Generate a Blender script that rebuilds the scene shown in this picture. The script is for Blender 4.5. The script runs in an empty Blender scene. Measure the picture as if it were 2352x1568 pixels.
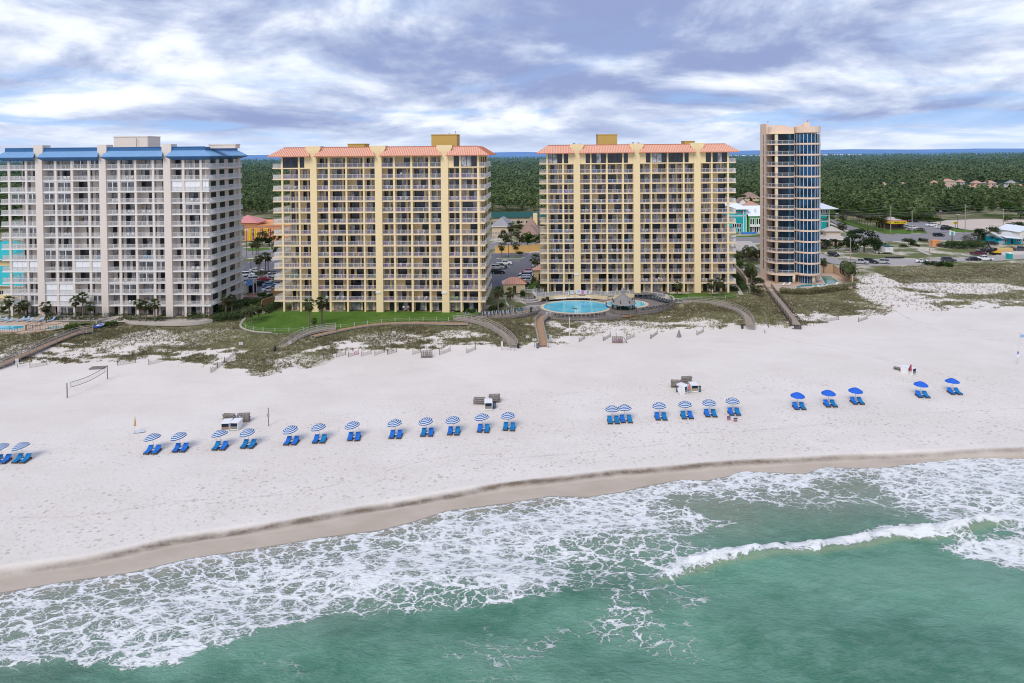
import bpy, bmesh, math, random
import numpy as np
from mathutils import Matrix, Vector
random.seed(7)
RNG = np.random.default_rng(7)
sc = bpy.context.scene
COL = sc.collection
rad = math.radians
PI = math.pi
W_, H_ = (2352.0, 1568.0)
F_, CX_, YC_, HC = (1560.0, 1176.0, 383.0, 41.0)
CAM = Matrix.Rotation(rad(90 - 1.2), 3, 'X') @ Matrix.Rotation(rad(-0.5), 3, 'Z')
CAMI = CAM.inverted()
ZOOM = {'v': (0, 0, 1 / 0.602), 'c1': (0, 480, 0.5101), 'c2': (900, 480, 0.5613), 'c3': (1880, 480, 0.5484), 'c4': (2750, 430, 0.5739), 'c5': (0, 1050, 0.5527), 'c6': (1300, 1050, 0.5527), 'c7': (2600, 1050, 0.5557), 'c8': (0, 1700, 0.8308), 'c9': (1954, 1700, 0.8304), 'd1': (920, 800, 0.2296), 'd2': (1880, 780, 0.2167), 'd3': (1750, 1060, 0.3827), 'd4': (2760, 690, 0.3125), 'd5': (3120, 680, 0.3346), 'd6': (0, 940, 0.3061), 'd7': (780, 1080, 0.2636), 'e1': (780, 1540, 0.1956), 'e2': (2480, 1400, 0.2721), 'e3': (1750, 1460, 0.1403), 'e4': (3380, 1260, 0.2241), 'f1': (2770, 740, 0.102), 'f2': (3100, 740, 0.102), 'f3': (3340, 780, 0.1446), 'f4': (3500, 860, 0.173), 'f7': (2900, 560, 0.4281), 'f8': (1080, 1280, 0.4252)}

def uv(z, x, y):
 o = ZOOM[z]
 return ((o[0] + o[2] * x) * 0.602, (o[1] + o[2] * y) * 0.602)

def ray(u, v):
 return CAM @ Vector(((u - CX_) / F_, -(v - YC_) / F_, -1.0))

def G(u, v, z=0.0):
 d = ray(u, v)
 t = (z - HC) / d.z
 return Vector((d.x * t, d.y * t, z))

def A(zm, x, y, z=0.0):
 return G(*uv(zm, x, y), z)

def PX(p):
 q = CAMI @ (Vector(p) - Vector((0, 0, HC)))
 return (CX_ + F_ * q.x / -q.z, YC_ - F_ * q.y / -q.z)

def top_z(p, zm, y):
 v = uv(zm, 0, y)[1]
 lo, hi = (p[2] - 5, p[2] + 120)
 for _ in range(40):
  m = (lo + hi) / 2
  if PX((p[0], p[1], m))[1] > v:
   lo = m
  else:
   hi = m
 return lo
cd = bpy.data.cameras.new('Camera')
cam = bpy.data.objects.new('Camera', cd)
COL.objects.link(cam)
cam.location = (0, 0, HC)
cam.rotation_euler = CAM.to_euler()
cd.sensor_width = 36
cd.lens = 36 * F_ / W_
cd.shift_y = -(H_ / 2 - YC_) / W_
cd.clip_start = 1
cd.clip_end = 60000
sc.camera = cam
sc.view_settings.view_transform = 'Standard'
sc.view_settings.look = 'None'
sc.view_settings.exposure = 0
sc.view_settings.gamma = 1
try:
 sc.cycles.max_bounces = 6
 sc.cycles.diffuse_bounces = 3
 sc.cycles.glossy_bounces = 3
 sc.cycles.transmission_bounces = 3
 sc.cycles.transparent_max_bounces = 16
 sc.cycles.use_denoising = True
 sc.cycles.filter_width = 1.05
 sc.cycles.caustics_reflective = False
 sc.cycles.caustics_refractive = False
except Exception:
 pass

def _hash(ix, iy, s):
 h = ix * 374761393 + iy * 668265263 + s * 974711 & 2147483647
 h = (h ^ h >> 13) * 1274126177 & 2147483647
 return ((h ^ h >> 16) & 65535) / 65535.0

def vnoise(x, y, s=0):
 x = np.asarray(x, float)
 y = np.asarray(y, float)
 ix = np.floor(x).astype(np.int64)
 iy = np.floor(y).astype(np.int64)
 fx = x - ix
 fy = y - iy
 fx = fx * fx * (3 - 2 * fx)
 fy = fy * fy * (3 - 2 * fy)
 a = _hash(ix, iy, s)
 b = _hash(ix + 1, iy, s)
 c = _hash(ix, iy + 1, s)
 d = _hash(ix + 1, iy + 1, s)
 return (a * (1 - fx) + b * fx) * (1 - fy) + (c * (1 - fx) + d * fx) * fy

def fbm(x, y, s=0, o=4):
 r = 0
 a = 0.5
 t = 0
 for k in range(o):
  r = r + a * vnoise(x * 2 ** k + 17 * k, y * 2 ** k - 31 * k, s + k)
  t += a
  a *= 0.5
 return r / t

def sstep(a, b, x):
 t = np.clip((x - a) / (b - a), 0, 1)
 return t * t * (3 - 2 * t)

class MB:

 def __init__(s):
  s.v = []
  s.f = []
  s.m = []

 def poly(s, pts, m=0):
  b = len(s.v)
  s.v.extend((tuple(p) for p in pts))
  s.f.append(tuple(range(b, b + len(pts))))
  s.m.append(m)

 def hexa(s, p, m=0):
  b = len(s.v)
  s.v.extend((tuple(q) for q in p))
  for f in ((0, 3, 2, 1), (4, 5, 6, 7), (0, 1, 5, 4), (1, 2, 6, 5), (2, 3, 7, 6), (3, 0, 4, 7)):
   s.f.append(tuple((b + i for i in f)))
   s.m.append(m)

 def box(s, x0, x1, y0, y1, z0, z1, m=0):
  s.hexa(((x0, y0, z0), (x1, y0, z0), (x1, y1, z0), (x0, y1, z0), (x0, y0, z1), (x1, y0, z1), (x1, y1, z1), (x0, y1, z1)), m)

 def bar(s, p, q, w, h=None, m=0, up=(0, 0, 1)):
  p = Vector(p)
  q = Vector(q)
  h = w if h is None else h
  d = q - p
  if d.length < 1e-06:
   return
  d.normalize()
  u = Vector(up)
  if abs(d.dot(u)) > 0.97:
   u = Vector((0, 1, 0))
  sd = d.cross(u).normalized()
  u2 = sd.cross(d).normalized()
  a = sd * w / 2
  c = u2 * h / 2
  s.hexa((p - a - c, p + a - c, q + a - c, q - a - c, p - a + c, p + a + c, q + a + c, q - a + c), m)

 def cyl(s, p, q, r0, r1=None, n=8, m=0, caps=True):
  p = Vector(p)
  q = Vector(q)
  r1 = r0 if r1 is None else r1
  d = (q - p).normalized()
  u = Vector((0, 0, 1)) if abs(d.z) < 0.9 else Vector((1, 0, 0))
  a = d.cross(u).normalized()
  c = d.cross(a)
  b = len(s.v)
  for k in range(n):
   t = 2 * PI * k / n
   e = a * math.cos(t) + c * math.sin(t)
   s.v.append(tuple(p + e * r0))
   s.v.append(tuple(q + e * r1))
  for k in range(n):
   i = b + 2 * k
   j = b + 2 * ((k + 1) % n)
   s.f.append((i, i + 1, j + 1, j))
   s.m.append(m)
  if caps:
   s.f.append(tuple((b + 2 * k for k in range(n))))
   s.m.append(m)
   s.f.append(tuple((b + 2 * k + 1 for k in range(n - 1, -1, -1))))
   s.m.append(m)

 def prism(s, pts, z0, z1, m=0, mtop=None):
  n = len(pts)
  b = len(s.v)
  s.v.extend(((p[0], p[1], z0) for p in pts))
  s.v.extend(((p[0], p[1], z1) for p in pts))
  for k in range(n):
   j = (k + 1) % n
   s.f.append((b + k, b + j, b + n + j, b + n + k))
   s.m.append(m)
  s.f.append(tuple((b + n + k for k in range(n))))
  s.m.append(m if mtop is None else mtop)
  s.f.append(tuple((b + k for k in range(n - 1, -1, -1))))
  s.m.append(m)

 def ribbon(s, a, c, m=0):
  for k in range(len(a) - 1):
   s.poly((a[k], a[k + 1], c[k + 1], c[k]), m)

 def sphere(s, c, r, n=8, k=5, m=0, sz=None):
  sz = sz or (r, r, r)
  b = len(s.v)
  for j in range(k + 1):
   t = PI * j / k
   for i in range(n):
    q = 2 * PI * i / n
    s.v.append((c[0] + sz[0] * math.sin(t) * math.cos(q), c[1] + sz[1] * math.sin(t) * math.sin(q), c[2] + sz[2] * math.cos(t)))
  for j in range(k):
   for i in range(n):
    i2 = (i + 1) % n
    s.f.append((b + j * n + i, b + (j + 1) * n + i, b + (j + 1) * n + i2, b + j * n + i2))
    s.m.append(m)

 def mesh(s, name, mats, smooth=False):
  me = bpy.data.meshes.new(name)
  me.from_pydata(s.v, [], s.f)
  for x in mats if isinstance(mats, (list, tuple)) else [mats]:
   me.materials.append(x)
  if len(me.materials) > 1:
   me.polygons.foreach_set('material_index', s.m)
  if smooth:
   me.polygons.foreach_set('use_smooth', [True] * len(s.f))
  me.update()
  return me

 def build(s, name, mats, parent=None, smooth=False, label=None):
  o = bpy.data.objects.new(name, s.mesh(name, mats, smooth))
  COL.objects.link(o)
  if parent is not None:
   o.parent = parent
  if label:
   o['label'] = label
  return o

def tag(o, label=None, cat=None, group=None, kind=None):
 if label:
  o['label'] = label
 if cat:
  o['category'] = cat
 if group:
  o['group'] = group
 if kind:
  o['kind'] = kind
 return o

def thing(name, label, cat, loc=(0, 0, 0), rz=0.0, group=None):
 o = bpy.data.objects.new(name, None)
 COL.objects.link(o)
 o.empty_display_size = 0.3
 o.location = loc
 o.rotation_euler = (0, 0, rz)
 return tag(o, label, cat, group)

def dup(root, loc, rz, label, group=None, scale=None, color=None):
 kids = list(root.children)
 r = root.copy()
 COL.objects.link(r)
 r.location = loc
 r.rotation_euler = (0, 0, rz)
 if label:
  r['label'] = label
 if group:
  r['group'] = group
 if scale:
  r.scale = (scale,) * 3 if not isinstance(scale, tuple) else scale
 for ch in kids:
  c = ch.copy()
  COL.objects.link(c)
  c.parent = r
  if color is not None and c.type == 'MESH':
   c.color = color
  for g in list(ch.children):
   d = g.copy()
   COL.objects.link(d)
   d.parent = c
   if color is not None and d.type == 'MESH':
    d.color = color
 return r

def np_mesh(name, verts, faces, mats, mi=None, attrs=None, smooth=False, parent=None):
 me = bpy.data.meshes.new(name)
 k = faces.shape[1]
 me.vertices.add(len(verts))
 me.vertices.foreach_set('co', np.asarray(verts, np.float32).ravel())
 me.loops.add(faces.size)
 me.loops.foreach_set('vertex_index', faces.astype(np.int32).ravel())
 me.polygons.add(len(faces))
 me.polygons.foreach_set('loop_start', np.arange(0, faces.size, k, dtype=np.int32))
 for x in mats if isinstance(mats, (list, tuple)) else [mats]:
  me.materials.append(x)
 if mi is not None:
  me.polygons.foreach_set('material_index', mi.astype(np.int32))
 me.polygons.foreach_set('use_smooth', np.full(len(faces), smooth))
 for n, a in (attrs or {}).items():
  t = me.attributes.new(n, 'FLOAT', 'POINT')
  t.data.foreach_set('value', np.asarray(a, np.float32))
 me.update(calc_edges=True)
 o = bpy.data.objects.new(name, me)
 COL.objects.link(o)
 if parent is not None:
  o.parent = parent
 return o

def grid_faces(nx, ny):
 i = np.arange(nx * ny).reshape(ny, nx)
 return np.stack([i[:-1, :-1], i[:-1, 1:], i[1:, 1:], i[1:, :-1]], -1).reshape(-1, 4)

class NT:

 def __init__(s, m):
  m.use_nodes = True
  s.t = m.node_tree
  s.n = s.t.nodes
  s.l = s.t.links
  s.n.clear()

 def add(s, kind, **kw):
  x = s.n.new(kind)
  for k, v in kw.items():
   if k.startswith('i_'):
    s.set(x, k[2:].replace('_', ' '), v)
   else:
    setattr(x, k, v)
  return x

 def set(s, x, key, v):
  i = x.inputs[key]
  if isinstance(v, bpy.types.NodeSocket):
   s.l.new(v, i)
  else:
   i.default_value = v

 def math(s, op, a, b=None, c=None, clamp=False):
  x = s.add('ShaderNodeMath', operation=op, use_clamp=clamp)
  for k, v in enumerate((a, b, c)):
   if v is not None:
    s.set(x, k, v)
  return x.outputs[0]

 def mix(s, f, a, b, mode='MIX'):
  x = s.add('ShaderNodeMix', data_type='RGBA', blend_type=mode)
  s.set(x, 0, f)
  for k, v in ((6, a), (7, b)):
   s.set(x, k, v if isinstance(v, bpy.types.NodeSocket) else (*v, 1) if len(v) == 3 else v)
  return x.outputs[2]

 def ramp(s, f, a, b, smooth=True):
  x = s.add('ShaderNodeMapRange', interpolation_type='SMOOTHSTEP' if smooth else 'LINEAR')
  s.set(x, 0, f)
  s.set(x, 1, a)
  s.set(x, 2, b)
  return x.outputs[0]

 def noise(s, vec, scale, detail=3, rough=0.5, dist=0):
  x = s.add('ShaderNodeTexNoise')
  s.set(x, 'Scale', scale)
  s.set(x, 'Detail', detail)
  s.set(x, 'Roughness', rough)
  s.set(x, 'Distortion', dist)
  if vec is not None:
   s.l.new(vec, x.inputs['Vector'])
  return x

 def out(s, sh):
  o = s.add('ShaderNodeOutputMaterial')
  s.l.new(sh, o.inputs[0])
MATS = {}

def mat(name, col, rough=0.7, var=0.12, vs=0.6, bump=0, bs=20, spec=0.3, metal=0, obj=False, trans=0, fine=0):
 if name in MATS:
  return MATS[name]
 m = bpy.data.materials.new(name)
 MATS[name] = m
 t = NT(m)
 pos = t.add('ShaderNodeNewGeometry').outputs['Position']
 n1 = t.noise(pos, vs, 4, 0.6)
 f = t.math('MULTIPLY_ADD', n1.outputs[0], 2 * var, 1 - var)
 if fine:
  n2 = t.noise(pos, 9, 2, 0.7)
  f = t.math('MULTIPLY', f, t.math('MULTIPLY_ADD', n2.outputs[0], 2 * fine, 1 - fine))
 base = t.add('ShaderNodeObjectInfo').outputs['Color'] if obj else (*col, 1)
 h = t.add('ShaderNodeHueSaturation')
 t.set(h, 'Value', f)
 if obj:
  t.l.new(base, h.inputs['Color'])
 else:
  h.inputs['Color'].default_value = base
 p = t.add('ShaderNodeBsdfPrincipled', i_Roughness=rough, i_Metallic=metal)
 t.set(p, 'Specular IOR Level', spec)
 t.l.new(h.outputs[0], p.inputs['Base Color'])
 if bump:
  n3 = t.noise(pos, bs, 3, 0.6)
  b = t.add('ShaderNodeBump', i_Strength=bump, i_Distance=0.05)
  t.l.new(n3.outputs[0], b.inputs['Height'])
  t.l.new(b.outputs[0], p.inputs['Normal'])
 if trans:
  tr = t.add('ShaderNodeBsdfTransparent')
  mx = t.add('ShaderNodeMixShader', i_Fac=trans)
  t.l.new(p.outputs[0], mx.inputs[1])
  t.l.new(tr.outputs[0], mx.inputs[2])
  t.out(mx.outputs[0])
 else:
  t.out(p.outputs[0])
 return m

def S(r, g, b):
 f = lambda c: c / 12.92 if c <= 0.04045 else ((c + 0.055) / 1.055) ** 2.4
 return tuple((f(x / 255) for x in (r, g, b)))
SUN_EL, SUN_AZ = (rad(44), rad(205))
sd = bpy.data.lights.new('Sun', 'SUN')
sd.energy = 2.2
sd.angle = rad(30)
sd.color = (1, 0.93, 0.83)
so = bpy.data.objects.new('Sun', sd)
COL.objects.link(so)
dirv = Vector((math.sin(SUN_AZ) * math.cos(SUN_EL), math.cos(SUN_AZ) * math.cos(SUN_EL), math.sin(SUN_EL)))
so.rotation_euler = dirv.to_track_quat('Z', 'Y').to_euler()
so.location = (0, 0, 120)
w = bpy.data.worlds.new('World')
sc.world = w
w.use_nodes = True
t = NT(w)
tc = t.add('ShaderNodeTexCoord').outputs['Generated']
sx = t.add('ShaderNodeSeparateXYZ')
t.l.new(tc, sx.inputs[0])
zz = t.math('MAXIMUM', sx.outputs[2], 0.0)
az = t.math('ARCTAN2', sx.outputs[0], sx.outputs[1])
elv = t.math('DIVIDE', zz, t.math('ADD', zz, 0.3))
cv = t.add('ShaderNodeCombineXYZ')
t.l.new(az, cv.inputs[0])
t.l.new(elv, cv.inputs[1])

def wmap(sxy, off):
 m = t.add('ShaderNodeMapping')
 m.inputs['Scale'].default_value = sxy
 m.inputs['Location'].default_value = off
 t.l.new(cv.outputs[0], m.inputs[0])
 return m.outputs[0]
sky = t.add('ShaderNodeTexSky', sky_type='NISHITA', sun_disc=False, sun_elevation=SUN_EL, sun_rotation=SUN_AZ)
mask = t.noise(wmap((3.6, 5.6, 1), (4.35, 1.1, 0)), 1.0, 11, 0.57, 0.35).outputs[0]
up = t.noise(wmap((3.6, 5.6, 1), (4.35, 1.1 + 0.26, 0)), 1.0, 11, 0.57, 0.35).outputs[0]
relief = t.math('SUBTRACT', mask, up)
big = t.noise(wmap((1.7, 3.4, 1), (2.2, 3.7, 2)), 1.0, 5, 0.5, 0.2).outputs[0]
puff = t.noise(wmap((11, 17, 1), (1.1, 9.2, 3)), 1.0, 7, 0.58, 0.2).outputs[0]
sh = t.math('ADD', t.math('MULTIPLY', relief, 0.95), t.math('ADD', t.math('MULTIPLY', big, 0.62), t.math('MULTIPLY', puff, 0.26)))
sh = t.math('SUBTRACT', sh, t.math('MULTIPLY', t.ramp(zz, 0.05, 0.19), 0.085))
light = t.ramp(sh, 0.2, 0.66)
dark = S(146, 161, 203)
lav = S(190, 202, 229)
wht = S(238, 243, 253)
c1 = t.mix(t.ramp(light, 0, 0.55), [8 * k for k in dark], [8 * k for k in lav])
c2 = t.mix(t.ramp(light, 0.4, 1), c1, [8.6 * k for k in wht])
gapn = t.noise(wmap((4.2, 12, 1), (12.0, 2.2, 1)), 1.0, 8, 0.56, 0.25).outputs[0]
low = t.math('SUBTRACT', 1.0, t.ramp(zz, 0.0, 0.16))
gap = t.math('MULTIPLY', t.ramp(gapn, 0.5, 0.64), t.math('MULTIPLY_ADD', low, 0.72, 0.14))
skyc = t.mix(0.93, sky.outputs[0], [8 * k for k in S(150, 192, 246)])
c3 = t.mix(gap, c2, skyc)
hz = t.math('SUBTRACT', 1.0, t.ramp(zz, 0.0, 0.05))
c4 = t.mix(t.math('MULTIPLY', hz, 0.55), c3, [8 * k for k in S(216, 229, 250)])
bg = t.add('ShaderNodeBackground', i_Strength=0.138)
t.l.new(c4, bg.inputs[0])
o = t.add('ShaderNodeOutputWorld')
t.l.new(bg.outputs[0], o.inputs[0])

def curve(pts, z):
 q = [G(u, v, z) for u, v in pts]
 q.sort(key=lambda p: p.x)
 return (np.array([p.x for p in q]), np.array([p.y for p in q]))
C8 = lambda L: [uv('c8', x, y) for x, y in L]
C9 = lambda L: [uv('c9', x, y) for x, y in L]
scarp = curve(C8([(-500, 610), (-200, 590), (0, 562), (350, 516), (540, 480), (800, 420), (1000, 390), (1280, 350), (1600, 290), (1900, 240), (2300, 172)]) + C9([(120, 152), (500, 110), (1000, 70), (1500, 42), (2000, 20), (2352, 8), (2900, -10)]), -2.6)
shore = curve(C8([(-500, 760), (-200, 710), (0, 678), (300, 625), (600, 585), (870, 520), (1200, 470), (1500, 420), (1750, 390), (1900, 350), (2050, 300), (2352, 262)]) + C9([(180, 232), (350, 238), (500, 215), (620, 185), (780, 157), (900, 160), (1000, 140), (1060, 117), (1200, 124), (1350, 130), (1430, 98), (1600, 104), (1720, 102), (1800, 88), (2100, 55), (2352, 60), (2700, 40)]), -3.4)
toe = curve([(-300, 870), (0, 842), (100, 838), (230, 838), (400, 832), (500, 850), (580, 862), (700, 845), (760, 818), (850, 808), (1000, 805), (1150, 800), (1260, 797), (1400, 775), (1560, 762), (1700, 756), (1840, 752), (1960, 735), (2040, 712), (2100, 712), (2200, 716), (2352, 718), (2700, 716)], -2.0)
edge = curve([(-300, 765), (0, 762), (200, 757), (260, 742), (480, 742), (560, 760), (650, 768), (720, 764), (850, 745), (1040, 738), (1180, 728), (1222, 700), (1262, 688), (1420, 686), (1545, 689), (1600, 696), (1660, 692), (1700, 695), (1780, 668), (1950, 650), (2050, 620), (2352, 610), (2700, 605)], -0.3)

def ci(c, x):
 return np.interp(x, c[0], c[1])
_a, _b, _c, _d = (A('d3', 800, 300, -1), A('d3', 2165, 300, -1), A('d3', 1500, 205, -1), A('d3', 1300, 405, -1))
POOLX = ((_a.x + _b.x) / 2, (_c.y + _d.y) / 2, (_b.x - _a.x) / 2 + 1, (_c.y - _d.y) / 2 + 1.2)
_a, _b, _c, _d = (A('d3', 30, 350, -0.6), A('d3', 830, 350, -0.6), A('d3', 400, 330, -0.6), A('d3', 300, 400, -0.6))
DECKX = ((_a.x + _b.x) / 2, (_c.y + _d.y) / 2, (_b.x - _a.x) / 2, (_c.y - _d.y) / 2 + 0.8)

def terrain(x, y, detail=True):
 x = np.asarray(x, float)
 y = np.asarray(y, float)
 yS = ci(scarp, x)
 yW = ci(shore, x)
 yT = ci(toe, x)
 yE = ci(edge, x)
 if detail:
  yS = yS + 0.35 * (fbm(x * 0.5, x * 0 + 3, 5, 4) - 0.5) + 0.5 * (vnoise(x * 0.15, x * 0, 9) - 0.5)
 keys = [yW - 60, yW - 12, yW, yS - 0.7, yS, yS + 5, yT, yE, yE + 3]
 vals = [-9, -4.6, -3.44, -3.22, -2.5, -2.42, -2.0, -0.35, -0.1]
 z = np.full(np.broadcast(x, y).shape, -9.0)
 for k in range(len(keys) - 1):
  a, b = (keys[k], keys[k + 1])
  t_ = np.clip((y - a) / np.maximum(b - a, 0.05), 0, 1)
  z = np.where(y >= a, vals[k] + (vals[k + 1] - vals[k]) * t_, z)
 if detail:
  dune = sstep(0, 4, y - yT) * sstep(0, 5, yE - y)
  z = z + dune * (0.9 * (fbm(x * 0.11, y * 0.16, 21, 4) - 0.55))
  for px, py, rx, ry, zz in ((*POOLX, -1.75), (*DECKX, -1.6)):
   q = np.maximum(np.abs((x - px) / rx), np.abs((y - py) / ry))
   z = np.where(q < 1.25, np.minimum(z, zz + 1.6 * sstep(1.0, 1.25, q)), z)
  dry = sstep(0, 3, y - yS) * sstep(3, 0, y - yE)
  z = z + dry * 0.1 * (fbm(x * 0.25, y * 0.25, 31, 3) - 0.5)
 return z

def ter(x, y):
 return float(terrain(np.array([x]), np.array([y]))[0])

def AT(zm, x, y):
 u, v = uv(zm, x, y)
 z = -1.5
 for _ in range(12):
  p = G(u, v, z)
  z = 0.4 * z + 0.6 * ter(p.x, p.y)
 p = G(u, v, z)
 p.z = ter(p.x, p.y)
 return p
xs = np.concatenate([np.arange(-330, -150, 3.0), np.arange(-150, 190, 0.7), np.arange(190, 420, 3.0)])
ys = np.concatenate([np.arange(10, 60, 2.0), np.arange(60, 130, 0.25), np.arange(130, 215, 0.7), np.arange(215, 330, 2.0), [330.0, 345.0]])
X, Y = np.meshgrid(xs, ys)
Zt = terrain(X, Y)
yT = ci(toe, X)
yE = ci(edge, X)
yS = ci(scarp, X)
yW = ci(shore, X)

def veg_field(x, y):
 yT = ci(toe, x)
 yE = ci(edge, x)
 f = (y - yT) / np.maximum(yE - yT, 1)
 n = fbm(x * 0.1, y * 0.22, 41, 5)
 n2 = fbm(x * 0.3, y * 0.5, 47, 4)
 base = sstep(-0.12, 0.2, f) * 0.68 + sstep(0.35, 0.85, f) * 0.4
 n3 = fbm(x * 0.9, y * 1.2, 57, 3)
 d = sstep(0.38, 0.66, base + 0.8 * (n - 0.5) + 0.75 * (n2 - 0.5) + 0.45 * (n3 - 0.5) - 0.08)
 d = d * sstep(-0.06, 0.06, f + 0.12 * (n2 - 0.5))
 return d
VEGP = []

def veg_at(x, y):
 d = veg_field(x, y)
 yE = ci(edge, x)
 d = np.where(y > yE + 6, 0, d)
 for px, py, rx, ry, am in VEGP:
  q = 1 - ((x - px) / rx) ** 2 - ((y - py) / ry) ** 2
  q = q + 0.9 * (fbm(x * 0.3, y * 0.3, 53, 4) - 0.5)
  if am > 0:
   d = np.maximum(d, am * sstep(-0.1, 0.4, q))
  else:
   d = d * (1 - -am * sstep(-0.1, 0.4, q))
 return d

def patch(zm, x0, x1, y0, y1, am, z=-1.0):
 a = A(zm, x0, (y0 + y1) / 2, z)
 b = A(zm, x1, (y0 + y1) / 2, z)
 c = A(zm, (x0 + x1) / 2, y0, z)
 d = A(zm, (x0 + x1) / 2, y1, z)
 VEGP.append(((a.x + b.x) / 2, (c.y + d.y) / 2, abs(b.x - a.x) / 2, abs(c.y - d.y) / 2, am))
patch('c5', 700, 1200, 380, 520, -0.55)
patch('c5', 1150, 1700, 370, 480, -0.35)
patch('c5', 0, 200, 440, 580, -0.5)
patch('c5', 1850, 2350, 520, 640, -0.5)
patch('c5', 1720, 2000, 560, 700, 0.42, -1.8)
patch('c5', 2050, 2300, 540, 640, 0.5, -1.8)
patch('c5', 1650, 1900, 570, 630, 0.4, -1.8)
patch('c6', 0, 600, 390, 470, -0.45)
patch('c6', 650, 1000, 380, 420, -0.6)
patch('c6', 1600, 2350, 290, 400, -0.55)
patch('c6', 1000, 1350, 330, 480, 0.7)
patch('c7', 0, 300, 270, 360, -0.5)
patch('c7', 680, 1450, 130, 260, 0.45)
patch('c7', 480, 720, 160, 330, 0.7)
patch('c7', 1480, 2352, 30, 110, -0.8, -0.5)
patch('c7', 1480, 1800, 130, 230, 0.5)
patch('c7', 1800, 2352, 110, 170, 0.45)
patch('c7', 1250, 1700, 60, 250, -0.9, -1.2)
patch('c4', 1050, 2010, 980, 1100, 0.9, -0.3)
patch('c4', 850, 1120, 1020, 1160, -0.9, -0.3)
V = veg_at(X, Y)
wet = sstep(0.3, -1.2, Y - yS)
scp = np.exp(-((Y - (yS - 0.35 + 0.3 * (fbm(X * 0.5, Y * 0 + 3, 5, 4) - 0.5))) / 0.3) ** 2) * (0.45 + 1.0 * fbm(X * 0.7, Y * 1.5, 15, 4)) * (0.25 + 0.75 * sstep(-62, -36, X)) * (1 - 0.35 * sstep(25, 60, X))  # dark scarp band: brown damp sand plus shade painted along the cut face
inl = sstep(-2, 6, Y - yE)
foot = sstep(2, 14, yS + 26 - Y) * sstep(0, 2, Y - yS)
foot = np.maximum(foot, 0.75 * np.exp(-((Y - (yS + 27)) / 7) ** 2))
m = bpy.data.materials.new('beach_sand')
t = NT(m)
pos = t.add('ShaderNodeNewGeometry').outputs['Position']

def att(t, n):
 return t.add('ShaderNodeAttribute', attribute_name=n).outputs['Fac']
mp = t.add('ShaderNodeMapping')
t.l.new(pos, mp.inputs[0])
mp.inputs['Rotation'].default_value = (0, 0, rad(-12))
mp.inputs['Scale'].default_value = (0.5, 1, 1)
n_big = t.noise(pos, 0.05, 5, 0.55).outputs[0]
n_str = t.noise(mp.outputs[0], 0.22, 5, 0.6).outputs[0]
n_fin = t.noise(pos, 2.2, 4, 0.65).outputs[0]
n_gr = t.noise(pos, 14, 2, 0.7).outputs[0]
dry = t.mix(t.ramp(n_big, 0.35, 0.65), (0.75, 0.69, 0.625), (0.8, 0.74, 0.68))
dry = t.mix(t.math('MULTIPLY', t.ramp(n_str, 0.45, 0.7), 0.35), dry, (0.67, 0.605, 0.54))
vo = t.add('ShaderNodeTexVoronoi', feature='F1')
t.set(vo, 'Scale', 1.15)
t.set(vo, 'Randomness', 1.0)
wv = t.noise(pos, 1.5, 2, 0.5)
ad = t.add('ShaderNodeVectorMath', operation='MULTIPLY_ADD')
t.l.new(wv.outputs[1], ad.inputs[0])
ad.inputs[1].default_value = (0.7, 0.7, 0)
t.l.new(pos, ad.inputs[2])
t.l.new(ad.outputs[0], vo.inputs['Vector'])
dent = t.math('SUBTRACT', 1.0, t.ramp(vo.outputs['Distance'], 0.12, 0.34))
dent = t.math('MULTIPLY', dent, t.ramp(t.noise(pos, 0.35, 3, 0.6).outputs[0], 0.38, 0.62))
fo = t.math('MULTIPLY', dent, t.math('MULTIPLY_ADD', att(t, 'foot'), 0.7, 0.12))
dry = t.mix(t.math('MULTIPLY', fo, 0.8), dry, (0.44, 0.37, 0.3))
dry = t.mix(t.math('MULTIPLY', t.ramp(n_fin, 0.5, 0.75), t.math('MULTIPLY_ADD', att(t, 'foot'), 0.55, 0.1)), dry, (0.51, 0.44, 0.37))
wetc = t.mix(t.ramp(t.noise(mp.outputs[0], 0.3, 5, 0.6).outputs[0], 0.3, 0.7), (0.46, 0.385, 0.305), (0.54, 0.46, 0.375))
c = t.mix(att(t, 'wet'), dry, wetc)
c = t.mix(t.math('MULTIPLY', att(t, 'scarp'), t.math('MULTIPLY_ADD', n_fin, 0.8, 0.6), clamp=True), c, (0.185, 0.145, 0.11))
gn0 = t.mix(t.ramp(t.noise(pos, 0.35, 5, 0.7).outputs[0], 0.3, 0.7), (0.22, 0.2, 0.115), (0.31, 0.275, 0.18))
gn = t.mix(t.math('MULTIPLY', t.ramp(t.noise(pos, 0.06, 4, 0.6).outputs[0], 0.45, 0.62), 0.75), gn0, (0.175, 0.19, 0.08))
vg = t.ramp(t.math('ADD', att(t, 'veg'), t.math('MULTIPLY_ADD', n_fin, 0.9, -0.5)), 0.25, 0.8)
c = t.mix(t.math('MULTIPLY', vg, 0.9), c, gn)
ing = t.mix(t.ramp(t.noise(pos, 0.09, 6, 0.65).outputs[0], 0.45, 0.6), (0.135, 0.155, 0.055), (0.6, 0.53, 0.44))
ing = t.mix(t.ramp(t.noise(pos, 0.6, 4, 0.7).outputs[0], 0.5, 0.7), ing, (0.16, 0.16, 0.07))
c = t.mix(att(t, 'inland'), c, ing)
p = t.add('ShaderNodeBsdfPrincipled')
t.l.new(c, p.inputs['Base Color'])
t.set(p, 'Specular IOR Level', 0.2)
rg = t.math('MULTIPLY_ADD', att(t, 'wet'), -0.42, 0.95)
t.l.new(rg, p.inputs['Roughness'])
b = t.add('ShaderNodeBump', i_Strength=0.5, i_Distance=0.25)
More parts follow.
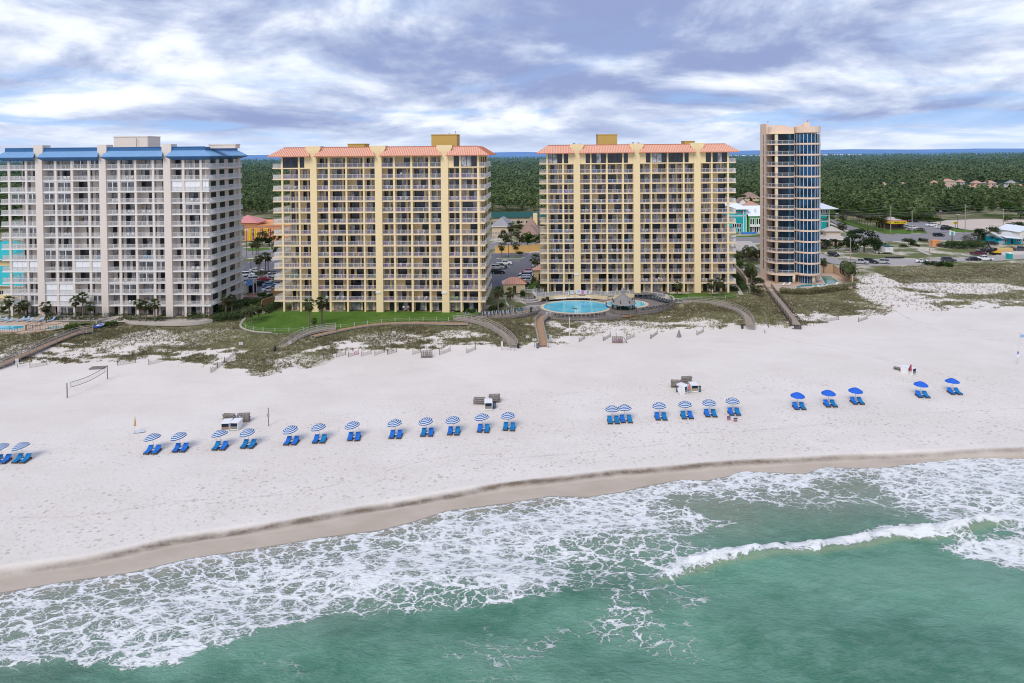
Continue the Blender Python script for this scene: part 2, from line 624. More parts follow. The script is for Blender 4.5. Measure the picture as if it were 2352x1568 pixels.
hh = t.math('ADD', t.math('MULTIPLY', fo, -0.6), t.math('MULTIPLY', t.math('ADD', n_fin, t.math('MULTIPLY', n_gr, 0.3)), t.math('MULTIPLY_ADD', att(t, 'wet'), -0.35, 0.42)))
t.l.new(hh, b.inputs['Height'])
t.l.new(b.outputs[0], p.inputs['Normal'])
t.out(p.outputs[0])
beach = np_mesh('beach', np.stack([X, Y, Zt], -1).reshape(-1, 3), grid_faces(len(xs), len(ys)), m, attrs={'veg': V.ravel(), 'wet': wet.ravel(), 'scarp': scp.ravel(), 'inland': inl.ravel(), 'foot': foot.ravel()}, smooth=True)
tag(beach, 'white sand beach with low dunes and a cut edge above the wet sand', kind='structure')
m = bpy.data.materials.new('inland_ground')
t = NT(m)
pos = t.add('ShaderNodeNewGeometry').outputs['Position']
sy = t.add('ShaderNodeSeparateXYZ')
t.l.new(pos, sy.inputs[0])
near = t.mix(t.ramp(t.noise(pos, 0.03, 6, 0.7).outputs[0], 0.42, 0.6), (0.06, 0.085, 0.035), (0.3, 0.27, 0.17))
fgn = t.mix(t.ramp(t.noise(pos, 0.004, 8, 0.7).outputs[0], 0.35, 0.65), (0.035, 0.07, 0.06), (0.06, 0.1, 0.075))
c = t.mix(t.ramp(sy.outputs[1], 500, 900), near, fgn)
c = t.mix(t.ramp(sy.outputs[1], 1500, 5000), c, S(104, 142, 176))  # distance haze blended into the ground colour as blue
p = t.add('ShaderNodeBsdfPrincipled', i_Roughness=1.0)
t.set(p, 'Specular IOR Level', 0)
t.l.new(c, p.inputs['Base Color'])
t.out(p.outputs[0])
b = MB()
b.poly([(-26000, 300, -0.3), (26000, 300, -0.3), (26000, 30000, -0.3), (-26000, 30000, -0.3)])
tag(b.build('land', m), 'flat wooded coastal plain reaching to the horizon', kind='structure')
hm = mat('far_ridge', S(112, 148, 196), 1.0, 0.28, 0.0025, spec=0, fine=0)  # wooded ridge coloured with blue distance haze
rows = []
for yy, zz_ in ((8500, -0.3), (9200, 24), (12500, 40)):
 rx = np.arange(-14000, 14001, 250.0)
 rows.append(np.stack([rx, rx * 0 + yy, zz_ + (zz_ > 0) * 34 * (fbm(rx * 0.0011, rx * 0 + yy, 3, 5) - 0.5) * (1 + 0.2 * (yy > 10000))], -1))
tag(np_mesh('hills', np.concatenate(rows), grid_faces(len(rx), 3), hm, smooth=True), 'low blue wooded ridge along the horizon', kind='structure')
wm = mat('bay_water', (0.75, 0.82, 0.9), 0.15, 0.05, 0.001, spec=0.5)
b = MB()
a0 = G(1640, 358, 0.2)
a1 = G(1960, 355.2, 0.2)
b.poly([(a0.x, a0.y * 0.97, 0.4), (a1.x, a0.y * 0.97, 0.4), (a1.x * 1.14, a0.y * 1.13, 0.4), (a0.x * 1.13, a0.y * 1.13, 0.4)])
tag(b.build('bay', wm), 'thin pale strip of bay water beyond the forest', kind='structure')
FP = [('c8', p) for p in ((0, 690, 0.55), (300, 635, 0.6), (600, 595, 0.6), (900, 530, 0.6), (1200, 480, 0.6), (1500, 430, 0.5), (1800, 420, 0.6), (2100, 370, 0.75), (2352, 330, 0.8), (1800, 395, 0.4), (2000, 330, 0.3), (2200, 300, 0.35), (2330, 285, 0.4), (300, 680, 0.38), (600, 640, 0.38), (900, 580, 0.4), (1200, 530, 0.42), (1500, 480, 0.5), (1800, 450, 0.5), (0, 760, 0.5), (150, 770, 0.6), (300, 760, 0.5), (500, 720, 0.5), (700, 720, 0.6), (850, 700, 0.75), (1000, 660, 0.6), (1200, 620, 0.65), (1400, 560, 0.65), (1600, 560, 0.75), (1800, 540, 0.75), (2000, 480, 0.75), (2200, 450, 0.75), (2352, 420, 0.7), (0, 850, 0.42), (150, 830, 0.5), (300, 850, 0.55), (450, 820, 0.5), (600, 830, 0.65), (750, 790, 0.7), (900, 760, 0.7), (1050, 740, 0.65), (1200, 720, 0.65), (1400, 690, 0.65), (1600, 650, 0.8), (1800, 620, 0.75), (2000, 600, 0.7), (2200, 600, 0.75), (2352, 620, 0.8), (50, 960, 0.6), (200, 950, 0.5), (400, 950, 0.55), (600, 960, 0.6), (800, 955, 0.72), (950, 905, 0.72), (1100, 865, 0.68), (1250, 825, 0.68), (1400, 785, 0.55), (1500, 735, 0.5), (1650, 740, 0.36), (1800, 720, 0.4), (2000, 720, 0.4), (2150, 710, 0.4), (2300, 680, 0.6), (100, 1040, 0.14), (300, 1015, 0.08), (500, 1010, 0.0), (700, 1020, 0), (900, 985, 0), (1100, 930, 0), (1250, 890, 0), (1400, 845, 0), (1520, 800, 0.05), (1650, 830, 0.1), (1800, 810, 0.1), (2000, 800, 0), (2200, 760, 0.0), (2352, 740, 0.1), (0, 1089, 0), (400, 1089, 0), (800, 1089, 0), (1200, 1089, 0), (1600, 1089, 0), (2000, 1089, 0), (1050, 1030, 0.1), (1300, 1030, 0.2), (1000, 980, 0.1), (2200, 980, 0.2), (2330, 950, 0.22), (1700, 950, 0), (1500, 950, 0), (-300, 800, 0.5), (-300, 1000, 0.2))]
FP += [('c9', p) for p in ((0, 330, 0.85), (200, 290, 0.8), (400, 260, 0.8), (600, 230, 0.75), (750, 190, 0.75), (900, 180, 0.6), (1100, 165, 0.7), (1300, 150, 0.75), (1450, 120, 0.8), (1700, 120, 0.75), (2000, 90, 0.88), (2300, 80, 0.88), (0, 280, 0.3), (150, 265, 0.35), (650, 200, 0.45), (0, 420, 0.8), (200, 400, 0.8), (400, 370, 0.8), (600, 350, 0.75), (750, 330, 0.6), (850, 360, 0.5), (0, 560, 0.8), (100, 600, 0.7), (200, 520, 0.55), (300, 480, 0.42), (450, 450, 0.42), (600, 420, 0.42), (750, 450, 0.42), (700, 520, 0.38), (500, 540, 0.38), (350, 560, 0.28), (600, 580, 0.28), (800, 250, 0.25), (900, 280, 0.08), (1000, 260, 0.2), (1100, 300, 0.12), (1200, 320, 0.08), (1300, 350, 0.03), (1500, 370, 0), (1700, 360, 0), (1600, 300, 0.1), (1500, 240, 0.32), (1350, 260, 0.3), (1200, 240, 0.4), (1050, 230, 0.4), (1600, 190, 0.15), (1500, 170, 0.3), (1700, 250, 0.3), (1750, 300, 0.25), (1000, 400, 0.05), (1200, 400, 0.02), (900, 420, 0.15), (1850, 340, 0.1), (1600, 150, 0.4), (1750, 180, 0.7), (1850, 250, 0.65), (2000, 200, 0.8), (2000, 300, 0.65), (2200, 200, 0.75), (2300, 150, 0.8), (2300, 260, 0.75), (1950, 340, 0.4), (2150, 280, 0.6), (900, 600, 0.14), (800, 600, 0.22), (700, 640, 0.26), (1000, 610, 0.03), (1300, 540, 0), (1600, 500, 0), (1800, 470, 0), (2000, 550, 0), (2200, 600, 0), (2352, 620, 0), (2050, 450, 0.7), (2200, 470, 0.9), (2300, 500, 0.9), (2352, 460, 0.9), (2352, 400, 0.6), (2250, 410, 0.3), (2150, 400, 0.15), (2100, 430, 0.3), (1980, 440, 0.2), (480, 680, 0.33), (480, 750, 0.4), (500, 800, 0.35), (600, 830, 0.35), (700, 850, 0.15), (560, 720, 0.25), (650, 680, 0.3), (750, 680, 0.25), (850, 680, 0.25), (820, 740, 0.3), (700, 760, 0.15), (900, 800, 0.03), (550, 880, 0.3), (650, 920, 0.28), (750, 960, 0.22), (420, 860, 0.3), (280, 840, 0.25), (160, 900, 0.3), (80, 950, 0.3), (20, 900, 0.2), (300, 700, 0.05), (200, 760, 0), (100, 820, 0), (300, 920, 0), (500, 960, 0), (200, 1020, 0), (1000, 750, 0), (1000, 900, 0), (1200, 700, 0), (1500, 700, 0), (1800, 700, 0), (2100, 800, 0), (1300, 900, 0), (1600, 950, 0), (2000, 1000, 0), (2300, 900, 0), (900, 1050, 0), (700, 1060, 0.03), (2700, 200, 0.7), (2700, 500, 0.4), (2700, 800, 0))]
fp = np.array([[*A(z, p[0], p[1], -3.4)[:2], p[2]] for z, p in FP])
sxs = np.concatenate([np.arange(-420, -110, 6.0), np.arange(-110, 130, 0.4), np.arange(130, 440, 6.0)])
sys_ = np.concatenate([np.arange(-120, 36, 4.0), np.arange(36, 112, 0.33)])
SX, SY = np.meshgrid(sxs, sys_)
wx = SX + 2.2 * (fbm(SX * 0.12, SY * 0.12, 61, 4) - 0.5) * 2
wy = SY + 1.1 * (fbm(SX * 0.15, SY * 0.15, 71, 4) - 0.5) * 2
num = np.zeros(SX.shape)
dn = np.zeros(SX.shape)
for px, py, v_ in fp:
 q = 1 / (((wx - px) * 0.75) ** 2 + ((wy - py) * 1.15) ** 2 + 0.25) ** 2
 num += q * v_
 dn += q
FD = num / dn
yw = ci(shore, SX)
off = yw - SY
FD = np.where(off < 0, 0, FD)
br = np.array([A('c9', x, y, -3.0)[:2] for x, y in ((600, 600), (660, 582), (760, 545), (870, 525), (960, 505), (1050, 490), (1130, 478), (1250, 462), (1400, 452), (1550, 430), (1680, 402), (1780, 388), (1870, 392), (2000, 385), (2090, 365), (2200, 345), (2352, 330), (2700, 300))])
by = np.interp(SX, br[:, 0], br[:, 1])
bd = SY - by + 0.5 * (fbm(SX * 0.6, SY * 0.6, 81, 4) - 0.5)
bx = sstep(br[0, 0] - 2, br[0, 0] + 6, SX)
crest = bx * np.where(bd > 0, np.exp(-(bd / 0.95) ** 2), np.exp(-(bd / 1.15) ** 2))
bfo = bx * sstep(2.4, 0.7, bd + 1.3 * (fbm(SX * 0.9, SY * 0.9, 83, 4) - 0.3)) * sstep(-0.75 - 0.9 * vnoise(SX * 0.22, SY * 0, 4), -0.3, bd + 0.5 * (fbm(SX * 1.4, SY * 1.4, 85, 3) - 0.5))
br2 = A('c8', 60, 965, -3.2)
crest2 = np.exp(-((SX - br2.x + 3) / 7.0) ** 2) * np.exp(-((SY - br2.y) / 0.8) ** 2)
FD = np.maximum(np.maximum(FD, bfo * 1.15), crest2 * 1.0)
edgefoam = np.exp(-((off - 0.35) / 0.42) ** 2) * (0.55 + 0.5 * fbm(SX * 0.25, SX * 0, 91, 3))
FD = np.maximum(FD, edgefoam * 0.8)
u_ = SX * 0.21 + SY * 0.98
sw = 0.26 * np.sin(u_ * 2 * PI / 11 + 2.5 * fbm(SX * 0.03, SY * 0.03, 7, 3)) + 0.5 * (fbm(SX * 0.09 + 5, SY * 0.2, 101, 4) - 0.5) + 0.22 * (fbm(SX * 0.5, SY * 0.7, 111, 3) - 0.5)
amp = sstep(0, 16, off)
SZ = -3.42 + amp * sw + crest * (0.78 + 1.3 * (fbm(SX * 0.9, SY * 1.1, 121, 4) - 0.5) * (bd > -0.5)) + 0.4 * crest2 + 0.1 * np.clip(FD, 0, 1) * (fbm(SX * 1.3, SY * 1.3, 131, 3) - 0.3) * sstep(0.5, 3, off)
SZ = np.where(off < 2, -3.42 + 0.03 * np.clip(off, -3, 2), SZ)
m = bpy.data.materials.new('sea_water')
t = NT(m)
pos = t.add('ShaderNodeNewGeometry').outputs['Position']
mp = t.add('ShaderNodeMapping')
t.l.new(pos, mp.inputs[0])
mp.inputs['Rotation'].default_value = (0, 0, rad(-14))
mp.inputs['Scale'].default_value = (0.62, 1, 0)

def warp(vec, sc_, amt):
 n = t.noise(vec, sc_, 3, 0.6)
 s1 = t.add('ShaderNodeVectorMath', operation='SUBTRACT')
 t.l.new(n.outputs[1], s1.inputs[0])
 s1.inputs[1].default_value = (0.5, 0.5, 0.5)
 a_ = t.add('ShaderNodeVectorMath', operation='MULTIPLY_ADD')
 t.l.new(s1.outputs[0], a_.inputs[0])
 a_.inputs[1].default_value = (amt,) * 3
 t.l.new(vec, a_.inputs[2])
 return a_.outputs[0]

def lace(vec, scale):
 v_ = t.add('ShaderNodeTexVoronoi', feature='DISTANCE_TO_EDGE')
 t.set(v_, 'Scale', scale)
 t.l.new(vec, v_.inputs['Vector'])
 return v_.outputs['Distance']
wv_ = warp(warp(warp(mp.outputs[0], 0.28, 2.6), 1.3, 1.0), 4.5, 0.22)
wv2 = warp(warp(mp.outputs[0], 0.8, 1.2), 3.5, 0.35)
l1 = lace(wv_, 0.42)
l2 = lace(wv2, 1.1)
l3 = lace(wv_, 2.9)
l4 = lace(wv2, 6.5)
fd = att(t, 'foam')
brk = t.noise(wv2, 0.9, 6, 0.65).outputs[0]
fdn = t.math('ADD', fd, t.math('MULTIPLY_ADD', brk, 1.1, -0.58))

def thread(l, lo, hi, mx):
 w_ = t.math('MAXIMUM', t.math('MULTIPLY', t.ramp(fdn, lo, hi, False), mx), 0.0005)
 return t.math('SUBTRACT', 1.0, t.ramp(t.math('DIVIDE', l, w_), 0.34, 1.02))
f_ = t.math('MAXIMUM', thread(l1, 0.02, 1.1, 0.2), t.math('MULTIPLY', thread(l2, 0.14, 1.15, 0.27), 0.95))
f_ = t.math('MAXIMUM', f_, t.math('MULTIPLY', thread(l3, 0.3, 1.2, 0.34), 0.85))
f_ = t.math('MAXIMUM', f_, t.math('MULTIPLY', thread(l4, 0.48, 1.3, 0.42), 0.75))
f_ = t.math('MULTIPLY', f_, t.ramp(t.math('ADD', fd, t.math('MULTIPLY_ADD', t.noise(mp.outputs[0], 0.8, 6, 0.7).outputs[0], 0.7, -0.35)), 0.05, 0.4))
solid = t.ramp(t.math('ADD', fd, t.math('MULTIPLY_ADD', t.noise(wv_, 1.3, 5, 0.7).outputs[0], 0.8, -0.4)), 0.86, 1.12)
f_ = t.math('MAXIMUM', f_, solid, clamp=True)
haze = t.math('MULTIPLY', t.ramp(fd, 0.08, 0.85), 0.4)
deep = t.mix(t.ramp(t.noise(mp.outputs[0], 0.075, 6, 0.65).outputs[0], 0.38, 0.62), (0.062, 0.198, 0.125), (0.15, 0.335, 0.235))
deep = t.mix(t.math('MULTIPLY', t.ramp(t.noise(mp.outputs[0], 0.22, 6, 0.62).outputs[0], 0.45, 0.75), 0.5), deep, (0.18, 0.36, 0.265))
c = t.mix(att(t, 'murk'), deep, (0.26, 0.285, 0.215))
c = t.mix(att(t, 'film'), c, (0.4, 0.335, 0.245))
m2 = t.add('ShaderNodeMapping')
t.l.new(pos, m2.inputs[0])
m2.inputs['Rotation'].default_value = (0, 0, rad(24))
m2.inputs['Scale'].default_value = (0.55, 1, 1)
rip = t.math('ADD', t.noise(m2.outputs[0], 0.9, 6, 0.66, 0.4).outputs[0], t.math('MULTIPLY', t.noise(m2.outputs[0], 4.0, 4, 0.65, 0.3).outputs[0], 0.5))
c = t.mix(t.math('MULTIPLY', t.ramp(rip, 0.62, 1.02), 0.55), c, t.mix(0.5, c, (0.3, 0.46, 0.4)))
c = t.mix(haze, c, (0.36, 0.44, 0.36))
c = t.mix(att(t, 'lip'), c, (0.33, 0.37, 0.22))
c = t.mix(f_, c, t.mix(t.noise(pos, 3.0, 3, 0.6).outputs[0], (0.82, 0.84, 0.83), (0.95, 0.95, 0.93)))
p = t.add('ShaderNodeBsdfPrincipled')
t.l.new(c, p.inputs['Base Color'])
t.set(p, 'IOR', 1.33)
t.l.new(t.math('MULTIPLY_ADD', f_, 0.55, 0.12), p.inputs['Roughness'])
b = t.add('ShaderNodeBump', i_Strength=1.0, i_Distance=0.38)
t.l.new(t.math('ADD', rip, t.math('MULTIPLY', f_, 0.35)), b.inputs['Height'])
t.l.new(b.outputs[0], p.inputs['Normal'])
t.out(p.outputs[0])
murk = sstep(19, 4, off + 3 * (fbm(SX * 0.1, SY * 0.1, 141, 3) - 0.5)) * 0.85
film = sstep(3.2, 0.2, off + 2.2 * (fbm(SX * 0.15, SY * 0.2, 151, 3) - 0.5))
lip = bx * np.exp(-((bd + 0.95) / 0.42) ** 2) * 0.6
sea = np_mesh('sea', np.stack([SX, SY, SZ], -1).reshape(-1, 3), grid_faces(len(sxs), len(sys_)), m, attrs={'foam': np.clip(FD, 0, 1.2).ravel(), 'murk': murk.ravel(), 'film': film.ravel(), 'lip': lip.ravel()}, smooth=True)
tag(sea, 'green sea with lacy white surf and one breaking wave', kind='structure')

def glassmat(name, col, rough=0.06, spec=0.5, vs=0.5):
 if name in MATS:
  return MATS[name]
 m = bpy.data.materials.new(name)
 MATS[name] = m
 t = NT(m)
 pos = t.add('ShaderNodeNewGeometry').outputs['Position']
 n = t.noise(pos, vs, 3, 0.6).outputs[0]
 c = t.mix(t.ramp(n, 0.35, 0.65), [k * 0.55 for k in col], [k * 1.5 for k in col])
 p = t.add('ShaderNodeBsdfPrincipled', i_Roughness=rough)
 t.set(p, 'Specular IOR Level', spec)
 t.l.new(c, p.inputs['Base Color'])
 t.out(p.outputs[0])
 return m

def railglass(name, cols, alpha):
 m = bpy.data.materials.new(name)
 MATS[name] = m
 t = NT(m)
 pos = t.add('ShaderNodeNewGeometry').outputs['Position']
 n = t.noise(pos, 0.55, 4, 0.6).outputs[0]
 c = t.mix(t.ramp(n, 0.36, 0.5), cols[0], cols[1])
 c = t.mix(t.ramp(n, 0.52, 0.64), c, cols[2])
 p = t.add('ShaderNodeBsdfPrincipled', i_Roughness=0.12)
 t.l.new(c, p.inputs['Base Color'])
 t.set(p, 'Specular IOR Level', 0.6)
 tr = t.add('ShaderNodeBsdfTransparent')
 tr.inputs[0].default_value = (0.86, 0.84, 0.9, 1)
 mx = t.add('ShaderNodeMixShader', i_Fac=1 - alpha)
 t.l.new(p.outputs[0], mx.inputs[1])
 t.l.new(tr.outputs[0], mx.inputs[2])
 t.out(mx.outputs[0])
 return m

def wallmat(name, col, **k):
 return mat(name, col, 0.85, 0.07, 0.15, 0.25, 8, 0.15, fine=0.05, **k)
WHITE = mat('white_paint', (0.78, 0.78, 0.77), 0.5, 0.05, 0.3)
CREAM = wallmat('cream_stucco', (0.74, 0.66, 0.585))
YEL = wallmat('yellow_stucco', (0.84, 0.67, 0.39))
YELD = wallmat('ochre_stucco', (0.56, 0.36, 0.11))
TAN = wallmat('peach_stucco', (0.78, 0.6, 0.47))
SLABW = mat('white_slab_edge', (0.8, 0.77, 0.74), 0.7, 0.05, 0.3)
SLABY = mat('yellow_slab_edge', (0.86, 0.69, 0.45), 0.8, 0.06, 0.3)
DARKG = glassmat('dark_glass', (0.018, 0.021, 0.028))
CURT = glassmat('curtain_behind_glass', (0.34, 0.345, 0.355), 0.25, 0.4, 0.8)
CURT2 = glassmat('warm_curtain_behind_glass', (0.42, 0.35, 0.28), 0.25, 0.35, 0.8)
BRONZE = mat('bronze_frame', (0.05, 0.038, 0.032), 0.4, 0.05)
BLUER = mat('blue_metal_roof', (0.24, 0.43, 0.66), 0.4, 0.1, 0.4, spec=0.5)
BLUED = mat('dark_blue_metal_roof', (0.045, 0.15, 0.33), 0.45, 0.1, 0.4)
SALM = mat('salmon_metal_roof', (0.82, 0.45, 0.32), 0.45, 0.08, 0.3, spec=0.4)
SALMD = mat('dark_salmon_seam', (0.52, 0.2, 0.12), 0.5, 0.08)
FLATR = mat('flat_roof', (0.42, 0.4, 0.38), 0.9, 0.1, 0.2)
RAILP = railglass('purple_green_rail_glass', ((0.26, 0.17, 0.36), (0.22, 0.25, 0.22), (0.34, 0.25, 0.45)), 0.5)  # purple and green reflected sheen painted into the glass colour
RAILB = railglass('blue_brown_rail_glass', ((0.13, 0.2, 0.42), (0.28, 0.22, 0.16), (0.18, 0.24, 0.5)), 0.48)  # blue and brown reflected sheen painted into this glass colour
RAILC = railglass('clear_rail_glass', ((0.25, 0.27, 0.28), (0.32, 0.33, 0.33), (0.2, 0.24, 0.26)), 0.24)
SHUT = mat('white_shutter', (0.82, 0.82, 0.83), 0.5, 0.04, 0.5)

class Front:

 def __init__(s, O, E):
  s.O = O
  s.ex = (E - O).normalized()
  s.W = (E - O).length
  s.n = Vector((s.ex.y, -s.ex.x, 0))
  s.ang = math.atan2(s.ex.y, s.ex.x)

 def at(s, zm, x, y):
  u, v = uv(zm, x, y)
  d = ray(u, v)
  c = Vector((0, 0, HC))
  p = c + d * ((s.O - c).dot(s.n) / d.dot(s.n))
  return ((p - s.O).dot(s.ex), p.z - s.O.z)

 def world(s, x, y, z):
  return s.O + s.ex * x - s.n * y + Vector((0, 0, z))

def seams_quad(b, a0, a1, r0, r1, step, m, w=0.07, h=0.09):
 a0, a1, r0, r1 = map(Vector, (a0, a1, r0, r1))
 L = (a1 - a0).length
 n = max(1, int(L / step))
 ax = (a1 - a0) / L
 for k in range(n + 1):
  e = a0 + ax * (L * k / n)
  s = (e - a0).dot(ax)
  lo = (r0 - a0).dot(ax)
  hi = (r1 - a0).dot(ax)
  up = r0 - a0 - ax * lo
  f = 1.0
  if s < lo:
   f = s / lo if lo > 0 else 1
  elif s > hi:
   f = (L - s) / (L - hi) if L > hi else 1
  if f > 0.06:
   b.bar(e + Vector((0, 0, h * 0.4)), e + up * f + Vector((0, 0, h * 0.4)), w, h, m)

def panes_mesh(name, x0, x1, z0, z1, lay, frame, fm=0.06):
 b = MB()
 X_ = x0
 tot = sum((a for a, _ in lay))
 for a, k in lay:
  wd = (x1 - x0) * a / tot
  if k != 'w':
   b.box(X_ + fm, X_ + wd - fm, -0.03, 0.0, z0 + fm, z1 - fm, {'d': 1, 'c': 2, 'k': 3}[k])
   for q in (X_, X_ + wd - fm):
    b.box(q, q + fm, -0.06, 0.0, z0, z1, 0)
   b.box(X_ + fm, X_ + wd - fm, -0.06, 0, z0, z0 + fm, 0)
   b.box(X_ + fm, X_ + wd - fm, -0.06, 0, z1 - fm, z1, 0)
  X_ += wd
 return b.mesh(name, [frame, DARKG, CURT, CURT2])

def rail(b, p, q, post=1.45, kind='picket', h=1.07, mi=0, mg=1):
 p = Vector(p)
 q = Vector(q)
 L = (q - p).length
 d = (q - p) / L
 up = Vector((0, 0, 1))
 b.bar(p + up * h, q + up * h, 0.07, 0.06, mi)
 b.bar(p + up * 0.1, q + up * 0.1, 0.05, 0.05, mi)
 n = max(1, round(L / post))
 for k in range(n + 1):
  e = p + d * (L * k / n)
  b.bar(e, e + up * h, 0.06, 0.06, mi, up=(d.x, d.y, 0))
 if kind == 'picket':
  n = int(L / 0.125)
  for k in range(1, n):
   e = p + d * (L * k / n)
   b.bar(e + up * 0.12, e + up * (h - 0.03), 0.028, 0.028, mi, up=(d.x, d.y, 0))
 else:
  nn = Vector((d.y, -d.x, 0)) * 0.0
  b.poly((p + up * 0.13, q + up * 0.13, q + up * (h - 0.03), p + up * (h - 0.03)), mg)
DOORLAYS = ['w1 d1', 'd1 c1 w.5 c.7', 'c1 d1 w.5 d.7', 'd1 d1 w.6 c.6', 'c1 c1 w.5 d.7', 'd1 c1 w.4 d.9', 'c.8 w.7 d1 c.9', 'd.7 w.6 d1 d.9', 'c1 d1 w.7 c.9', 'k1 c1 w.5 d.8', 'd1 d1 c1', 'd1 c1 d1']
NARROWLAYS = ['w.9 d1 c.6', 'c.7 w.5 d.9', 'd.7 w.5 c.9', 'd1 c1', 'w.6 d1', 'c.9 w.5 c.8', 'd.8 w.4 d.8', 'c1 d.7']

def parse(s):
 return [(float(q[1:]), q[0]) for q in s.split()]
FRONTS = {}

def condo(key, zm, ymid, base, cols, label, cat, wallm, slabm, railmats, railkind, siderail, L, R, bodyL, bodyR, D, eave, ridge, roofkind, N=14, encl=None, shut=None, glassed=None, pent=(), seed=1):
 rng = random.Random(seed)
 O = A(zm, *base[0])
 E = A(zm, *base[1])
 fr = Front(O, E)
 FRONTS[key] = fr
 root = thing('apartment_building', label, cat, O, fr.ang)
 cx = [(fr.at(zm, a, ymid)[0], fr.at(zm, c, ymid)[0], k) for a, c, k in cols]
 ze = fr.at(zm, eave[0], eave[1])[1]
 zr = fr.at(zm, ridge[0], ridge[1])[1]
 fh = ze / N
 W = cx[-1][1]
 fr.fh = fh
 fr.cx = cx
 fr.root = root
 fr.D = D
 bL = bodyL
 bR = W + bodyR
 y0 = 2.1
 b = MB()
 b.box(bL, bR, y0, D, 0, ze + 0.15)
 b.build('wall', wallm, root)
 secs = []
 cur = []
 for i in range(len(cx) - 1):
  a, c = (cx[i], cx[i + 1])
  cur.append((a[1], c[0]))
  if c[2] == 'P' or i == len(cx) - 2:
   secs.append(cur)
   cur = []
 for a, c, k in cx:
  b = MB()
  if k == 'P':
   b.box(a, c, -0.22, y0 + 0.1, 0, ze - 0.3)
   g = roofkind == 'blue'
   wd = 0.3 if g else 1.05
   zt = zr + (0.75 if g else 0.35)
   pts = [(a, ze - 0.3), (c, ze - 0.3), (c, ze + (0.5 if g else 0.3)), (c + wd, ze + (1.5 if g else 1.9)), (c + wd, zt), (a - wd, zt), (a - wd, ze + (1.5 if g else 1.9)), (a, ze + (0.5 if g else 0.3))]
   f0 = len(b.v)
   for yy in (-0.25, 2.6):
    b.v.extend(((q[0], yy, q[1]) for q in pts))
   n = len(pts)
   b.f.append(tuple(range(f0, f0 + n)))
   b.m.append(0)
   b.f.append(tuple(range(f0 + 2 * n - 1, f0 + n - 1, -1)))
   b.m.append(0)
   for k2 in range(n):
    j = (k2 + 1) % n
    b.f.append((f0 + k2, f0 + n + k2, f0 + n + j, f0 + j))
    b.m.append(0)
   b.build('pillar', wallm, root)
  else:
   b.box(a, c, 0.04, 0.46, 0, ze)
   b.build('column', wallm, root)
 b = MB()
 for s in secs:
  if len(s) >= 4:
   x_ = s[1][1]
   b.box(x_ + 0.06, x_ + 0.26, 0.5, y0, 0, ze)
  if s[0][0] > 1:
   pass
 b.box(bR - 0.22, bR - 0.02, 0.9, y0, 0, ze) if key == 'left' else None
 if b.v:
  b.build('partition_wall', wallm, root)
 for k in range(1, N):
  z = k * fh
  for si, s in enumerate(secs):
   xa = s[0][0] - 0.06
   xb = s[-1][1] + 0.06
   first, last = (si == 0, si == len(secs) - 1)
   if glassed and k in glassed and (si in glassed[k]) and (not (first or last)):
    pass
   b = MB()
   x0 = -L if first else xa
   x1 = W + R if last else xb
   b.box(x0, x1, -0.04, y0 - 0.02, z - 0.27, z)
   if first:
    b.box(-L, bL, y0 - 0.02, D + 0.0, z - 0.27, z)
   if last:
    b.box(bR, W + R, y0 - 0.02, D + 0.0, z - 0.27, z)
   bal = b.build('balcony', slabm, root)
   r = MB()
   yf = 0.1
   cut = glassed and k in glassed and (si in glassed[k])
   if not cut:
    for p_, q_ in s:
     rail(r, (p_, yf, z), (q_, yf, z), 1.45, railkind)
   if first:
    rail(r, (-L + 0.1, yf, z), (cx[0][0], yf, z), 1.4, siderail)
    rail(r, (-L + 0.1, yf, z), (-L + 0.1, D, z), 1.4, siderail)
   if last:
    rail(r, (W, yf, z), (W + R - 0.1, yf, z), 1.4, siderail)
    rail(r, (W + R - 0.1, yf, z), (W + R - 0.1, D, z), 1.4, siderail)
   if r.v:
    r.build('railing', railmats, bal)
 wide = [mm for mm in DOORLAYS]
 cache = {}
 jobs = []
 for si, s in enumerate(secs):
  bays = list(s)
  if si == 0:
   bays[0] = (max(bays[0][0], bL + 0.3), bays[0][1])
  if si == len(secs) - 1 and bodyR > 0.4:
   bays.append((W + 0.1, bR - 0.1))
  for bi, (p_, q_) in enumerate(bays):
   for k in range(N):
    jobs.append((q_ - p_, si, bi, k, p_, q_))
 jobs.sort(key=lambda j: (-(j[0] > 3.4), j[3], j[1], j[2]))
 rest = MB()
 for n_, (wd, si, bi, k, p_, q_) in enumerate(jobs):
  lays = DOORLAYS if wd > 3.4 else NARROWLAYS
  v_ = rng.randrange(len(lays))
  ck = (round(wd, 2), v_)
  if ck not in cache:
   cache[ck] = panes_mesh('sliding_door', 0.12, wd - 0.12, 0.02, fh - 0.55, parse(lays[v_]), BRONZE)
  me = cache[ck]
  if n_ < 100:
   o = bpy.data.objects.new('sliding_door', me)
   COL.objects.link(o)
   o.parent = root
   o.location = (p_, y0 - 0.005, k * fh + 0.02)
  else:
   b0 = len(rest.v)
   rest.v.extend(((v.co.x + p_, v.co.y + y0 - 0.005, v.co.z + k * fh + 0.02) for v in me.vertices))
   for f in me.polygons:
    rest.f.append(tuple((b0 + i for i in f.vertices)))
    rest.m.append(f.material_index)
 tag(rest.build('sliding_door', [BRONZE, DARKG, CURT, CURT2], root), kind='stuff')
 sx_ = bR
 flank = {'left': (3.2, 4.6, 8.0, 9.4, 13.2, 14.6), 'mid': (3.4, 6.0, 8.6, 11.2, 13.8, 16.2), 'right': ()}[key]
 wm_ = None
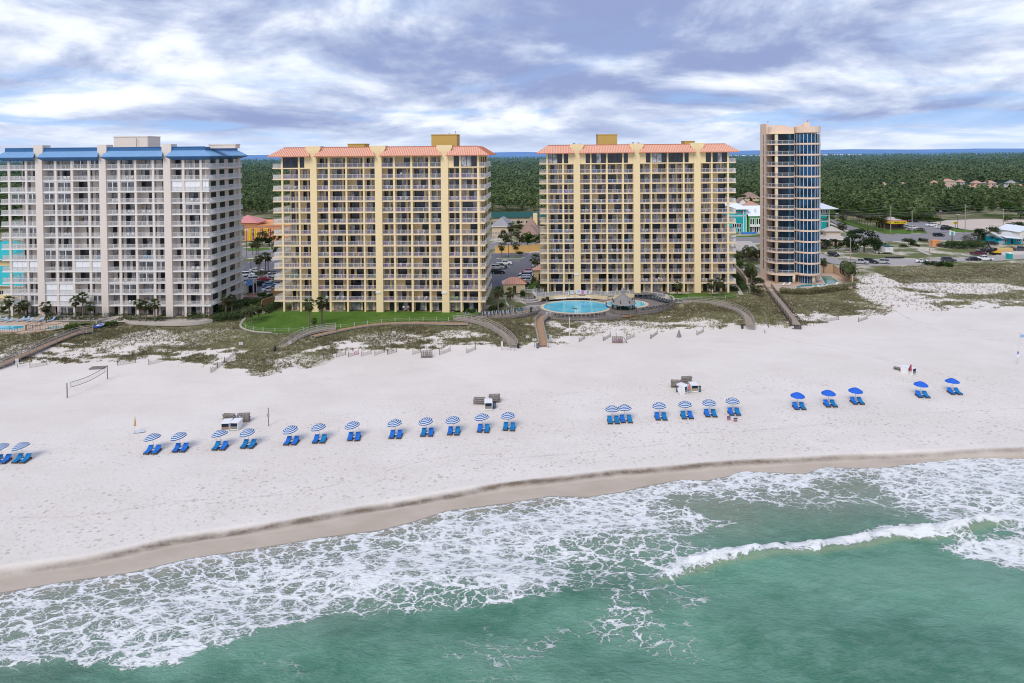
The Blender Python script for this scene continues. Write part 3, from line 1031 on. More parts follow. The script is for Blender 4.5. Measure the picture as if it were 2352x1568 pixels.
 for k in range(N):
  for y_ in flank:
   if wm_ is None:
    wb = MB()
    wb.box(0, 0.05, 0, 1.15, 0, 2.0, 1)
    for a_, c_ in ((-0.06, 0), (1.15, 1.21), (0.54, 0.6)):
     wb.box(0, 0.08, a_, c_, 0, 2.0, 0)
    wb.box(0, 0.08, -0.06, 1.21, 2.0, 2.07, 0)
    wm_ = wb.mesh('window', [BRONZE, glassmat('flank_glass', (0.016, 0.04, 0.045))])
   o = bpy.data.objects.new('window', wm_)
   COL.objects.link(o)
   o.parent = root
   o.location = (sx_, y_, k * fh + 0.25)
 if key == 'left':
  b = MB()
  b.box(bR - 0.4, bR + 0.55, D - 0.9, D + 0.3, 0, ze)
  b.build('column', wallm, root)
 else:
  for xx in (bR - 0.3, bL - 0.25):
   b = MB()
   b.box(xx, xx + 0.55, D - 0.6, D + 0.1, 0, ze)
   b.build('column', wallm, root)
  for yy in (5.0, 10.0, 15.0):
   b = MB()
   b.box(bR, bR + 0.28, yy, yy + 0.4, 0, ze)
   b.build('column', wallm, root)
 for k, si, bi in shut or ():
  s = secs[si]
  bays = [(W + 0.05, W + R - 0.25)] if bi == 9 else [s[bi]]
  for p_, q_ in bays:
   b = MB()
   n = max(2, int((q_ - p_) / 1.3))
   st = (q_ - p_) / n
   for i in range(n):
    b.box(p_ + i * st + 0.02, p_ + (i + 1) * st - 0.02, 0.26, 0.34, k * fh + 0.03, (k + 1) * fh - 0.3)
   b.build('storm_shutter', SHUT, root)
 for k, si, bi in encl or ():
  p_, q_ = secs[si][bi]
  b = MB()
  z0, z1 = (k * fh, (k + 1) * fh - 0.28)
  n = 2
  st = (q_ - p_) / n
  b.box(p_, q_, 0.24, 0.36, z1 - 0.32, z1)
  b.box(p_, q_, 0.24, 0.36, z0, z0 + 0.16)
  for i in range(n + 1):
   xx = min(max(p_ + i * st, p_ + 0.08), q_ - 0.08)
   b.box(xx - 0.09, xx + 0.09, 0.22, 0.38, z0 + 0.16, z1 - 0.32)
  b.poly(((p_, 0.3, z0 + 0.16), (q_, 0.3, z0 + 0.16), (q_, 0.3, z1 - 0.32), (p_, 0.3, z1 - 0.32)), 1)
  b.build('balcony_glazing', [WHITE, RAILC], root)
 for k, ss in (glassed or {}).items():
  for si in ss:
   s = secs[si]
   z0, z1 = (k * fh, (k + 1) * fh - 0.05)
   mid_ = len(secs) - 1
   for bi, (p_, q_) in enumerate(s):
    if si == 0 and bi == len(s) - 1:
     q2, p2 = (p_ + (q_ - p_) * 0.45, p_)
    elif si == mid_ and bi == 0:
     p2, q2 = (p_ + (q_ - p_) * 0.5, q_)
    elif bi == 0 and len(s) == 4:
     p2, q2 = (p_ + (q_ - p_) * 0.56, q_)
    elif bi == 3:
     p2, q2 = (p_, p_ + (q_ - p_) * 0.44)
    else:
     p2, q2 = (p_, q_)
    fill = MB()
    if p2 > p_:
     fill.box(p_ - 0.02, p2, 0.02, 0.3, z0, z1)
    if q2 < q_:
     fill.box(q2, q_ + 0.02, 0.02, 0.3, z0, z1)
    if fill.v:
     fill.build('wall', wallm, root)
    lay = parse(rng.choice(['d1 d1 d1', 'd1 c1 d1', 'd1 d1', 'c1 c1 d1', 'd1 d1 d1']) if q2 - p2 > 2.5 else 'd1')
    o = bpy.data.objects.new('window', panes_mesh('window', p2, q2, 0, z1 - z0, lay, BRONZE, 0.08))
    COL.objects.link(o)
    o.parent = root
    o.location = (0, 0.2, z0)
 ov = 1.5
 oe = 2.7
 yr = 1.3 if roofkind == 'salmon' else 0.2
 main, dk = (SALM, SALMD) if roofkind == 'salmon' else (BLUER, BLUED)
 seam_m = 1
 for si, s in enumerate(secs):
  first, last = (si == 0, si == len(secs) - 1)
  wd = 0.3 if roofkind == 'blue' else 1.05
  ae = s[0][0] - 0.38
  be = s[-1][1] + 0.38
  ar = s[0][0] + wd - 0.02
  br_ = s[-1][1] - wd + 0.02
  if roofkind == 'blue':
   ae, be = (s[0][0] - 0.55, s[-1][1] + 0.55)
  eL, eR = (-oe, W + oe + (0.4 if key == 'left' else 0))
  iL, iR = (eL + ov + yr + 0.6, eR - ov - yr - 0.6)
  if first:
   ae, ar = (eL, iL)
  if last:
   be, br_ = (eR, iR)
  b = MB()
  zb = ze + 0.12
  zt = zr if roofkind == 'salmon' else zb + (zr - zb) * 0.62
  quads = [((ae, -ov, zb), (be, -ov, zb), (br_, yr, zt), (ar, yr, zt))]
  if first:
   quads.append(((eL, D + ov, zb), (eL, -ov, zb), (iL, yr, zt), (iL, D - yr, zt)))
  if last:
   quads.append(((eR, -ov, zb), (eR, D + ov, zb), (iR, D - yr, zt), (iR, yr, zt)))
  for a_, c_, d_, e_ in quads:
   b.poly((a_, c_, d_, e_), 0)
   seams_quad(b, a_, c_, e_, d_, 0.46, 1 if roofkind == 'salmon' else 0)
   dz = -0.22 if roofkind == 'salmon' else -0.16
   b.poly((a_, c_, (c_[0], c_[1], c_[2] + dz), (a_[0], a_[1], a_[2] + dz)), 1)
  if roofkind == 'salmon':
   b.poly(((ae, -ov, zb - 0.2), (be, -ov, zb - 0.2), (be, 1.0, zb - 0.2), (ae, 1.0, zb - 0.2)), 2)
   b.bar((ar, yr, zt + 0.05), (br_, yr, zt + 0.05), 0.25, 0.2, 1)
  else:
   b.poly(((ae, -ov, zb - 0.16), (be, -ov, zb - 0.16), (be - 0.9 * (not last) - 2.2 * last, -0.05, zb - 0.95), (ae + 0.9 * (not first) + 2.2 * first, -0.05, zb - 0.95)), 1)
   b.poly(((ar, yr, zt), (br_, yr, zt), (br_, yr + 0.1, zr), (ar, yr + 0.1, zr)), 1)
   n = int((br_ - ar) / 0.46)
   for i in range(n + 1):
    b.bar((ar + (br_ - ar) * i / n, yr, zt), (ar + (br_ - ar) * i / n, yr + 0.1, zr), 0.07, 0.09, 1, up=(1, 0, 0))
   b.bar((ar, yr + 0.12, zr + 0.03), (br_, yr + 0.12, zr + 0.03), 0.3, 0.14, 1)
   if last:
    b.poly(((eR, -ov, zb - 0.16), (eR, D + ov, zb - 0.16), (bR + 0.05, D, zb - 0.95), (bR + 0.05, -0.05, zb - 0.95)), 1)
    b.poly(((iR, yr, zt), (iR, D - yr, zt), (iR, D - yr, zr), (iR, yr, zr)), 1)
  if not first:
   b.poly(((ae, -ov, zb), (ar, yr, zt), (ar, yr, zb)), 1)
  if not last:
   b.poly(((be, -ov, zb), (br_, yr, zb), (br_, yr, zt)), 1)
  b.build('roof', [main, dk, slabm], root)
 b = MB()
 b.box(0.8, W - 0.8, yr + 0.3, D - 1, ze, zr - 0.35)
 b.build('roof_deck', FLATR, root)
 for px0, px1, py0, yy, dpt, mname in pent:
  xa = fr.at(zm, px0, py0)[0]
  xb = fr.at(zm, px1, py0)[0]
  zt = fr.at(zm, px0, py0)[1]
  s_ = 1 + yy / O.y
  xm = (xa + xb) / 2
  hw = (xb - xa) / 2 * s_
  sh_ = (PX(fr.world(xm, yy, zt))[0] - PX(fr.world(xm, 0, zt))[0]) / F_ * O.y
  b = MB()
  b.box(xm - hw - sh_, xm + hw - sh_, yy, yy + dpt, zr - 0.4, zt + 0.25 * 0)
  b.box(xm - hw - sh_ - 0.12, xm + hw - sh_ + 0.12, yy - 0.12, yy + dpt + 0.12, zt, zt + 0.22)
  b.build('lift_house', mname, root)
 return root
B2COLS = [(313, 325, 'c'), (428, 440, 'c'), (511, 556, 'P'), (630, 643, 'c'), (748, 760, 'c'), (867, 878, 'c'), (950, 997, 'P'), (1072, 1085, 'c'), (1190, 1204, 'c'), (1312, 1324, 'c'), (1398, 1447, 'P'), (1522, 1534, 'c'), (1643, 1658, 'c')]
B3COLS = [(376, 388, 'c'), (487, 498, 'c'), (565, 610, 'P'), (680, 690, 'c'), (791, 802, 'c'), (903, 914, 'c'), (980, 1026, 'P'), (1100, 1110, 'c'), (1213, 1224, 'c'), (1325, 1336, 'c'), (1402, 1447, 'P'), (1520, 1531, 'c'), (1632, 1645, 'c')]
B1COLS = [(66, 82, 'c'), (195, 210, 'c'), (278, 329, 'P'), (415, 431, 'c'), (536, 553, 'c'), (663, 680, 'c'), (753, 804, 'P'), (887, 905, 'c'), (1011, 1027, 'c'), (1143, 1159, 'c'), (1233, 1286, 'P'), (1368, 1386, 'c'), (1500, 1516, 'c')]
b1 = condo('left', 'c1', 800, ((74, 1424), (1518, 1427)), B1COLS, 'cream apartment building with a blue metal roof and white balcony railings', 'apartment building', CREAM, SLABW, [WHITE], 'picket', 'picket', 1.8, 1.9, 2.4, 0.75, 19, (1000, 232), (1000, 160), 'blue', encl=[(13, 1, 2), (13, 1, 3), (11, 1, 0), (11, 1, 1), (11, 2, 0), (11, 2, 1), (10, 0, 0), (10, 0, 1), (10, 1, 0), (10, 1, 1), (9, 3, 1), (7, 0, 0), (7, 0, 1), (5, 1, 0), (5, 1, 1), (4, 2, 2), (4, 2, 3), (3, 2, 2), (2, 2, 0), (2, 2, 1), (1, 0, 0), (1, 0, 1), (1, 1, 3), (0, 1, 1)], shut=[(11, 3, 0), (11, 3, 1), (11, 3, 9), (4, 0, 0), (4, 0, 1), (4, 1, 2), (4, 1, 3), (2, 1, 0), (2, 1, 1), (1, 1, 0), (1, 1, 1), (1, 1, 2)], pent=[(843, 1097, 78, 7, 6, CREAM), (1560, 1760, 141, 3, 2.5, CREAM)], seed=3)
b2 = condo('mid', 'c2', 720, ((313, 1262), (1658, 1268)), B2COLS, 'yellow apartment building with a salmon roof, green lawn in front of it', 'apartment building', YEL, SLABY, [WHITE, RAILP], 'glass', 'picket', 1.95, 1.35, 1.8, 0.2, 19, (1000, 204), (1000, 143), 'salmon', glassed={13: (0, 3)}, pent=[(1327, 1500, 57, 8, 6, YELD), (757, 870, 123, 8, 5, YELD)], seed=5)
b3 = condo('right', 'c3', 700, ((376, 1160), (1645, 1160)), B3COLS, 'yellow apartment building with a salmon roof, standing behind the oval swimming pool', 'apartment building', YEL, SLABY, [WHITE, RAILB], 'glass', 'picket', 1.9, 2.0, 0.9, -0.9, 19, (1000, 186), (1000, 130), 'salmon', glassed={13: (0, 1, 2, 3)}, pent=[(732, 866, 58, 8, 6, YELD), (1336, 1406, 106, 8, 5, YELD)], seed=9)
DKM = mat('dark_metal', (0.06, 0.065, 0.07), 0.45, 0.1)
for fr_, pts in ((FRONTS['left'], (('c1', 905, 90, 6.5),)), (FRONTS['mid'], (('c2', 1414, 42, 9), ('c2', 1458, 28, 9))), (FRONTS['right'], (('c3', 740, 47, 8.5), ('c3', 570, 119, 4), ('c3', 611, 122, 4), ('c3', 988, 113, 4), ('c3', 1027, 114, 4)))):
 for zm, x, y, yy in pts:
  X_, Z_ = fr_.at(zm, x, y)
  b = MB()
  z0 = fr_.at('c2', 1000, 143)[1] - 0.5 if fr_ is not FRONTS['left'] else 42
  r_ = 0.05 if yy > 5 else 0.14
  b.cyl((X_, yy, z0), (X_, yy, Z_), r_, r_, 6)
  b.cyl((X_, yy, Z_ - 0.15), (X_, yy, Z_), r_ * 3.2, r_ * 2, 6)
  b.build('aerial' if yy > 5 else 'roof_vent', DKM, fr_.root)
for fr_, zm, x, y in ((FRONTS['mid'], 'c2', 970, 1130), (FRONTS['mid'], 'c2', 1417, 1131), (FRONTS['right'], 'c3', 581, 1032)):
 X_, Z_ = fr_.at(zm, x, y)
 b = MB()
 b.box(X_ - 0.65, X_ + 0.65, -0.42, -0.222, Z_ - 0.25, Z_ + 0.25)
 b.build('notice_panel', WHITE, fr_.root)
BLUEG = glassmat('blue_tower_glass', (0.012, 0.058, 0.125), 0.06, 0.16, 0.35)
TO = A('c4', 262, 1147)
TE = A('c4', 655, 1147)
tf = Front(TO, TE)
tf.ang = 0
tw = thing('apartment_tower', 'slim round-fronted peach tower with tall blue windows', 'apartment tower', TO, 0)
TW = tf.W
sL = [tf.at('c4', 480, y)[1] for y in (1080 - 72.9 * k for k in range(13))]
z1t, fht = (sL[0], (sL[12] - sL[0]) / 12)
ztop = tf.at('c4', 560, 88)[1]
k_ = TW / 17.9

def Q(px, y):
 u = uv('c4', px, 0)[0]
 return ((u - CX_) / F_ * (TO.y + y) * 1.0 - TO.x + (TO.x - (uv('c4', 262, 0)[0] - CX_) / F_ * TO.y), y)
balc = [Q(*q) for q in ((302, 9.2), (297, 7.7), (302, 6.3), (317, 4.8), (340, 3.6), (370, 2.7), (410, 2.1), (450, 1.8), (489, 1.8))]
inner = [Q(*q) for q in ((347, 9.3), (342, 8), (347, 6.5), (370, 5.3), (410, 4.7), (450, 4.4), (489, 4.3))]
bc = Q(573, 4.4)
brr = 3.75
arc = [(bc[0] + brr * math.sin(a), bc[1] - brr * math.cos(a)) for a in (rad(-88 + 17 * i) for i in range(11))]
b = MB()
b.prism([Q(262, 14), Q(304, 9.4), Q(352, 9.4), Q(480, 9.4), Q(480, 4.4 + 2), Q(560, 6.4), Q(640, 6.5), Q(638, 18), Q(300, 18)], 0, ztop - 1.0)
b.prism([Q(263, 13.9), Q(304, 9.42), Q(325, 9.42), Q(325, 14)], ztop - 1.0, ztop + 1.2)
b.prism([Q(330, 9.9), Q(435, 9.9), Q(435, 13), Q(330, 13)], ztop - 1.0, ztop + 0.7)
b.build('wall', TAN, tw)
b = MB()
b.prism(balc + [Q(489, 4)] + [Q(560, 7), Q(350, 9.6)], z1t + 13 * fht - 0.25, z1t + 13 * fht + 0.05)
b.build('canopy_slab', SLABY, tw)
b = MB()
ring2 = [Q(322, 9.3), Q(318, 7.6), Q(322, 6.4), Q(338, 5.2), Q(372, 4.2), Q(420, 3.5), Q(489, 3.1)] + [(bc[0] + (x - bc[0]) * 1.03, bc[1] + (y - bc[1]) * 1.03) for x, y in arc] + [Q(640, 9), Q(630, 12), Q(340, 12)]
b.prism(ring2, z1t + 13 * fht + 0.05, ztop)
b.build('parapet', TAN, tw)
for x0, x1, y0_, y1_, hh in ((510, 560, 8, 10.5, 0.8), (552, 592, 6.5, 9, 1.5)):
 b = MB()
 b.prism([Q(x0, y0_), Q(x1, y0_), Q(x1, y1_), Q(x0, y1_)], ztop, ztop + hh)
 b.build('lift_house', TAN, tw)
for px in (315, 579):
 X_, Z_ = tf.at('c4', px, 46)
 ya = 7.6 if px > 400 else 11.5
 X_ = Q(px, ya)[0]
 b = MB()
 b.cyl((X_, ya, ztop - 0.5), (X_, ya, Z_), 0.05, 0.05, 6)
 b.sphere((X_, ya, Z_), 0.16, 6, 4)
 b.build('aerial', mat('aerial_red', (0.35, 0.07, 0.05), 0.5), tw)
A_, B_ = (Vector(Q(262, 14)), Vector(Q(304, 9.4)))
sl_ = A_ + (B_ - A_) * 0.52
sl_a = math.atan2(B_.y - A_.y, B_.x - A_.x)
slot = MB()
slot.box(-0.22, 0.22, -0.03, 0, 0, fht - 0.35)
slot = slot.mesh('slot_window', glassmat('slot_glass', (0.05, 0.04, 0.035)))
INNW = glassmat('tower_inner_glass', (0.008, 0.035, 0.075), 0.06, 0.3)
for k in range(14):
 z = z1t + (k - 1) * fht if k else 0.05
 top = z1t + k * fht - 0.3
 b = MB()
 ar = arc if k else arc
 zb_ = z + (0.22 if k else 0.0)
 zt_ = top - (0.02 if k else 0.2)
 rr = 0.0 if k else -1.2
 a2 = [(bc[0] + (x - bc[0]) * (1 + rr / brr), bc[1] + (y - bc[1]) * (1 + rr / brr)) for x, y in ar]
 for i in range(len(a2) - 1):
  p_, q_ = (a2[i], a2[i + 1])
  b.poly(((*p_, zb_), (*q_, zb_), (*q_, zt_), (*p_, zt_)), 1)
 for i, (x, y) in enumerate(a2):
  nx, ny = ((x - bc[0]) / brr, (y - bc[1]) / brr)
  if True:
   b.bar((x + nx * 0.05, y + ny * 0.05, zb_), (x + nx * 0.05, y + ny * 0.05, zt_), 0.11 if k else 0.08, 0.1, 0, up=(nx, ny, 0))
 b.build('curved_window', [SLABW, BLUEG], tw)
 if k:
  b = MB()
  o_ = [(bc[0] + (x - bc[0]) * 1.045, bc[1] + (y - bc[1]) * 1.045) for x, y in arc]
  b.prism(o_ + [Q(630, 7), Q(500, 7)], z - 0.3, z + 0.22)
  b.build('band', TAN, tw)
  b = MB()
  b.prism(balc + [Q(489, 4.4)] + [Q(352, 9.4)], z - 0.3, z)
  bal = b.build('balcony', TAN, tw)
  r = MB()
  bb = [(x + 0.02, y + 0.12) for x, y in balc]
  for i in range(len(bb) - 1):
   rail(r, (*bb[i], z), (*bb[i + 1], z), 1.3, 'glass', 1.1)
  r.build('railing', [WHITE, RAILC], bal)
 b = MB()
 zi0, zi1 = (z + 0.03, top)
 for i in range(len(inner) - 1):
  p_, q_ = (Vector((*inner[i], 0)), Vector((*inner[i + 1], 0)))
  n = 2
  for j in range(n):
   e0, e1 = (p_ + (q_ - p_) * (j / n), p_ + (q_ - p_) * ((j + 1) / n))
   mm = 1 if (i * 3 + j * 2 + k * 5) % 5 else 2
   b.poly(((e0.x, e0.y, zi0), (e1.x, e1.y, zi0), (e1.x, e1.y, zi1), (e0.x, e0.y, zi1)), mm)
   b.bar((e0.x, e0.y - 0.02, zi0), (e0.x, e0.y - 0.02, zi1), 0.06, 0.06, 0, up=(0, 1, 0))
 b.build('balcony_window', [BRONZE, INNW, glassmat('teal_curtain_glass', (0.03, 0.16, 0.24), 0.1, 0.5)], tw)
 if k:
  o = bpy.data.objects.new('slot_window', slot)
  COL.objects.link(o)
  o.parent = tw
  o.location = (*sl_, z + 0.1)
  o.rotation_euler = (0, 0, sl_a)
for q, r_ in ((Q(371, 3.3), 0.5), (Q(487, 2.3), 0.42), (Q(617, 1.9), 0.5)):
 b = MB()
 b.cyl((*q, -0.1), (*q, z1t + 13 * fht - 0.2 if r_ == 0.5 and q[1] > 3 else z1t - 0.2), r_, r_, 14)
 b.build('column', mat('pale_yellow_column', (0.74, 0.6, 0.42), 0.8), tw, smooth=True)
b = MB()
b.prism(balc[2:] + arc[1:] + [Q(630, 9), Q(345, 9)], z1t - 0.55, z1t - 0.3)
b.build('soffit', TAN, tw)
WOODG = mat('weathered_wood', (0.25, 0.22, 0.195), 0.85, 0.25, 1.2, 0.4, 12, 0.15, fine=0.18)
WOODL = mat('pale_wood', (0.4, 0.33, 0.27), 0.85, 0.18, 0.8, 0.3, 12, 0.15, fine=0.14)
WOODB = mat('brown_wood', (0.46, 0.3, 0.19), 0.8, 0.18, 0.8, 0.3, 12, 0.15, fine=0.12)
WOODD = mat('dark_wood', (0.075, 0.055, 0.045), 0.8, 0.2, 2, 0.3, 14)
BLU1 = mat('royal_blue_cloth', (0.02, 0.17, 0.62), 0.8, 0.12, 1.5, 0.2, 10)
BLU2 = mat('sea_blue_cloth', (0.012, 0.21, 0.5), 0.8, 0.12, 1.5, 0.2, 10)
NAVY = mat('navy_cloth', (0.01, 0.085, 0.27), 0.75, 0.1, 1.0)
CWH = mat('white_cloth', (0.6, 0.66, 0.74), 0.75, 0.05, 1.0)
BLU3 = mat('umbrella_blue', (0.02, 0.13, 0.62), 0.7, 0.1, 1.2)
GRYP = mat('grey_plastic', (0.11, 0.14, 0.18), 0.5, 0.1)
BLKP = mat('black_plastic', (0.03, 0.03, 0.035), 0.5, 0.1)
POLE = mat('steel_pole', (0.55, 0.56, 0.57), 0.4, 0.05)
SIGNW = mat('sign_white', (0.75, 0.76, 0.77), 0.5, 0.06, 2)

def umbrella_canopy(striped, R=1.16, h=0.58):
 b = MB()
 n = 8
 rings = 9
 pts = []
 for j in range(rings + 1):
  r = R * j / rings
  z = h * (1 - (j / rings) ** 1.55)
  row = []
  for k in range(n * 2):
   a = PI * k / n
   rr = r * (1 if k % 2 == 0 else 0.965)
   row.append((rr * math.cos(a), rr * math.sin(a), z + (0 if k % 2 == 0 else 0.025 * (j / rings))))
  pts.append(row)
 for j in range(rings):
  for k in range(n * 2):
   k2 = (k + 1) % (n * 2)
   mm = (j + 1) % 2 if striped else 0
   b.poly((pts[j][k], pts[j + 1][k], pts[j + 1][k2], pts[j][k2]) if j else (pts[0][0], pts[1][k], pts[1][k2]), mm)
 for k in range(n * 2):
  k2 = (k + 1) % (n * 2)
  p, q = (pts[-1][k], pts[-1][k2])
  b.poly((p, (p[0] * 1.01, p[1] * 1.01, p[2] - 0.13), (q[0] * 1.01, q[1] * 1.01, q[2] - 0.13), q), 0)
 return b.mesh('canopy', [NAVY, CWH] if striped else [BLU3, BLU3])

def make_umbrella(striped):
 t_ = thing('beach_umbrella', 'x', 'umbrella')
 b = MB()
 b.cyl((0, 0, -0.3), (0, 0, 2.38), 0.025, 0.025, 6)
 b.build('pole', POLE, t_)
 o = bpy.data.objects.new('canopy', umbrella_canopy(striped))
 COL.objects.link(o)
 o.parent = t_
 o.location = (0, 0, 1.95)
 b = MB()
 b.cyl((0, 0, 2.37), (0, 0, 2.5), 0.035, 0.01, 6)
 b.build('finial', POLE, t_)
 return t_

def make_lounger(cloth):
 t_ = thing('beach_lounger', 'x', 'beach lounger')
 b = MB()
 w = 0.33
 for s in (-1, 1):
  b.box(s * w - 0.03, s * w + 0.03, -0.98, 0.92, 0.2, 0.28)
 for k in range(12):
  b.box(-w, w, -0.95 + 0.155 * k, -0.95 + 0.155 * k + 0.1, 0.275, 0.3)
 b.box(-w, w, -0.99, -0.93, 0.2, 0.29)
 b.box(-w, w, 0.88, 0.94, 0.2, 0.28)
 b.bar((-0.3, 0.75, 0.29), (-0.3, 0.62, 0.7), 0.04, 0.04)
 b.bar((0.3, 0.75, 0.29), (0.3, 0.62, 0.7), 0.04, 0.04)
 b.build('frame', WOODD, t_)
 for x in (-w, w):
  for y in (-0.85, 0.8):
   b = MB()
   b.box(x - 0.035, x + 0.035, y - 0.035, y + 0.035, -0.06, 0.205)
   b.build('leg', WOODD, t_)
 b = MB()
 pr = [(-0.97, 0.31), (-0.97, 0.4), (-0.1, 0.41), (0.06, 0.43), (0.86, 0.9), (0.9, 0.82), (0.12, 0.32)]
 for s in (-1, 1):
  b.poly([(s * (w - 0.01), y, z) for y, z in (pr if s > 0 else pr[::-1])])
 for k in range(len(pr)):
  p, q = (pr[k], pr[(k + 1) % len(pr)])
  b.poly(((w - 0.01, *p), (-w + 0.01, *p), (-w + 0.01, *q), (w - 0.01, *q)))
 b.build('cushion', cloth, t_)
 return t_
UMB = {True: make_umbrella(True), False: make_umbrella(False)}
LNG = [make_lounger(BLU1), make_lounger(BLU2)]
t_ = thing('drinks_table', 'x', 'table')
b = MB()
b.box(-0.16, 0.16, -0.2, 0.2, 0.34, 0.37)
b.build('table_top', SIGNW, t_)
b = MB()
for s in (-1, 1):
 b.box(s * 0.13 - 0.02, s * 0.13 + 0.02, -0.16, 0.16, -0.03, 0.34)
b.build('base', WOODD, t_)
DTB = t_
SETS = [('c5', 12, 1290, 1), ('c5', 150, 1285, 1), ('c5', 1055, 1223, 1), ('c5', 1245, 1211, 1), ('c5', 1520, 1197, 1), ('c5', 1715, 1184, 1), ('c5', 2013, 1161, 1), ('c5', 2207, 1148, 1), ('c6', 92, 1132, 1), ('c6', 380, 1116, 1), ('c6', 597, 1102, 1), ('c6', 780, 1093, 1), ('c6', 985, 1075, 1), ('c6', 1162, 1063, 1), ('c6', 1882, 1017, 1), ('c6', 1970, 1009, 1), ('c6', 2210, 992, 1), ('c7', 38, 977, 1), ('c7', 200, 965, 1), ('c7', 362, 953, 1), ('c7', 808, 914, 0), ('c7', 1022, 897, 0), ('c7', 1207, 879, 0), ('c7', 1655, 834, 0), ('c7', 1875, 812, 0)]
ORD = ['first', 'second', 'third', 'fourth', 'fifth', 'sixth', 'seventh', 'eighth', 'ninth', 'tenth', 'eleventh', 'twelfth', 'thirteenth', 'fourteenth', 'fifteenth', 'sixteenth', 'seventeenth', 'eighteenth', 'nineteenth', 'twentieth']
usedu, usedl = (set(), set())

def put(first, loc, rz, label, group, used, key, scale=None):
 if key not in used:
  used.add(key)
  first.location = loc
  first.rotation_euler = (0, 0, rz)
  first['label'] = label
  if group:
   first['group'] = group
  if scale:
   first.scale = (scale,) * 3 if not isinstance(scale, tuple) else scale
  return first
 return dup(first, loc, rz, label, group, scale)
rr = random.Random(11)
for i, (zm, x, y, st) in enumerate(SETS):
 p = AT(zm, x, y)
 u = uv(zm, x, y)[0]
 rz = rad(-2 + rr.uniform(-3, 3)) + rad(6) * (1 - u / 1176)
 nm = f'{ORD[i]} striped umbrella from the left' if st else f'{ORD[i - 20]} solid blue umbrella from the left'
 tilt = rad(15) * max(0, 1 - u / 1900) + rad(rr.uniform(-2, 2))
 bk = Vector((-math.sin(rz), math.cos(rz), 0))
 sd_ = Vector((math.cos(rz), math.sin(rz), 0))
 up_ = p + bk * 0.62 - sd_ * 0.05
 up_.z = ter(up_.x, up_.y)
 o = put(UMB[bool(st)], up_, rz, f'blue and white striped beach umbrella, the {ORD[i]} striped one from the left' if st else f'plain blue beach umbrella, the {ORD[i - 20]} plain one from the left', 'beach umbrellas along the sand', usedu, st)
 o.rotation_euler = (rad(rr.uniform(-3, 5)), -tilt, rz + rr.uniform(-0.3, 0.3))
 cs = [0, 1] if rr.random() < 0.5 else [1, 0]
 if rr.random() < 0.4:
  cs = [cs[0], cs[0]]
 if not st:
  cs = [0, 1]
 for s, c in ((-1, cs[0]), (1, cs[1])):
  q = p + sd_ * (0.56 * s) + bk * rr.uniform(-0.05, 0.05)
  q.z = ter(q.x, q.y)
  put(LNG[c], q, rz + rad(rr.uniform(-2, 2)), f"{('royal' if c == 0 else 'sea')} blue beach lounger on the {('left' if s < 0 else 'right')} under the {nm}", 'pairs of blue loungers along the sand', usedl, c, (1.08, 0.86, 0.95))
 q = p + bk * 0.12
 q.z = ter(q.x, q.y)
 put(DTB, q, rz, f'small white drinks table between loungers under the {nm}', 'small tables between the loungers', usedl, 't')
BOXG = mat('box_grey_panel', (0.24, 0.22, 0.2), 0.8, 0.2, 3)
BOXB = mat('box_brown_panel', (0.3, 0.2, 0.13), 0.8, 0.2, 3)
BOXI = mat('shaded_inside', (0.012, 0.02, 0.05), 0.8, 0.1)

def storage_box(loc, rz, label, panel=BOXG, w=1.25, d=1.75, h=1.25, group='white storage boxes'):
 t_ = thing('storage_box', label, 'storage box', loc, rz, group)
 b = MB()
 b.box(-w / 2, w / 2, -d / 2 + 0.06, d / 2, 0.1, h)
 b.box(-w / 2, -w / 2 + 0.07, -d / 2, -d / 2 + 0.06, 0.1, h)
 b.box(w / 2 - 0.07, w / 2, -d / 2, -d / 2 + 0.06, 0.1, h)
 b.box(-w / 2 + 0.07, w / 2 - 0.07, -d / 2, -d / 2 + 0.06, 0.1, 0.28)
 b.box(-w / 2, -w / 2 + 0.12, -d / 2 + 0.1, d / 2 - 0.1, -0.1, 0.1)
 b.box(w / 2 - 0.12, w / 2, -d / 2 + 0.1, d / 2 - 0.1, -0.1, 0.1)
 b.build('body', WHITE, t_)
 b = MB()
 b.hexa([(-w / 2 - 0.05, -d / 2 - 0.06, h), (w / 2 + 0.05, -d / 2 - 0.06, h), (w / 2 + 0.05, d / 2 + 0.04, h), (-w / 2 - 0.05, d / 2 + 0.04, h), (-w / 2 - 0.05, -d / 2 - 0.06, h + 0.05), (w / 2 + 0.05, -d / 2 - 0.06, h + 0.05), (w / 2 + 0.05, d / 2 + 0.04, h + 0.12), (-w / 2 - 0.05, d / 2 + 0.04, h + 0.12)])
 b.build('lid', SHUT, t_)
 b = MB()
 b.box(-w / 2 + 0.08, w / 2 - 0.08, -d / 2 - 0.012, -d / 2 + 0.055, 0.29, h * 0.56)
 b.build('front_panel', panel, t_)
 b = MB()
 b.box(-w / 2 + 0.08, w / 2 - 0.08, -d / 2 + 0.03, -d / 2 + 0.058, h * 0.58, h - 0.04)
 b.build('opening_shade', BOXI, t_)  # dark panel painted as the shade inside the open hatch
 return t_

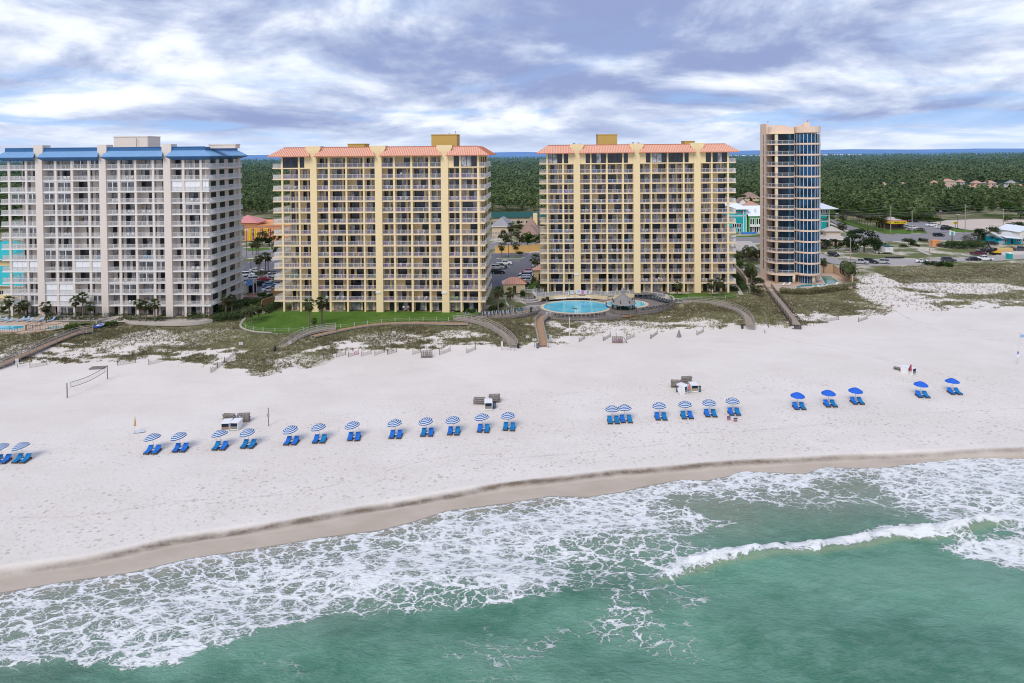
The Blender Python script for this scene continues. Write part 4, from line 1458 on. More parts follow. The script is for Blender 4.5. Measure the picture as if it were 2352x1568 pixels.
def frame_stack(loc, rz, n, label, w=0.7, seed=1):
 r = random.Random(seed)
 first = None
 for k in range(n):
  if first is None:
   t_ = thing('lounger_frame', label(k), 'lounger frame', loc, rz, 'stacked wooden lounger frames')
   b = MB()
   for s in (-1, 1):
    b.box(s * w / 2 - 0.04, s * w / 2 + 0.04, -0.95, 0.95, 0.06, 0.17)
   for j in range(9):
    b.box(-w / 2, w / 2, -0.92 + 0.22 * j, -0.92 + 0.22 * j + 0.14, 0.172, 0.2)
   b.build('slatted_top', WOODG, t_)
   for x in (-w / 2, w / 2):
    for y in (-0.8, 0.8):
     b = MB()
     b.box(x - 0.05, x + 0.05, y - 0.05, y + 0.05, -0.08, 0.06)
     b.build('leg', WOODG, t_)
   first = t_
  else:
   dup(first, (loc[0] + r.uniform(-0.07, 0.07), loc[1] + r.uniform(-0.07, 0.07), loc[2] + 0.285 * k), rz + r.uniform(-0.06, 0.06), label(k), 'stacked wooden lounger frames')

def closed_umbrella(loc, rz, lean, label, m1, m2, h=2.2, group=None):
 t_ = thing('closed_umbrella', label, 'umbrella', loc, rz, group)
 t_.rotation_euler = (lean[0], lean[1], rz)
 b = MB()
 b.cyl((0, 0, -0.2), (0, 0, h), 0.025, 0.025, 6)
 b.build('pole', POLE, t_)
 b = MB()
 n = 12
 for k in range(n):
  z0, z1 = (h * 0.42 + h * 0.55 * k / n, h * 0.42 + h * 0.55 * (k + 1) / n)
  b.cyl((0, 0, z0), (0, 0, z1), 0.17 * (1 - k / n) + 0.03, 0.17 * (1 - (k + 1) / n) + 0.03, 8, k % 2, caps=k == 0)
 b.build('canopy', [m1, m2], t_)

def bin_(loc, label, col=GRYP, group='bins on the beach', h=0.95, r=0.3):
 t_ = thing('litter_bin', label, 'bin', loc, 0, group)
 b = MB()
 b.cyl((0, 0, 0), (0, 0, h), r * 0.86, r, 14)
 b.build('body', col, t_, True)
 b = MB()
 b.cyl((0, 0, h), (0, 0, h + 0.05), r * 1.06, r * 1.06, 14)
 b.build('rim', BLKP, t_)
p = AT('e1', 395, 540)
storage_box(p + Vector((0, 0.85, 0)), rad(6), 'white storage box with a brown lower panel, left of the touching pair', BOXB)
p = AT('e1', 580, 530)
storage_box(p + Vector((0, 0.85, 0)), rad(-2), 'white storage box with a grey lower panel, right of the touching pair')
p = AT('e1', 420, 340)
frame_stack(p + Vector((0.1, 1.0, 0)), rad(82), 3, lambda k: f'grey wooden lounger frame behind the touching boxes, layer {ORD[k]} from the sand', seed=2)
p = AT('e1', 745, 375)
frame_stack(p + Vector((0, 0.5, 0)), rad(95), 5, lambda k: f'dark wooden lounger frame beside the touching boxes, layer {ORD[k]} from the sand', seed=3)
p = AT('e1', 760, 440)
closed_umbrella(p, 0, (rad(-8), rad(-24), 0), 'closed navy and white umbrella leaning on the right touching box', NAVY, CWH)
p = AT('e3', 805, 750)
storage_box(p + Vector((0, 0.85, 0)), rad(3), 'white storage box with a grey panel standing alone beside one grey bin')
p = AT('e3', 545, 600)
frame_stack(p + Vector((0.1, 0.5, 0)), rad(85), 4, lambda k: f'wooden lounger frame left of the lone white box, layer {ORD[k]} from the sand', seed=4)
p = AT('e3', 990, 555)
frame_stack(p + Vector((-0.1, 0.5, 0)), rad(98), 5, lambda k: f'wooden lounger frame behind the lone white box and bin, layer {ORD[k]} from the sand', seed=5)
p = AT('e3', 975, 690)
bin_(p, 'grey bin right beside the lone white storage box')
p = AT('e2', 480, 372)
storage_box(p + Vector((0, 0.9, 0)), rad(38), 'white storage box turned side on with an oval white board leaning on it', BOXG, 1.3, 1.8)
p = AT('e2', 625, 358)
storage_box(p + Vector((0.05, 0.95, 0)), rad(3), 'white storage box with a tan lower panel between an orange umbrella and a grey bin', mat('box_tan_panel', (0.36, 0.3, 0.18), 0.8, 0.2, 3))
p = AT('e2', 372, 300)
frame_stack(p + Vector((0.1, 0.6, 0)), rad(80), 5, lambda k: f'wooden lounger frame left of the boxes with the oval board, layer {ORD[k]} from the sand', seed=6)
p = AT('e2', 530, 250)
frame_stack(p + Vector((0, 0.7, 0)), rad(100), 5, lambda k: f'wooden lounger frame behind the boxes with the oval board, layer {ORD[k]} from the sand', seed=7)
bin_(AT('e2', 385, 345), 'grey bin left of the oval white board')
bin_(AT('e2', 692, 345), 'grey bin at the right end of the boxes with the oval board')
t_ = thing('paddle_board', 'oval white board with a dark rim leaning against a storage box', 'paddle board', AT('e2', 435, 380), rad(38))
t_.rotation_euler = (rad(-12), rad(-25), rad(38))
b = MB()
pts = [(0.36 * math.cos(a), 0.72 * math.sin(a) + 0.7) for a in (2 * PI * k / 24 for k in range(24))]
f0 = len(b.v)
b.v += [(x, -0.05, z) for x, z in pts] + [(x, 0, z) for x, z in pts]
b.f += [tuple(range(24)), tuple(range(47, 23, -1))]
b.m += [0, 0]
for k in range(24):
 b.f.append((k, (k + 1) % 24, 24 + (k + 1) % 24, 24 + k))
 b.m.append(1)
b.build('board', [SHUT, DKM], t_)
p = AT('e2', 528, 385)
closed_umbrella(p, 0, (rad(-4), rad(2), 0), 'closed navy and white umbrella standing before the boxes with the oval board', NAVY, CWH, 2.1)
p = AT('e2', 555, 385)
closed_umbrella(p, 0, (rad(-4), rad(-1), 0), 'closed orange umbrella standing before the boxes with the oval board', mat('orange_cloth', (0.65, 0.16, 0.07), 0.8), mat('orange_cloth', (0.65, 0.16, 0.07)), 2.1)
p = AT('e4', 440, 765)
storage_box(p + Vector((0.0, 1.1, 0)), rad(33), 'long white storage box with purple flags leaning on it', BOXG, 1.25, 2.3)
p = AT('e4', 235, 690)
frame_stack(p + Vector((0.2, 0.4, 0)), rad(38), 2, lambda k: f'wooden lounger frame beside the long white box, layer {ORD[k]} from the sand', seed=8)
p = AT('e4', 375, 765)
closed_umbrella(p, 0, (rad(-3), rad(16), 0), 'closed purple umbrella leaning on the long white box', mat('purple_cloth', (0.11, 0.03, 0.14), 0.8), mat('purple_cloth', (0.11, 0.03, 0.14)), 2.2)
p = AT('e4', 408, 768)
closed_umbrella(p, 0, (rad(-3), rad(10), 0), 'closed red umbrella leaning on the long white box', mat('red_cloth', (0.5, 0.08, 0.06), 0.8), mat('red_cloth', (0.5, 0.08, 0.06)), 2.2)
FLAGR = mat('flag_red', (0.5, 0.05, 0.07), 0.8)
t_ = thing('folding_chair', 'folding beach chair in red, white and navy, the left one of two', 'folding chair', AT('e2', 1105, 745), rad(160), 'folding chairs in red, white and navy')
b = MB()
for k in range(6):
 y0, z0 = (0.18 + 0.05 * k, 0.32 + 0.085 * k)
 b.hexa([(-0.27, y0, z0), (0.27, y0, z0), (0.27, y0 + 0.02, z0), (-0.27, y0 + 0.02, z0), (-0.27, y0 + 0.05, z0 + 0.085), (0.27, y0 + 0.05, z0 + 0.085), (0.27, y0 + 0.07, z0 + 0.085), (-0.27, y0 + 0.07, z0 + 0.085)], 2 if k > 2 else k % 2)
b.build('backrest', [FLAGR, CWH, NAVY], t_)
b = MB()
b.hexa([(-0.27, -0.25, 0.3), (0.27, -0.25, 0.3), (0.27, 0.2, 0.24), (-0.27, 0.2, 0.24), (-0.27, -0.25, 0.33), (0.27, -0.25, 0.33), (0.27, 0.2, 0.27), (-0.27, 0.2, 0.27)])
b.build('seat', FLAGR, t_)
for x in (-0.28, 0.28):
 b = MB()
 b.bar((x, -0.28, 0), (x, 0.22, 0.5), 0.025)
 b.bar((x, 0.3, 0), (x, -0.2, 0.5), 0.025)
 b.bar((x, -0.25, 0.5), (x, 0.3, 0.52), 0.04, 0.025)
 b.build('leg', POLE, t_)
dup(t_, AT('e2', 1195, 765), rad(172), 'folding beach chair in red, white and navy, the right one of two')
closed_umbrella(AT('c5', 930, 1085), 0, (0, rad(2), 0), 'closed orange and cream striped umbrella standing by itself', mat('straw_cloth', (0.58, 0.26, 0.06), 0.8), mat('cream_cloth', (0.66, 0.5, 0.28), 0.8), 2.6)
p = AT('c5', 962, 1084)
t_ = thing('beach_towel', 'crumpled white towel lying beside the closed orange umbrella', 'towel', p, 0.2)
b = MB()
gx, gy = np.meshgrid(np.linspace(-0.8, 0.8, 9), np.linspace(-0.4, 0.4, 6))
gz = 0.05 + 0.13 * vnoise(gx * 3, gy * 3, 5)
pts = list(zip(gx.ravel(), gy.ravel(), gz.ravel()))
b.v = [tuple(map(float, q)) for q in pts]
b.f = [tuple((int(i) for i in f)) for f in grid_faces(9, 6)]
b.m = [0] * len(b.f)
b.build('cloth', CWH, t_, True)
p = AT('e1', 1250, 432)
t_ = thing('marker_post', 'tall wooden post with a small notice on the open sand', 'post', p)
b = MB()
b.cyl((0, 0, -0.4), (0, 0, 2.9), 0.08, 0.07, 8)
b.build('post', WOODG, t_)
b = MB()
b.box(-0.2, 0.2, -0.12, -0.085, 1.5, 2.0)
b.build('sign_board', mat('faded_notice', (0.42, 0.33, 0.3), 0.7), t_)
p = AT('c7', 2308, 607)
t_ = thing('warning_flag', 'white flag with a blue ring at the far right of the sand', 'flag', p)
b = MB()
b.cyl((0, 0, -0.3), (0, 0, 2.6), 0.09, 0.08, 8)
b.build('post', mat('pale_post', (0.6, 0.6, 0.58), 0.7), t_)
b = MB()
b.box(-0.25, 0.2, -0.14, -0.095, 1.3, 1.9)
b.box(-0.15, 0.15, -0.14, -0.095, 2.0, 2.5, 1)
b.build('sign_board', [SIGNW, mat('sign_blue', (0.14, 0.22, 0.55), 0.6)], t_)
b = MB()
b.cyl((0.05, 0, 2.3), (0.42, 0, 6.3), 0.03, 0.02, 6)
b.build('pole', POLE, t_)
b = MB()
n = 8
for k in range(n):
 x0, x1 = (0.42 + 1.7 * k / n, 0.42 + 1.7 * (k + 1) / n)
 y0, y1 = (0.08 * math.sin(k * 1.1), 0.08 * math.sin((k + 1) * 1.1))
 b.poly(((x0, y0, 5.2), (x1, y1, 5.1), (x1, y1, 6.1), (x0, y0, 6.2)))
fl = b.build('flag', CWH, t_)
b = MB()
c = (0.85, -0.09, 5.65)
for k in range(16):
 a0, a1 = (2 * PI * k / 16, 2 * PI * (k + 1) / 16)
 b.poly([(c[0] + r_ * math.cos(a), c[1], c[2] + r_ * math.sin(a)) for r_, a in ((0.26, a0), (0.26, a1), (0.16, a1), (0.16, a0))])
b.poly([(1.15, -0.1, 5.45), (2.0, -0.1, 5.3), (2.0, -0.1, 5.45), (1.15, -0.1, 5.6)])
b.build('ring_mark', mat('mark_blue', (0.1, 0.28, 0.62), 0.7), fl)
pa, pb = (AT('c5', 464, 845), AT('c5', 742, 716))
t_ = thing('volleyball_net', 'sagging black volleyball net strung between two wooden posts', 'volleyball net', (0, 0, 0))
for p in (pa, pb):
 b = MB()
 b.cyl(p + Vector((0, 0, -0.4)), p + Vector((0, 0, 2.65)), 0.1, 0.09, 8)
 b.build('post', WOODG, t_)
b = MB()
e0, e1 = (pa.lerp(pb, 0.09), pb.lerp(pa, 0.06))
n = 16
for h0 in (2.5, 1.6):
 q = [e0.lerp(e1, k / n) + Vector((0, 0, h0 - 0.34 * math.sin(PI * k / n))) for k in range(n + 1)]
 for k in range(n):
  b.bar(q[k], q[k + 1], 0.035, 0.07)
for e in (e0, e1):
 b.bar(e + Vector((0, 0, 1.6)), e + Vector((0, 0, 2.5)), 0.05, 0.05)
b.build('net_tape', BLKP, t_)
b = MB()
d = e1 - e0
nx = 60
for k in range(nx + 1):
 f = k / nx
 sg = -0.34 * math.sin(PI * f)
 q = e0 + d * f
 b.bar(q + Vector((0, 0, 1.6 + sg)), q + Vector((0, 0, 2.5 + sg)), 0.006, 0.006)
b.build('netting', BLKP, t_)
b = MB()
for p, e in ((pa, e0), (pb, e1)):
 b.bar(p + Vector((0, 0, 2.55)), e + Vector((0, 0, 2.5)), 0.012)
 b.bar(p + Vector((0, 0, 1.5)), e + Vector((0, 0, 1.6)), 0.012)
b.build('guy_cord', BLKP, t_)
t_ = thing('broken_decking', 'dark broken panel of wooden decking half buried near the volleyball net', 'decking', AT('c5', 676, 640), rad(6))
b = MB()
for k in range(8):
 b.box(-1.4, 1.4, -0.9 + 0.22 * k, -0.72 + 0.22 * k, 0.1, 0.17)
for x in (-1.2, 0, 1.2):
 b.box(x - 0.06, x + 0.06, -0.95, 0.95, -0.1, 0.098)
b.build('planks', WOODG, t_)
RK = thing('toy_rack', 'open wooden rack of crossed bars standing empty at the dune edge', 'rack', AT('c6', 593, 566), rad(2), 'wooden beach toy racks')
b = MB()
w, h, d = (2.25, 1.35, 0.8)
for z in (0.12, 0.5, 0.9, 1.3):
 for y in (-d / 2, d / 2):
  b.box(-w / 2, w / 2, y - 0.03, y + 0.03, z - 0.045, z + 0.045)
for k in range(6):
 x = -w / 2 + w * k / 5
 for y in (-d / 2, d / 2):
  b.box(x - 0.045, x + 0.045, y - 0.065 if y < 0 else y + 0.031, y - 0.031 if y < 0 else y + 0.065, -0.1, h)
for x in (-w / 2, w / 2):
 for z in (0.12, 0.9):
  b.box(x - 0.044, x + 0.044, -d / 2, d / 2, z - 0.04, z + 0.04)
b.build('frame', WOODG, RK)
b = MB()
b.box(-w / 2 + 0.05, w / 2 - 0.05, -d / 2 + 0.03, d / 2 - 0.03, 0.16, 0.19)
b.build('shelf', WOODG, RK)
RK2 = dup(RK, AT('c6', 1910, 465), rad(-4), 'open wooden rack holding pink floats near the dune edge')
for k, (x, z, r_) in enumerate(((-0.5, 0.55, 0.32), (0.2, 0.5, 0.3), (0.7, 0.6, 0.3))):
 q = Vector(RK2.location)
 t_ = thing('swim_ring', 'pink swim ring kept in the wooden rack', 'swim ring', (q.x + x, q.y, q.z + z - 0.05), 0.3 * k, 'pink swim rings in the rack')
 t_.rotation_euler = (rad(70), 0, 0.3 * k)
 b = MB()
 for i in range(14):
  for j in range(6):
   P_ = lambda a, c: ((r_ + 0.09 * math.cos(c)) * math.cos(a), (r_ + 0.09 * math.cos(c)) * math.sin(a), 0.09 * math.sin(c))
   a0, a1, c0, c1_ = (2 * PI * i / 14, 2 * PI * (i + 1) / 14, 2 * PI * j / 6, 2 * PI * (j + 1) / 6)
   b.poly((P_(a0, c0), P_(a1, c0), P_(a1, c1_), P_(a0, c1_)))
 ringm = b.mesh('ring', mat('pink_vinyl', (0.72, 0.2, 0.45), 0.3))
 o = bpy.data.objects.new('ring', ringm)
 COL.objects.link(o)
 o.parent = t_
t_ = thing('swim_ring', 'pink swim ring hanging on the sand fence', 'swim ring', AT('c6', 105, 548) + Vector((0, -0.1, 0.4)), 0)
t_.rotation_euler = (rad(75), 0, 0)
o = bpy.data.objects.new('ring', ringm)
COL.objects.link(o)
o.parent = t_
t_ = thing('beach_slide', 'small grey slide propped at the end of the rack with floats', 'slide', Vector(RK2.location) + Vector((1.35, 0, 0)), 0)
b = MB()
b.hexa([(0.0, -0.3, 1.2), (0.0, 0.3, 1.2), (0.1, 0.3, 1.3), (0.1, -0.3, 1.3), (0.7, -0.3, 0), (0.7, 0.3, 0), (0.85, 0.3, 0.05), (0.85, -0.3, 0.05)])
b.build('chute', GRYP, t_)
t_ = thing('shade_cone', 'small folded grey tent shaped like a cone at the dune edge', 'tent', AT('d3', 2195, 590))
b = MB()
b.cyl((0, 0, 0), (0.05, 0, 1.9), 0.62, 0.03, 4)
b.build('cover', mat('grey_canvas', (0.26, 0.25, 0.24), 0.9), t_)
SLAT = mat('fence_slat', (0.3, 0.26, 0.225), 0.9, 0.2, 2)

def sand_fence(p, q, label, sparse=0.13):
 p, q = (Vector(p), Vector(q))
 t_ = thing('sand_fence', label, 'sand fence', p, 0, 'short sand fences along the dune edge')
 d = q - p
 L = d.length
 n = max(2, int(L / sparse))
 b = MB()
 r = random.Random(int(p.x * 77))
 for k in range(n):
  e = d * (k / n)
  z = ter(p.x + e.x, p.y + e.y) - p.z
  s = 0.25 * math.sin(PI * k / n)
  b.bar((e.x, e.y, z - 0.1), (e.x + r.uniform(-0.06, 0.06), e.y, z + 0.95 - s + r.uniform(-0.1, 0.05)), 0.035, 0.012)
 for h in (0.25, 0.7):
  for k in range(6):
   e0, e1 = (d * (k / 6), d * ((k + 1) / 6))
   z0 = ter(p.x + e0.x, p.y + e0.y) - p.z
   z1 = ter(p.x + e1.x, p.y + e1.y) - p.z
   b.bar((e0.x, e0.y, z0 + h - 0.2 * math.sin(PI * k / 6)), (e1.x, e1.y, z1 + h - 0.2 * math.sin(PI * (k + 1) / 6)), 0.015)
 b.build('slats', SLAT, t_)
 for e in (Vector((0, 0, 0)), d):
  z = ter(p.x + e.x, p.y + e.y) - p.z
  b = MB()
  b.cyl((e.x, e.y, z - 0.2), (e.x, e.y, z + 1.2), 0.05, 0.045, 6)
  b.build('post', WOODD, t_)
FEN = [('c5', 207, 640, 324, 618, 'sagging slatted fence near the deck chairs sign at the far left'), ('c5', 1027, 618, 1126, 594, 'slatted fence right of the broken decking'), ('c5', 810, 622, 935, 604, 'low collapsed slatted fence left of the dune tongue'), ('c5', 1456, 672, 1502, 640, 'lowest slatted fence of the diagonal line on the left dune'), ('c5', 1502, 640, 1550, 602, 'middle slatted fence of the diagonal line on the left dune'), ('c5', 1550, 602, 1624, 545, 'upper slatted fence of the diagonal line on the left dune'), ('f8', 363, 205, 445, 180, 'slatted fence behind the dune tongue tufts'), ('f8', 477, 195, 562, 172, 'slatted fence left of the pink ring'), ('f8', 587, 192, 675, 165, 'slatted fence with the pink swim ring on it'), ('f8', 702, 185, 790, 162, 'slatted fence just right of the pink ring'), ('f8', 823, 178, 912, 150, 'slatted fence third left of the empty rack'), ('f8', 935, 172, 1018, 148, 'slatted fence second left of the empty rack'), ('f8', 1165, 170, 1235, 150, 'slatted fence touching the empty rack'), ('f8', 1403, 175, 1500, 140, 'slatted fence right of the empty rack'), ('f8', 1648, 158, 1728, 125, 'slatted fence left of the curved boardwalk foot'), ('d3', 1200, 640, 1258, 605, 'slatted fence beside the flagless pole'), ('d3', 1440, 630, 1515, 585, 'slatted fence left of the rack with floats'), ('d3', 1675, 620, 1750, 590, 'slatted fence right of the rack with floats'), ('d3', 1910, 608, 1980, 560, 'slatted fence left of the grey cone tent'), ('c7', 105, 412, 150, 390, 'slatted fence left of the right curved boardwalk'), ('c7', 1215, 320, 1275, 300, 'slatted fence before the brown dune by the path'), ('c7', 930, 325, 1080, 305, 'slatted fence near the foot of the straight right boardwalk'), ('c7', 560, 300, 600, 360, 'slatted fence between the two right boardwalks')]
for zm, x0, y0, x1, y1, lb in FEN:
 sand_fence(AT(zm, x0, y0), AT(zm, x1, y1), lb)
SIGNS = [('c5', 1664, 508, 1.5, 'pair of white notices on a post in the left dune', 2), ('d7', 1240, 905, 0.9, 'white notice at the foot of the lawn ramp', 1), ('c6', 367, 428, 1.5, 'pair of white notices on a post in the middle dune', 2), ('c6', 1288, 455, 1.3, 'white notice in the grass left of the straight boardwalk', 1), ('c6', 1450, 460, 1.6, 'two stacked white notices right of the straight boardwalk', 3), ('c6', 1113, 515, 1.9, 'tall double white notice left of the curved boardwalk foot', 4), ('c6', 2073, 350, 1.3, 'white notice in the dune before the pavilion', 1), ('c6', 1903, 462, 2.3, 'white notice behind the rack with floats', 1), ('c7', 572, 398, 2.1, 'white notice on a post at the right curved boardwalk', 4), ('c6', 595, 560, 2.4, 'white notice behind the empty rack', 1), ('c6', 1338, 495, 1.9, 'orange and white notice left of the straight boardwalk foot', 2), ('c5', 388, 445, 1.4, 'white notice by the left boardwalk rail', 1), ('c5', 120, 635, 1.8, 'wooden notice frame with white boards at the far left boardwalk', 3), ('c6', 1436, 500, 1.0, 'white notice at the right rail of the straight boardwalk foot', 1), ('c7', 762, 370, 0.8, 'white notice at the foot of the tower boardwalk', 1)]
for zm, x, y, h, lb, kind in SIGNS:
 p = AT(zm, x, y)
 t_ = thing('dune_sign', lb, 'sign', p, rad(rr.uniform(-8, 8)), 'small signs in the dunes')
 b = MB()
 b.box(-0.05, 0.05, -0.05, 0.05, -0.3, h)
 b.build('post', WOODG, t_)
 brd = {1: [(-0.3, 0.3, h - 0.5, h)], 2: [(-0.42, -0.06, h - 0.55, h), (0.06, 0.42, h - 0.55, h)], 3: [(-0.3, 0.3, h - 0.5, h), (-0.3, 0.3, h - 1.1, h - 0.6)], 4: [(-0.2, -0.03, h - 1.1, h), (0.03, 0.2, h - 1.1, h)]}[kind]
 for x0, x1, z0, z1 in brd:
  b = MB()
  b.box(x0, x1, -0.09, -0.052, z0, z1)
  q = b.build('sign_board', SIGNW, t_)
  b = MB()
  for k in range(3):
   zz = z1 - (z1 - z0) * (0.25 + 0.25 * k)
   b.box(x0 + 0.05, x1 - 0.05 - 0.08 * (k % 2), -0.094, -0.091, zz - 0.03, zz + 0.02)
  b.build('text_lines', DKM, q)
p = AT('d3', 1107, 635)
t_ = thing('bare_pole', 'tall slim white pole standing in the dune before the pool', 'pole', p)
b = MB()
b.cyl((0, 0, -0.3), (0, 0, top_z(p, 'd3', 392) - p.z), 0.07, 0.05, 8)
b.build('pole', WHITE, t_)
bin_(AT('d3', 595, 700), 'black bin at the foot of the curved boardwalk', BLKP)
bin_(AT('d3', 787, 700), 'blue grey bin at the foot of the straight boardwalk')
bin_(AT('d7', 1020, 985), 'black bin in the dune beside the lawn ramp', BLKP, h=1.0)
bin_(AT('c7', 418, 365), 'dark bin left of the right curved boardwalk foot', BLKP)
SKIN = mat('skin', (0.5, 0.3, 0.21), 0.6, 0.05)

def person(loc, rz, label, shirt, shorts, hair=(0.06, 0.04, 0.03), h=1.72, arm=0.15, parent=None, sit=False):
 root = thing('person', label, 'person', loc, rz)
 me = bpy.data.meshes.new('body')
 s = h / 1.72
 hip = 0.92 if not sit else 0.5
 kn = [(-0.1, 0, 0.48), (0.1, -0.12, 0.5)] if not sit else [(-0.1, -0.42, 0.5), (0.1, -0.42, 0.5)]
 ft = [(-0.1, 0.1, 0.06), (0.1, -0.16, 0.06)] if not sit else [(-0.1, -0.45, 0.06), (0.1, -0.45, 0.06)]
 dz = hip - 0.92
 V_ = [(0, 0, 0.95 + dz), (0, 0, 1.15 + dz), (0, 0, 1.38 + dz), (0, 0, 1.47 + dz), (0, -0.01, 1.56 + dz), (0, -0.015, 1.66 + dz), (-0.18, 0, 1.38 + dz), (-0.25, arm * 0.3, 1.12 + dz), (-0.24, -arm, 0.88 + dz), (-0.24, -arm * 1.1, 0.78 + dz), (0.18, 0, 1.38 + dz), (0.25, -arm * 0.3, 1.12 + dz), (0.24, -arm * 1.4, 0.9 + dz), (0.24, -arm * 1.7, 0.81 + dz), (-0.1, 0, 0.88 + dz), kn[0], ft[0], (ft[0][0], ft[0][1] - 0.15, 0.035), (0.1, 0, 0.88 + dz), kn[1], ft[1], (ft[1][0], ft[1][1] - 0.15, 0.035)]
 E_ = [(0, 1), (1, 2), (2, 3), (3, 4), (4, 5), (2, 6), (6, 7), (7, 8), (8, 9), (2, 10), (10, 11), (11, 12), (12, 13), (0, 14), (14, 15), (15, 16), (16, 17), (0, 18), (18, 19), (19, 20), (20, 21)]
 R_ = [0.14, 0.125, 0.15, 0.055, 0.085, 0.09, 0.06, 0.045, 0.035, 0.03, 0.06, 0.045, 0.035, 0.03, 0.095, 0.06, 0.04, 0.035, 0.095, 0.06, 0.04, 0.035]
 me.from_pydata([tuple((c * s for c in v)) for v in V_], E_, [])
 me.materials.append(SKIN)
 o = bpy.data.objects.new('body', me)
 COL.objects.link(o)
 o.parent = root
 md = o.modifiers.new('skin', 'SKIN')
 me.skin_vertices[0].data[0].use_root = True
 for k, r_ in enumerate(R_):
  me.skin_vertices[0].data[k].radius = (r_ * s, r_ * s * (0.72 if k < 3 else 1))
 o.modifiers.new('smooth', 'SUBSURF').levels = 1
 o.modifiers['smooth'].render_levels = 2
 b = MB()
 z0, z1 = ((0.93 + dz) * s, (1.44 + dz) * s)
 for a_, c_, r0, r1 in ((z0, z0 + 0.25 * s, 0.185, 0.17), (z0 + 0.25 * s, z1 - 0.06 * s, 0.17, 0.2), (z1 - 0.06 * s, z1, 0.2, 0.09)):
  f0 = len(b.v)
  n = 12
  for k in range(n):
   q = 2 * PI * k / n
   b.v.append((r0 * s * math.cos(q), r0 * 0.75 * s * math.sin(q), a_))
   b.v.append((r1 * s * math.cos(q), r1 * 0.75 * s * math.sin(q), c_))
  for k in range(n):
   j = (k + 1) % n
   b.f.append((f0 + 2 * k, f0 + 2 * j, f0 + 2 * j + 1, f0 + 2 * k + 1))
   b.m.append(0)
 for v0, v1, r_ in ((6, 7, 0.075), (10, 11, 0.075)):
  b.cyl([c * s for c in V_[v0]], [(V_[v0][i] * 0.3 + V_[v1][i] * 0.7) * s for i in range(3)], r_ * s, r_ * s, 8)
 b.build('shirt', shirt, root, True)
 b = MB()
 for a_, c_ in ((14, 15), (18, 19)):
  b.cyl([c * s for c in V_[a_]], [(V_[a_][i] * 0.25 + V_[c_][i] * 0.75) * s for i in range(3)], 0.115 * s, 0.085 * s, 10)
 b.cyl((0, 0, (0.86 + dz) * s), (0, 0, (1.0 + dz) * s), 0.175 * s, 0.165 * s, 12)
 b.build('shorts', shorts, root, True)
 b = MB()
 b.sphere((0, 0.015 * s, (1.665 + dz) * s), 0, 10, 6, 0, (0.098 * s, 0.112 * s, 0.105 * s))
 b.build('hair', mat(f'hair_{hair[0]}', hair, 0.8), root, True)
 return root
REDC = mat('red_shirt', (0.55, 0.1, 0.1), 0.8)
TEALC = mat('teal_shirt', (0.03, 0.32, 0.38), 0.8)
BLUC = mat('blue_shirt', (0.04, 0.1, 0.42), 0.8)
PINK = mat('pink_shirt', (0.65, 0.3, 0.36), 0.8)
DKSH = mat('dark_shorts', (0.04, 0.045, 0.06), 0.8)
person(AT('c7', 1442, 228), rad(10), 'person in a white top and red cap walking down the sandy path', CWH, REDC, (0.5, 0.08, 0.08))
GRASS = None
m = bpy.data.materials.new('lawn_grass')
t = NT(m)
MATS['lawn_grass'] = m
pos = t.add('ShaderNodeNewGeometry').outputs['Position']
c = t.mix(t.ramp(t.noise(pos, 0.22, 5, 0.65).outputs[0], 0.3, 0.7), (0.066, 0.142, 0.022), (0.112, 0.205, 0.036))
c = t.mix(t.math('MULTIPLY', t.ramp(t.noise(pos, 2.5, 4, 0.7).outputs[0], 0.4, 0.8), 0.5), c, (0.15, 0.27, 0.05))
p_ = t.add('ShaderNodeBsdfPrincipled', i_Roughness=0.95)
t.set(p_, 'Specular IOR Level', 0.1)
t.l.new(c, p_.inputs['Base Color'])
b_ = t.add('ShaderNodeBump', i_Strength=0.6, i_Distance=0.08)
t.l.new(t.noise(pos, 9, 3, 0.7).outputs[0], b_.inputs['Height'])
t.l.new(b_.outputs[0], p_.inputs['Normal'])
t.out(p_.outputs[0])
GRASS = m
PAVE = mat('grey_brown_paving', (0.23, 0.205, 0.2), 0.85, 0.16, 0.7, 0.3, 12, 0.2, fine=0.12)
CONC = mat('pale_concrete', (0.52, 0.47, 0.42), 0.85, 0.12, 0.4, 0.2, 10, 0.15, fine=0.06)
TANC = mat('tan_paving', (0.58, 0.44, 0.34), 0.85, 0.12, 0.5, 0.2, 10, 0.15, fine=0.08)
BRICK = mat('brick_paving', (0.34, 0.15, 0.11), 0.85, 0.2, 1, 0.2, 10)
ROCK = mat('grey_stone_wall', (0.36, 0.33, 0.28), 0.9, 0.45, 1.1, 0.9, 3, 0.15, fine=0.3)
ASPH = mat('asphalt', (0.155, 0.15, 0.165), 0.9, 0.14, 0.12, 0.2, 14, 0.15, fine=0.08)
ROADM = mat('pale_road', (0.27, 0.255, 0.26), 0.9, 0.12, 0.1, 0.15, 14, 0.15, fine=0.06)  # pale grey surface for highway, side street and diner lot
CONW = mat('white_kerb', (0.66, 0.63, 0.6), 0.8, 0.08)

def sheet(name, pts, m, z, desc, kind='structure', cat=None, thick=None):
 b = MB()
 P_ = [(q[0], q[1]) for q in pts]
 if sum((P_[i][0] * P_[(i + 1) % len(P_)][1] - P_[(i + 1) % len(P_)][0] * P_[i][1] for i in range(len(P_)))) < 0:
  P_ = P_[::-1]
 if thick:
  b.prism(P_, z - thick, z)
 else:
  b.poly([(x, y, z) for x, y in P_])
 o = b.build(name, m)
 bmm = bmesh.new()
 bmm.from_mesh(o.data)
 bmesh.ops.triangulate(bmm, faces=[f for f in bmm.faces if len(f.verts) > 4])
 bmm.to_mesh(o.data)
 bmm.free()
 return tag(o, desc, cat, kind=kind)

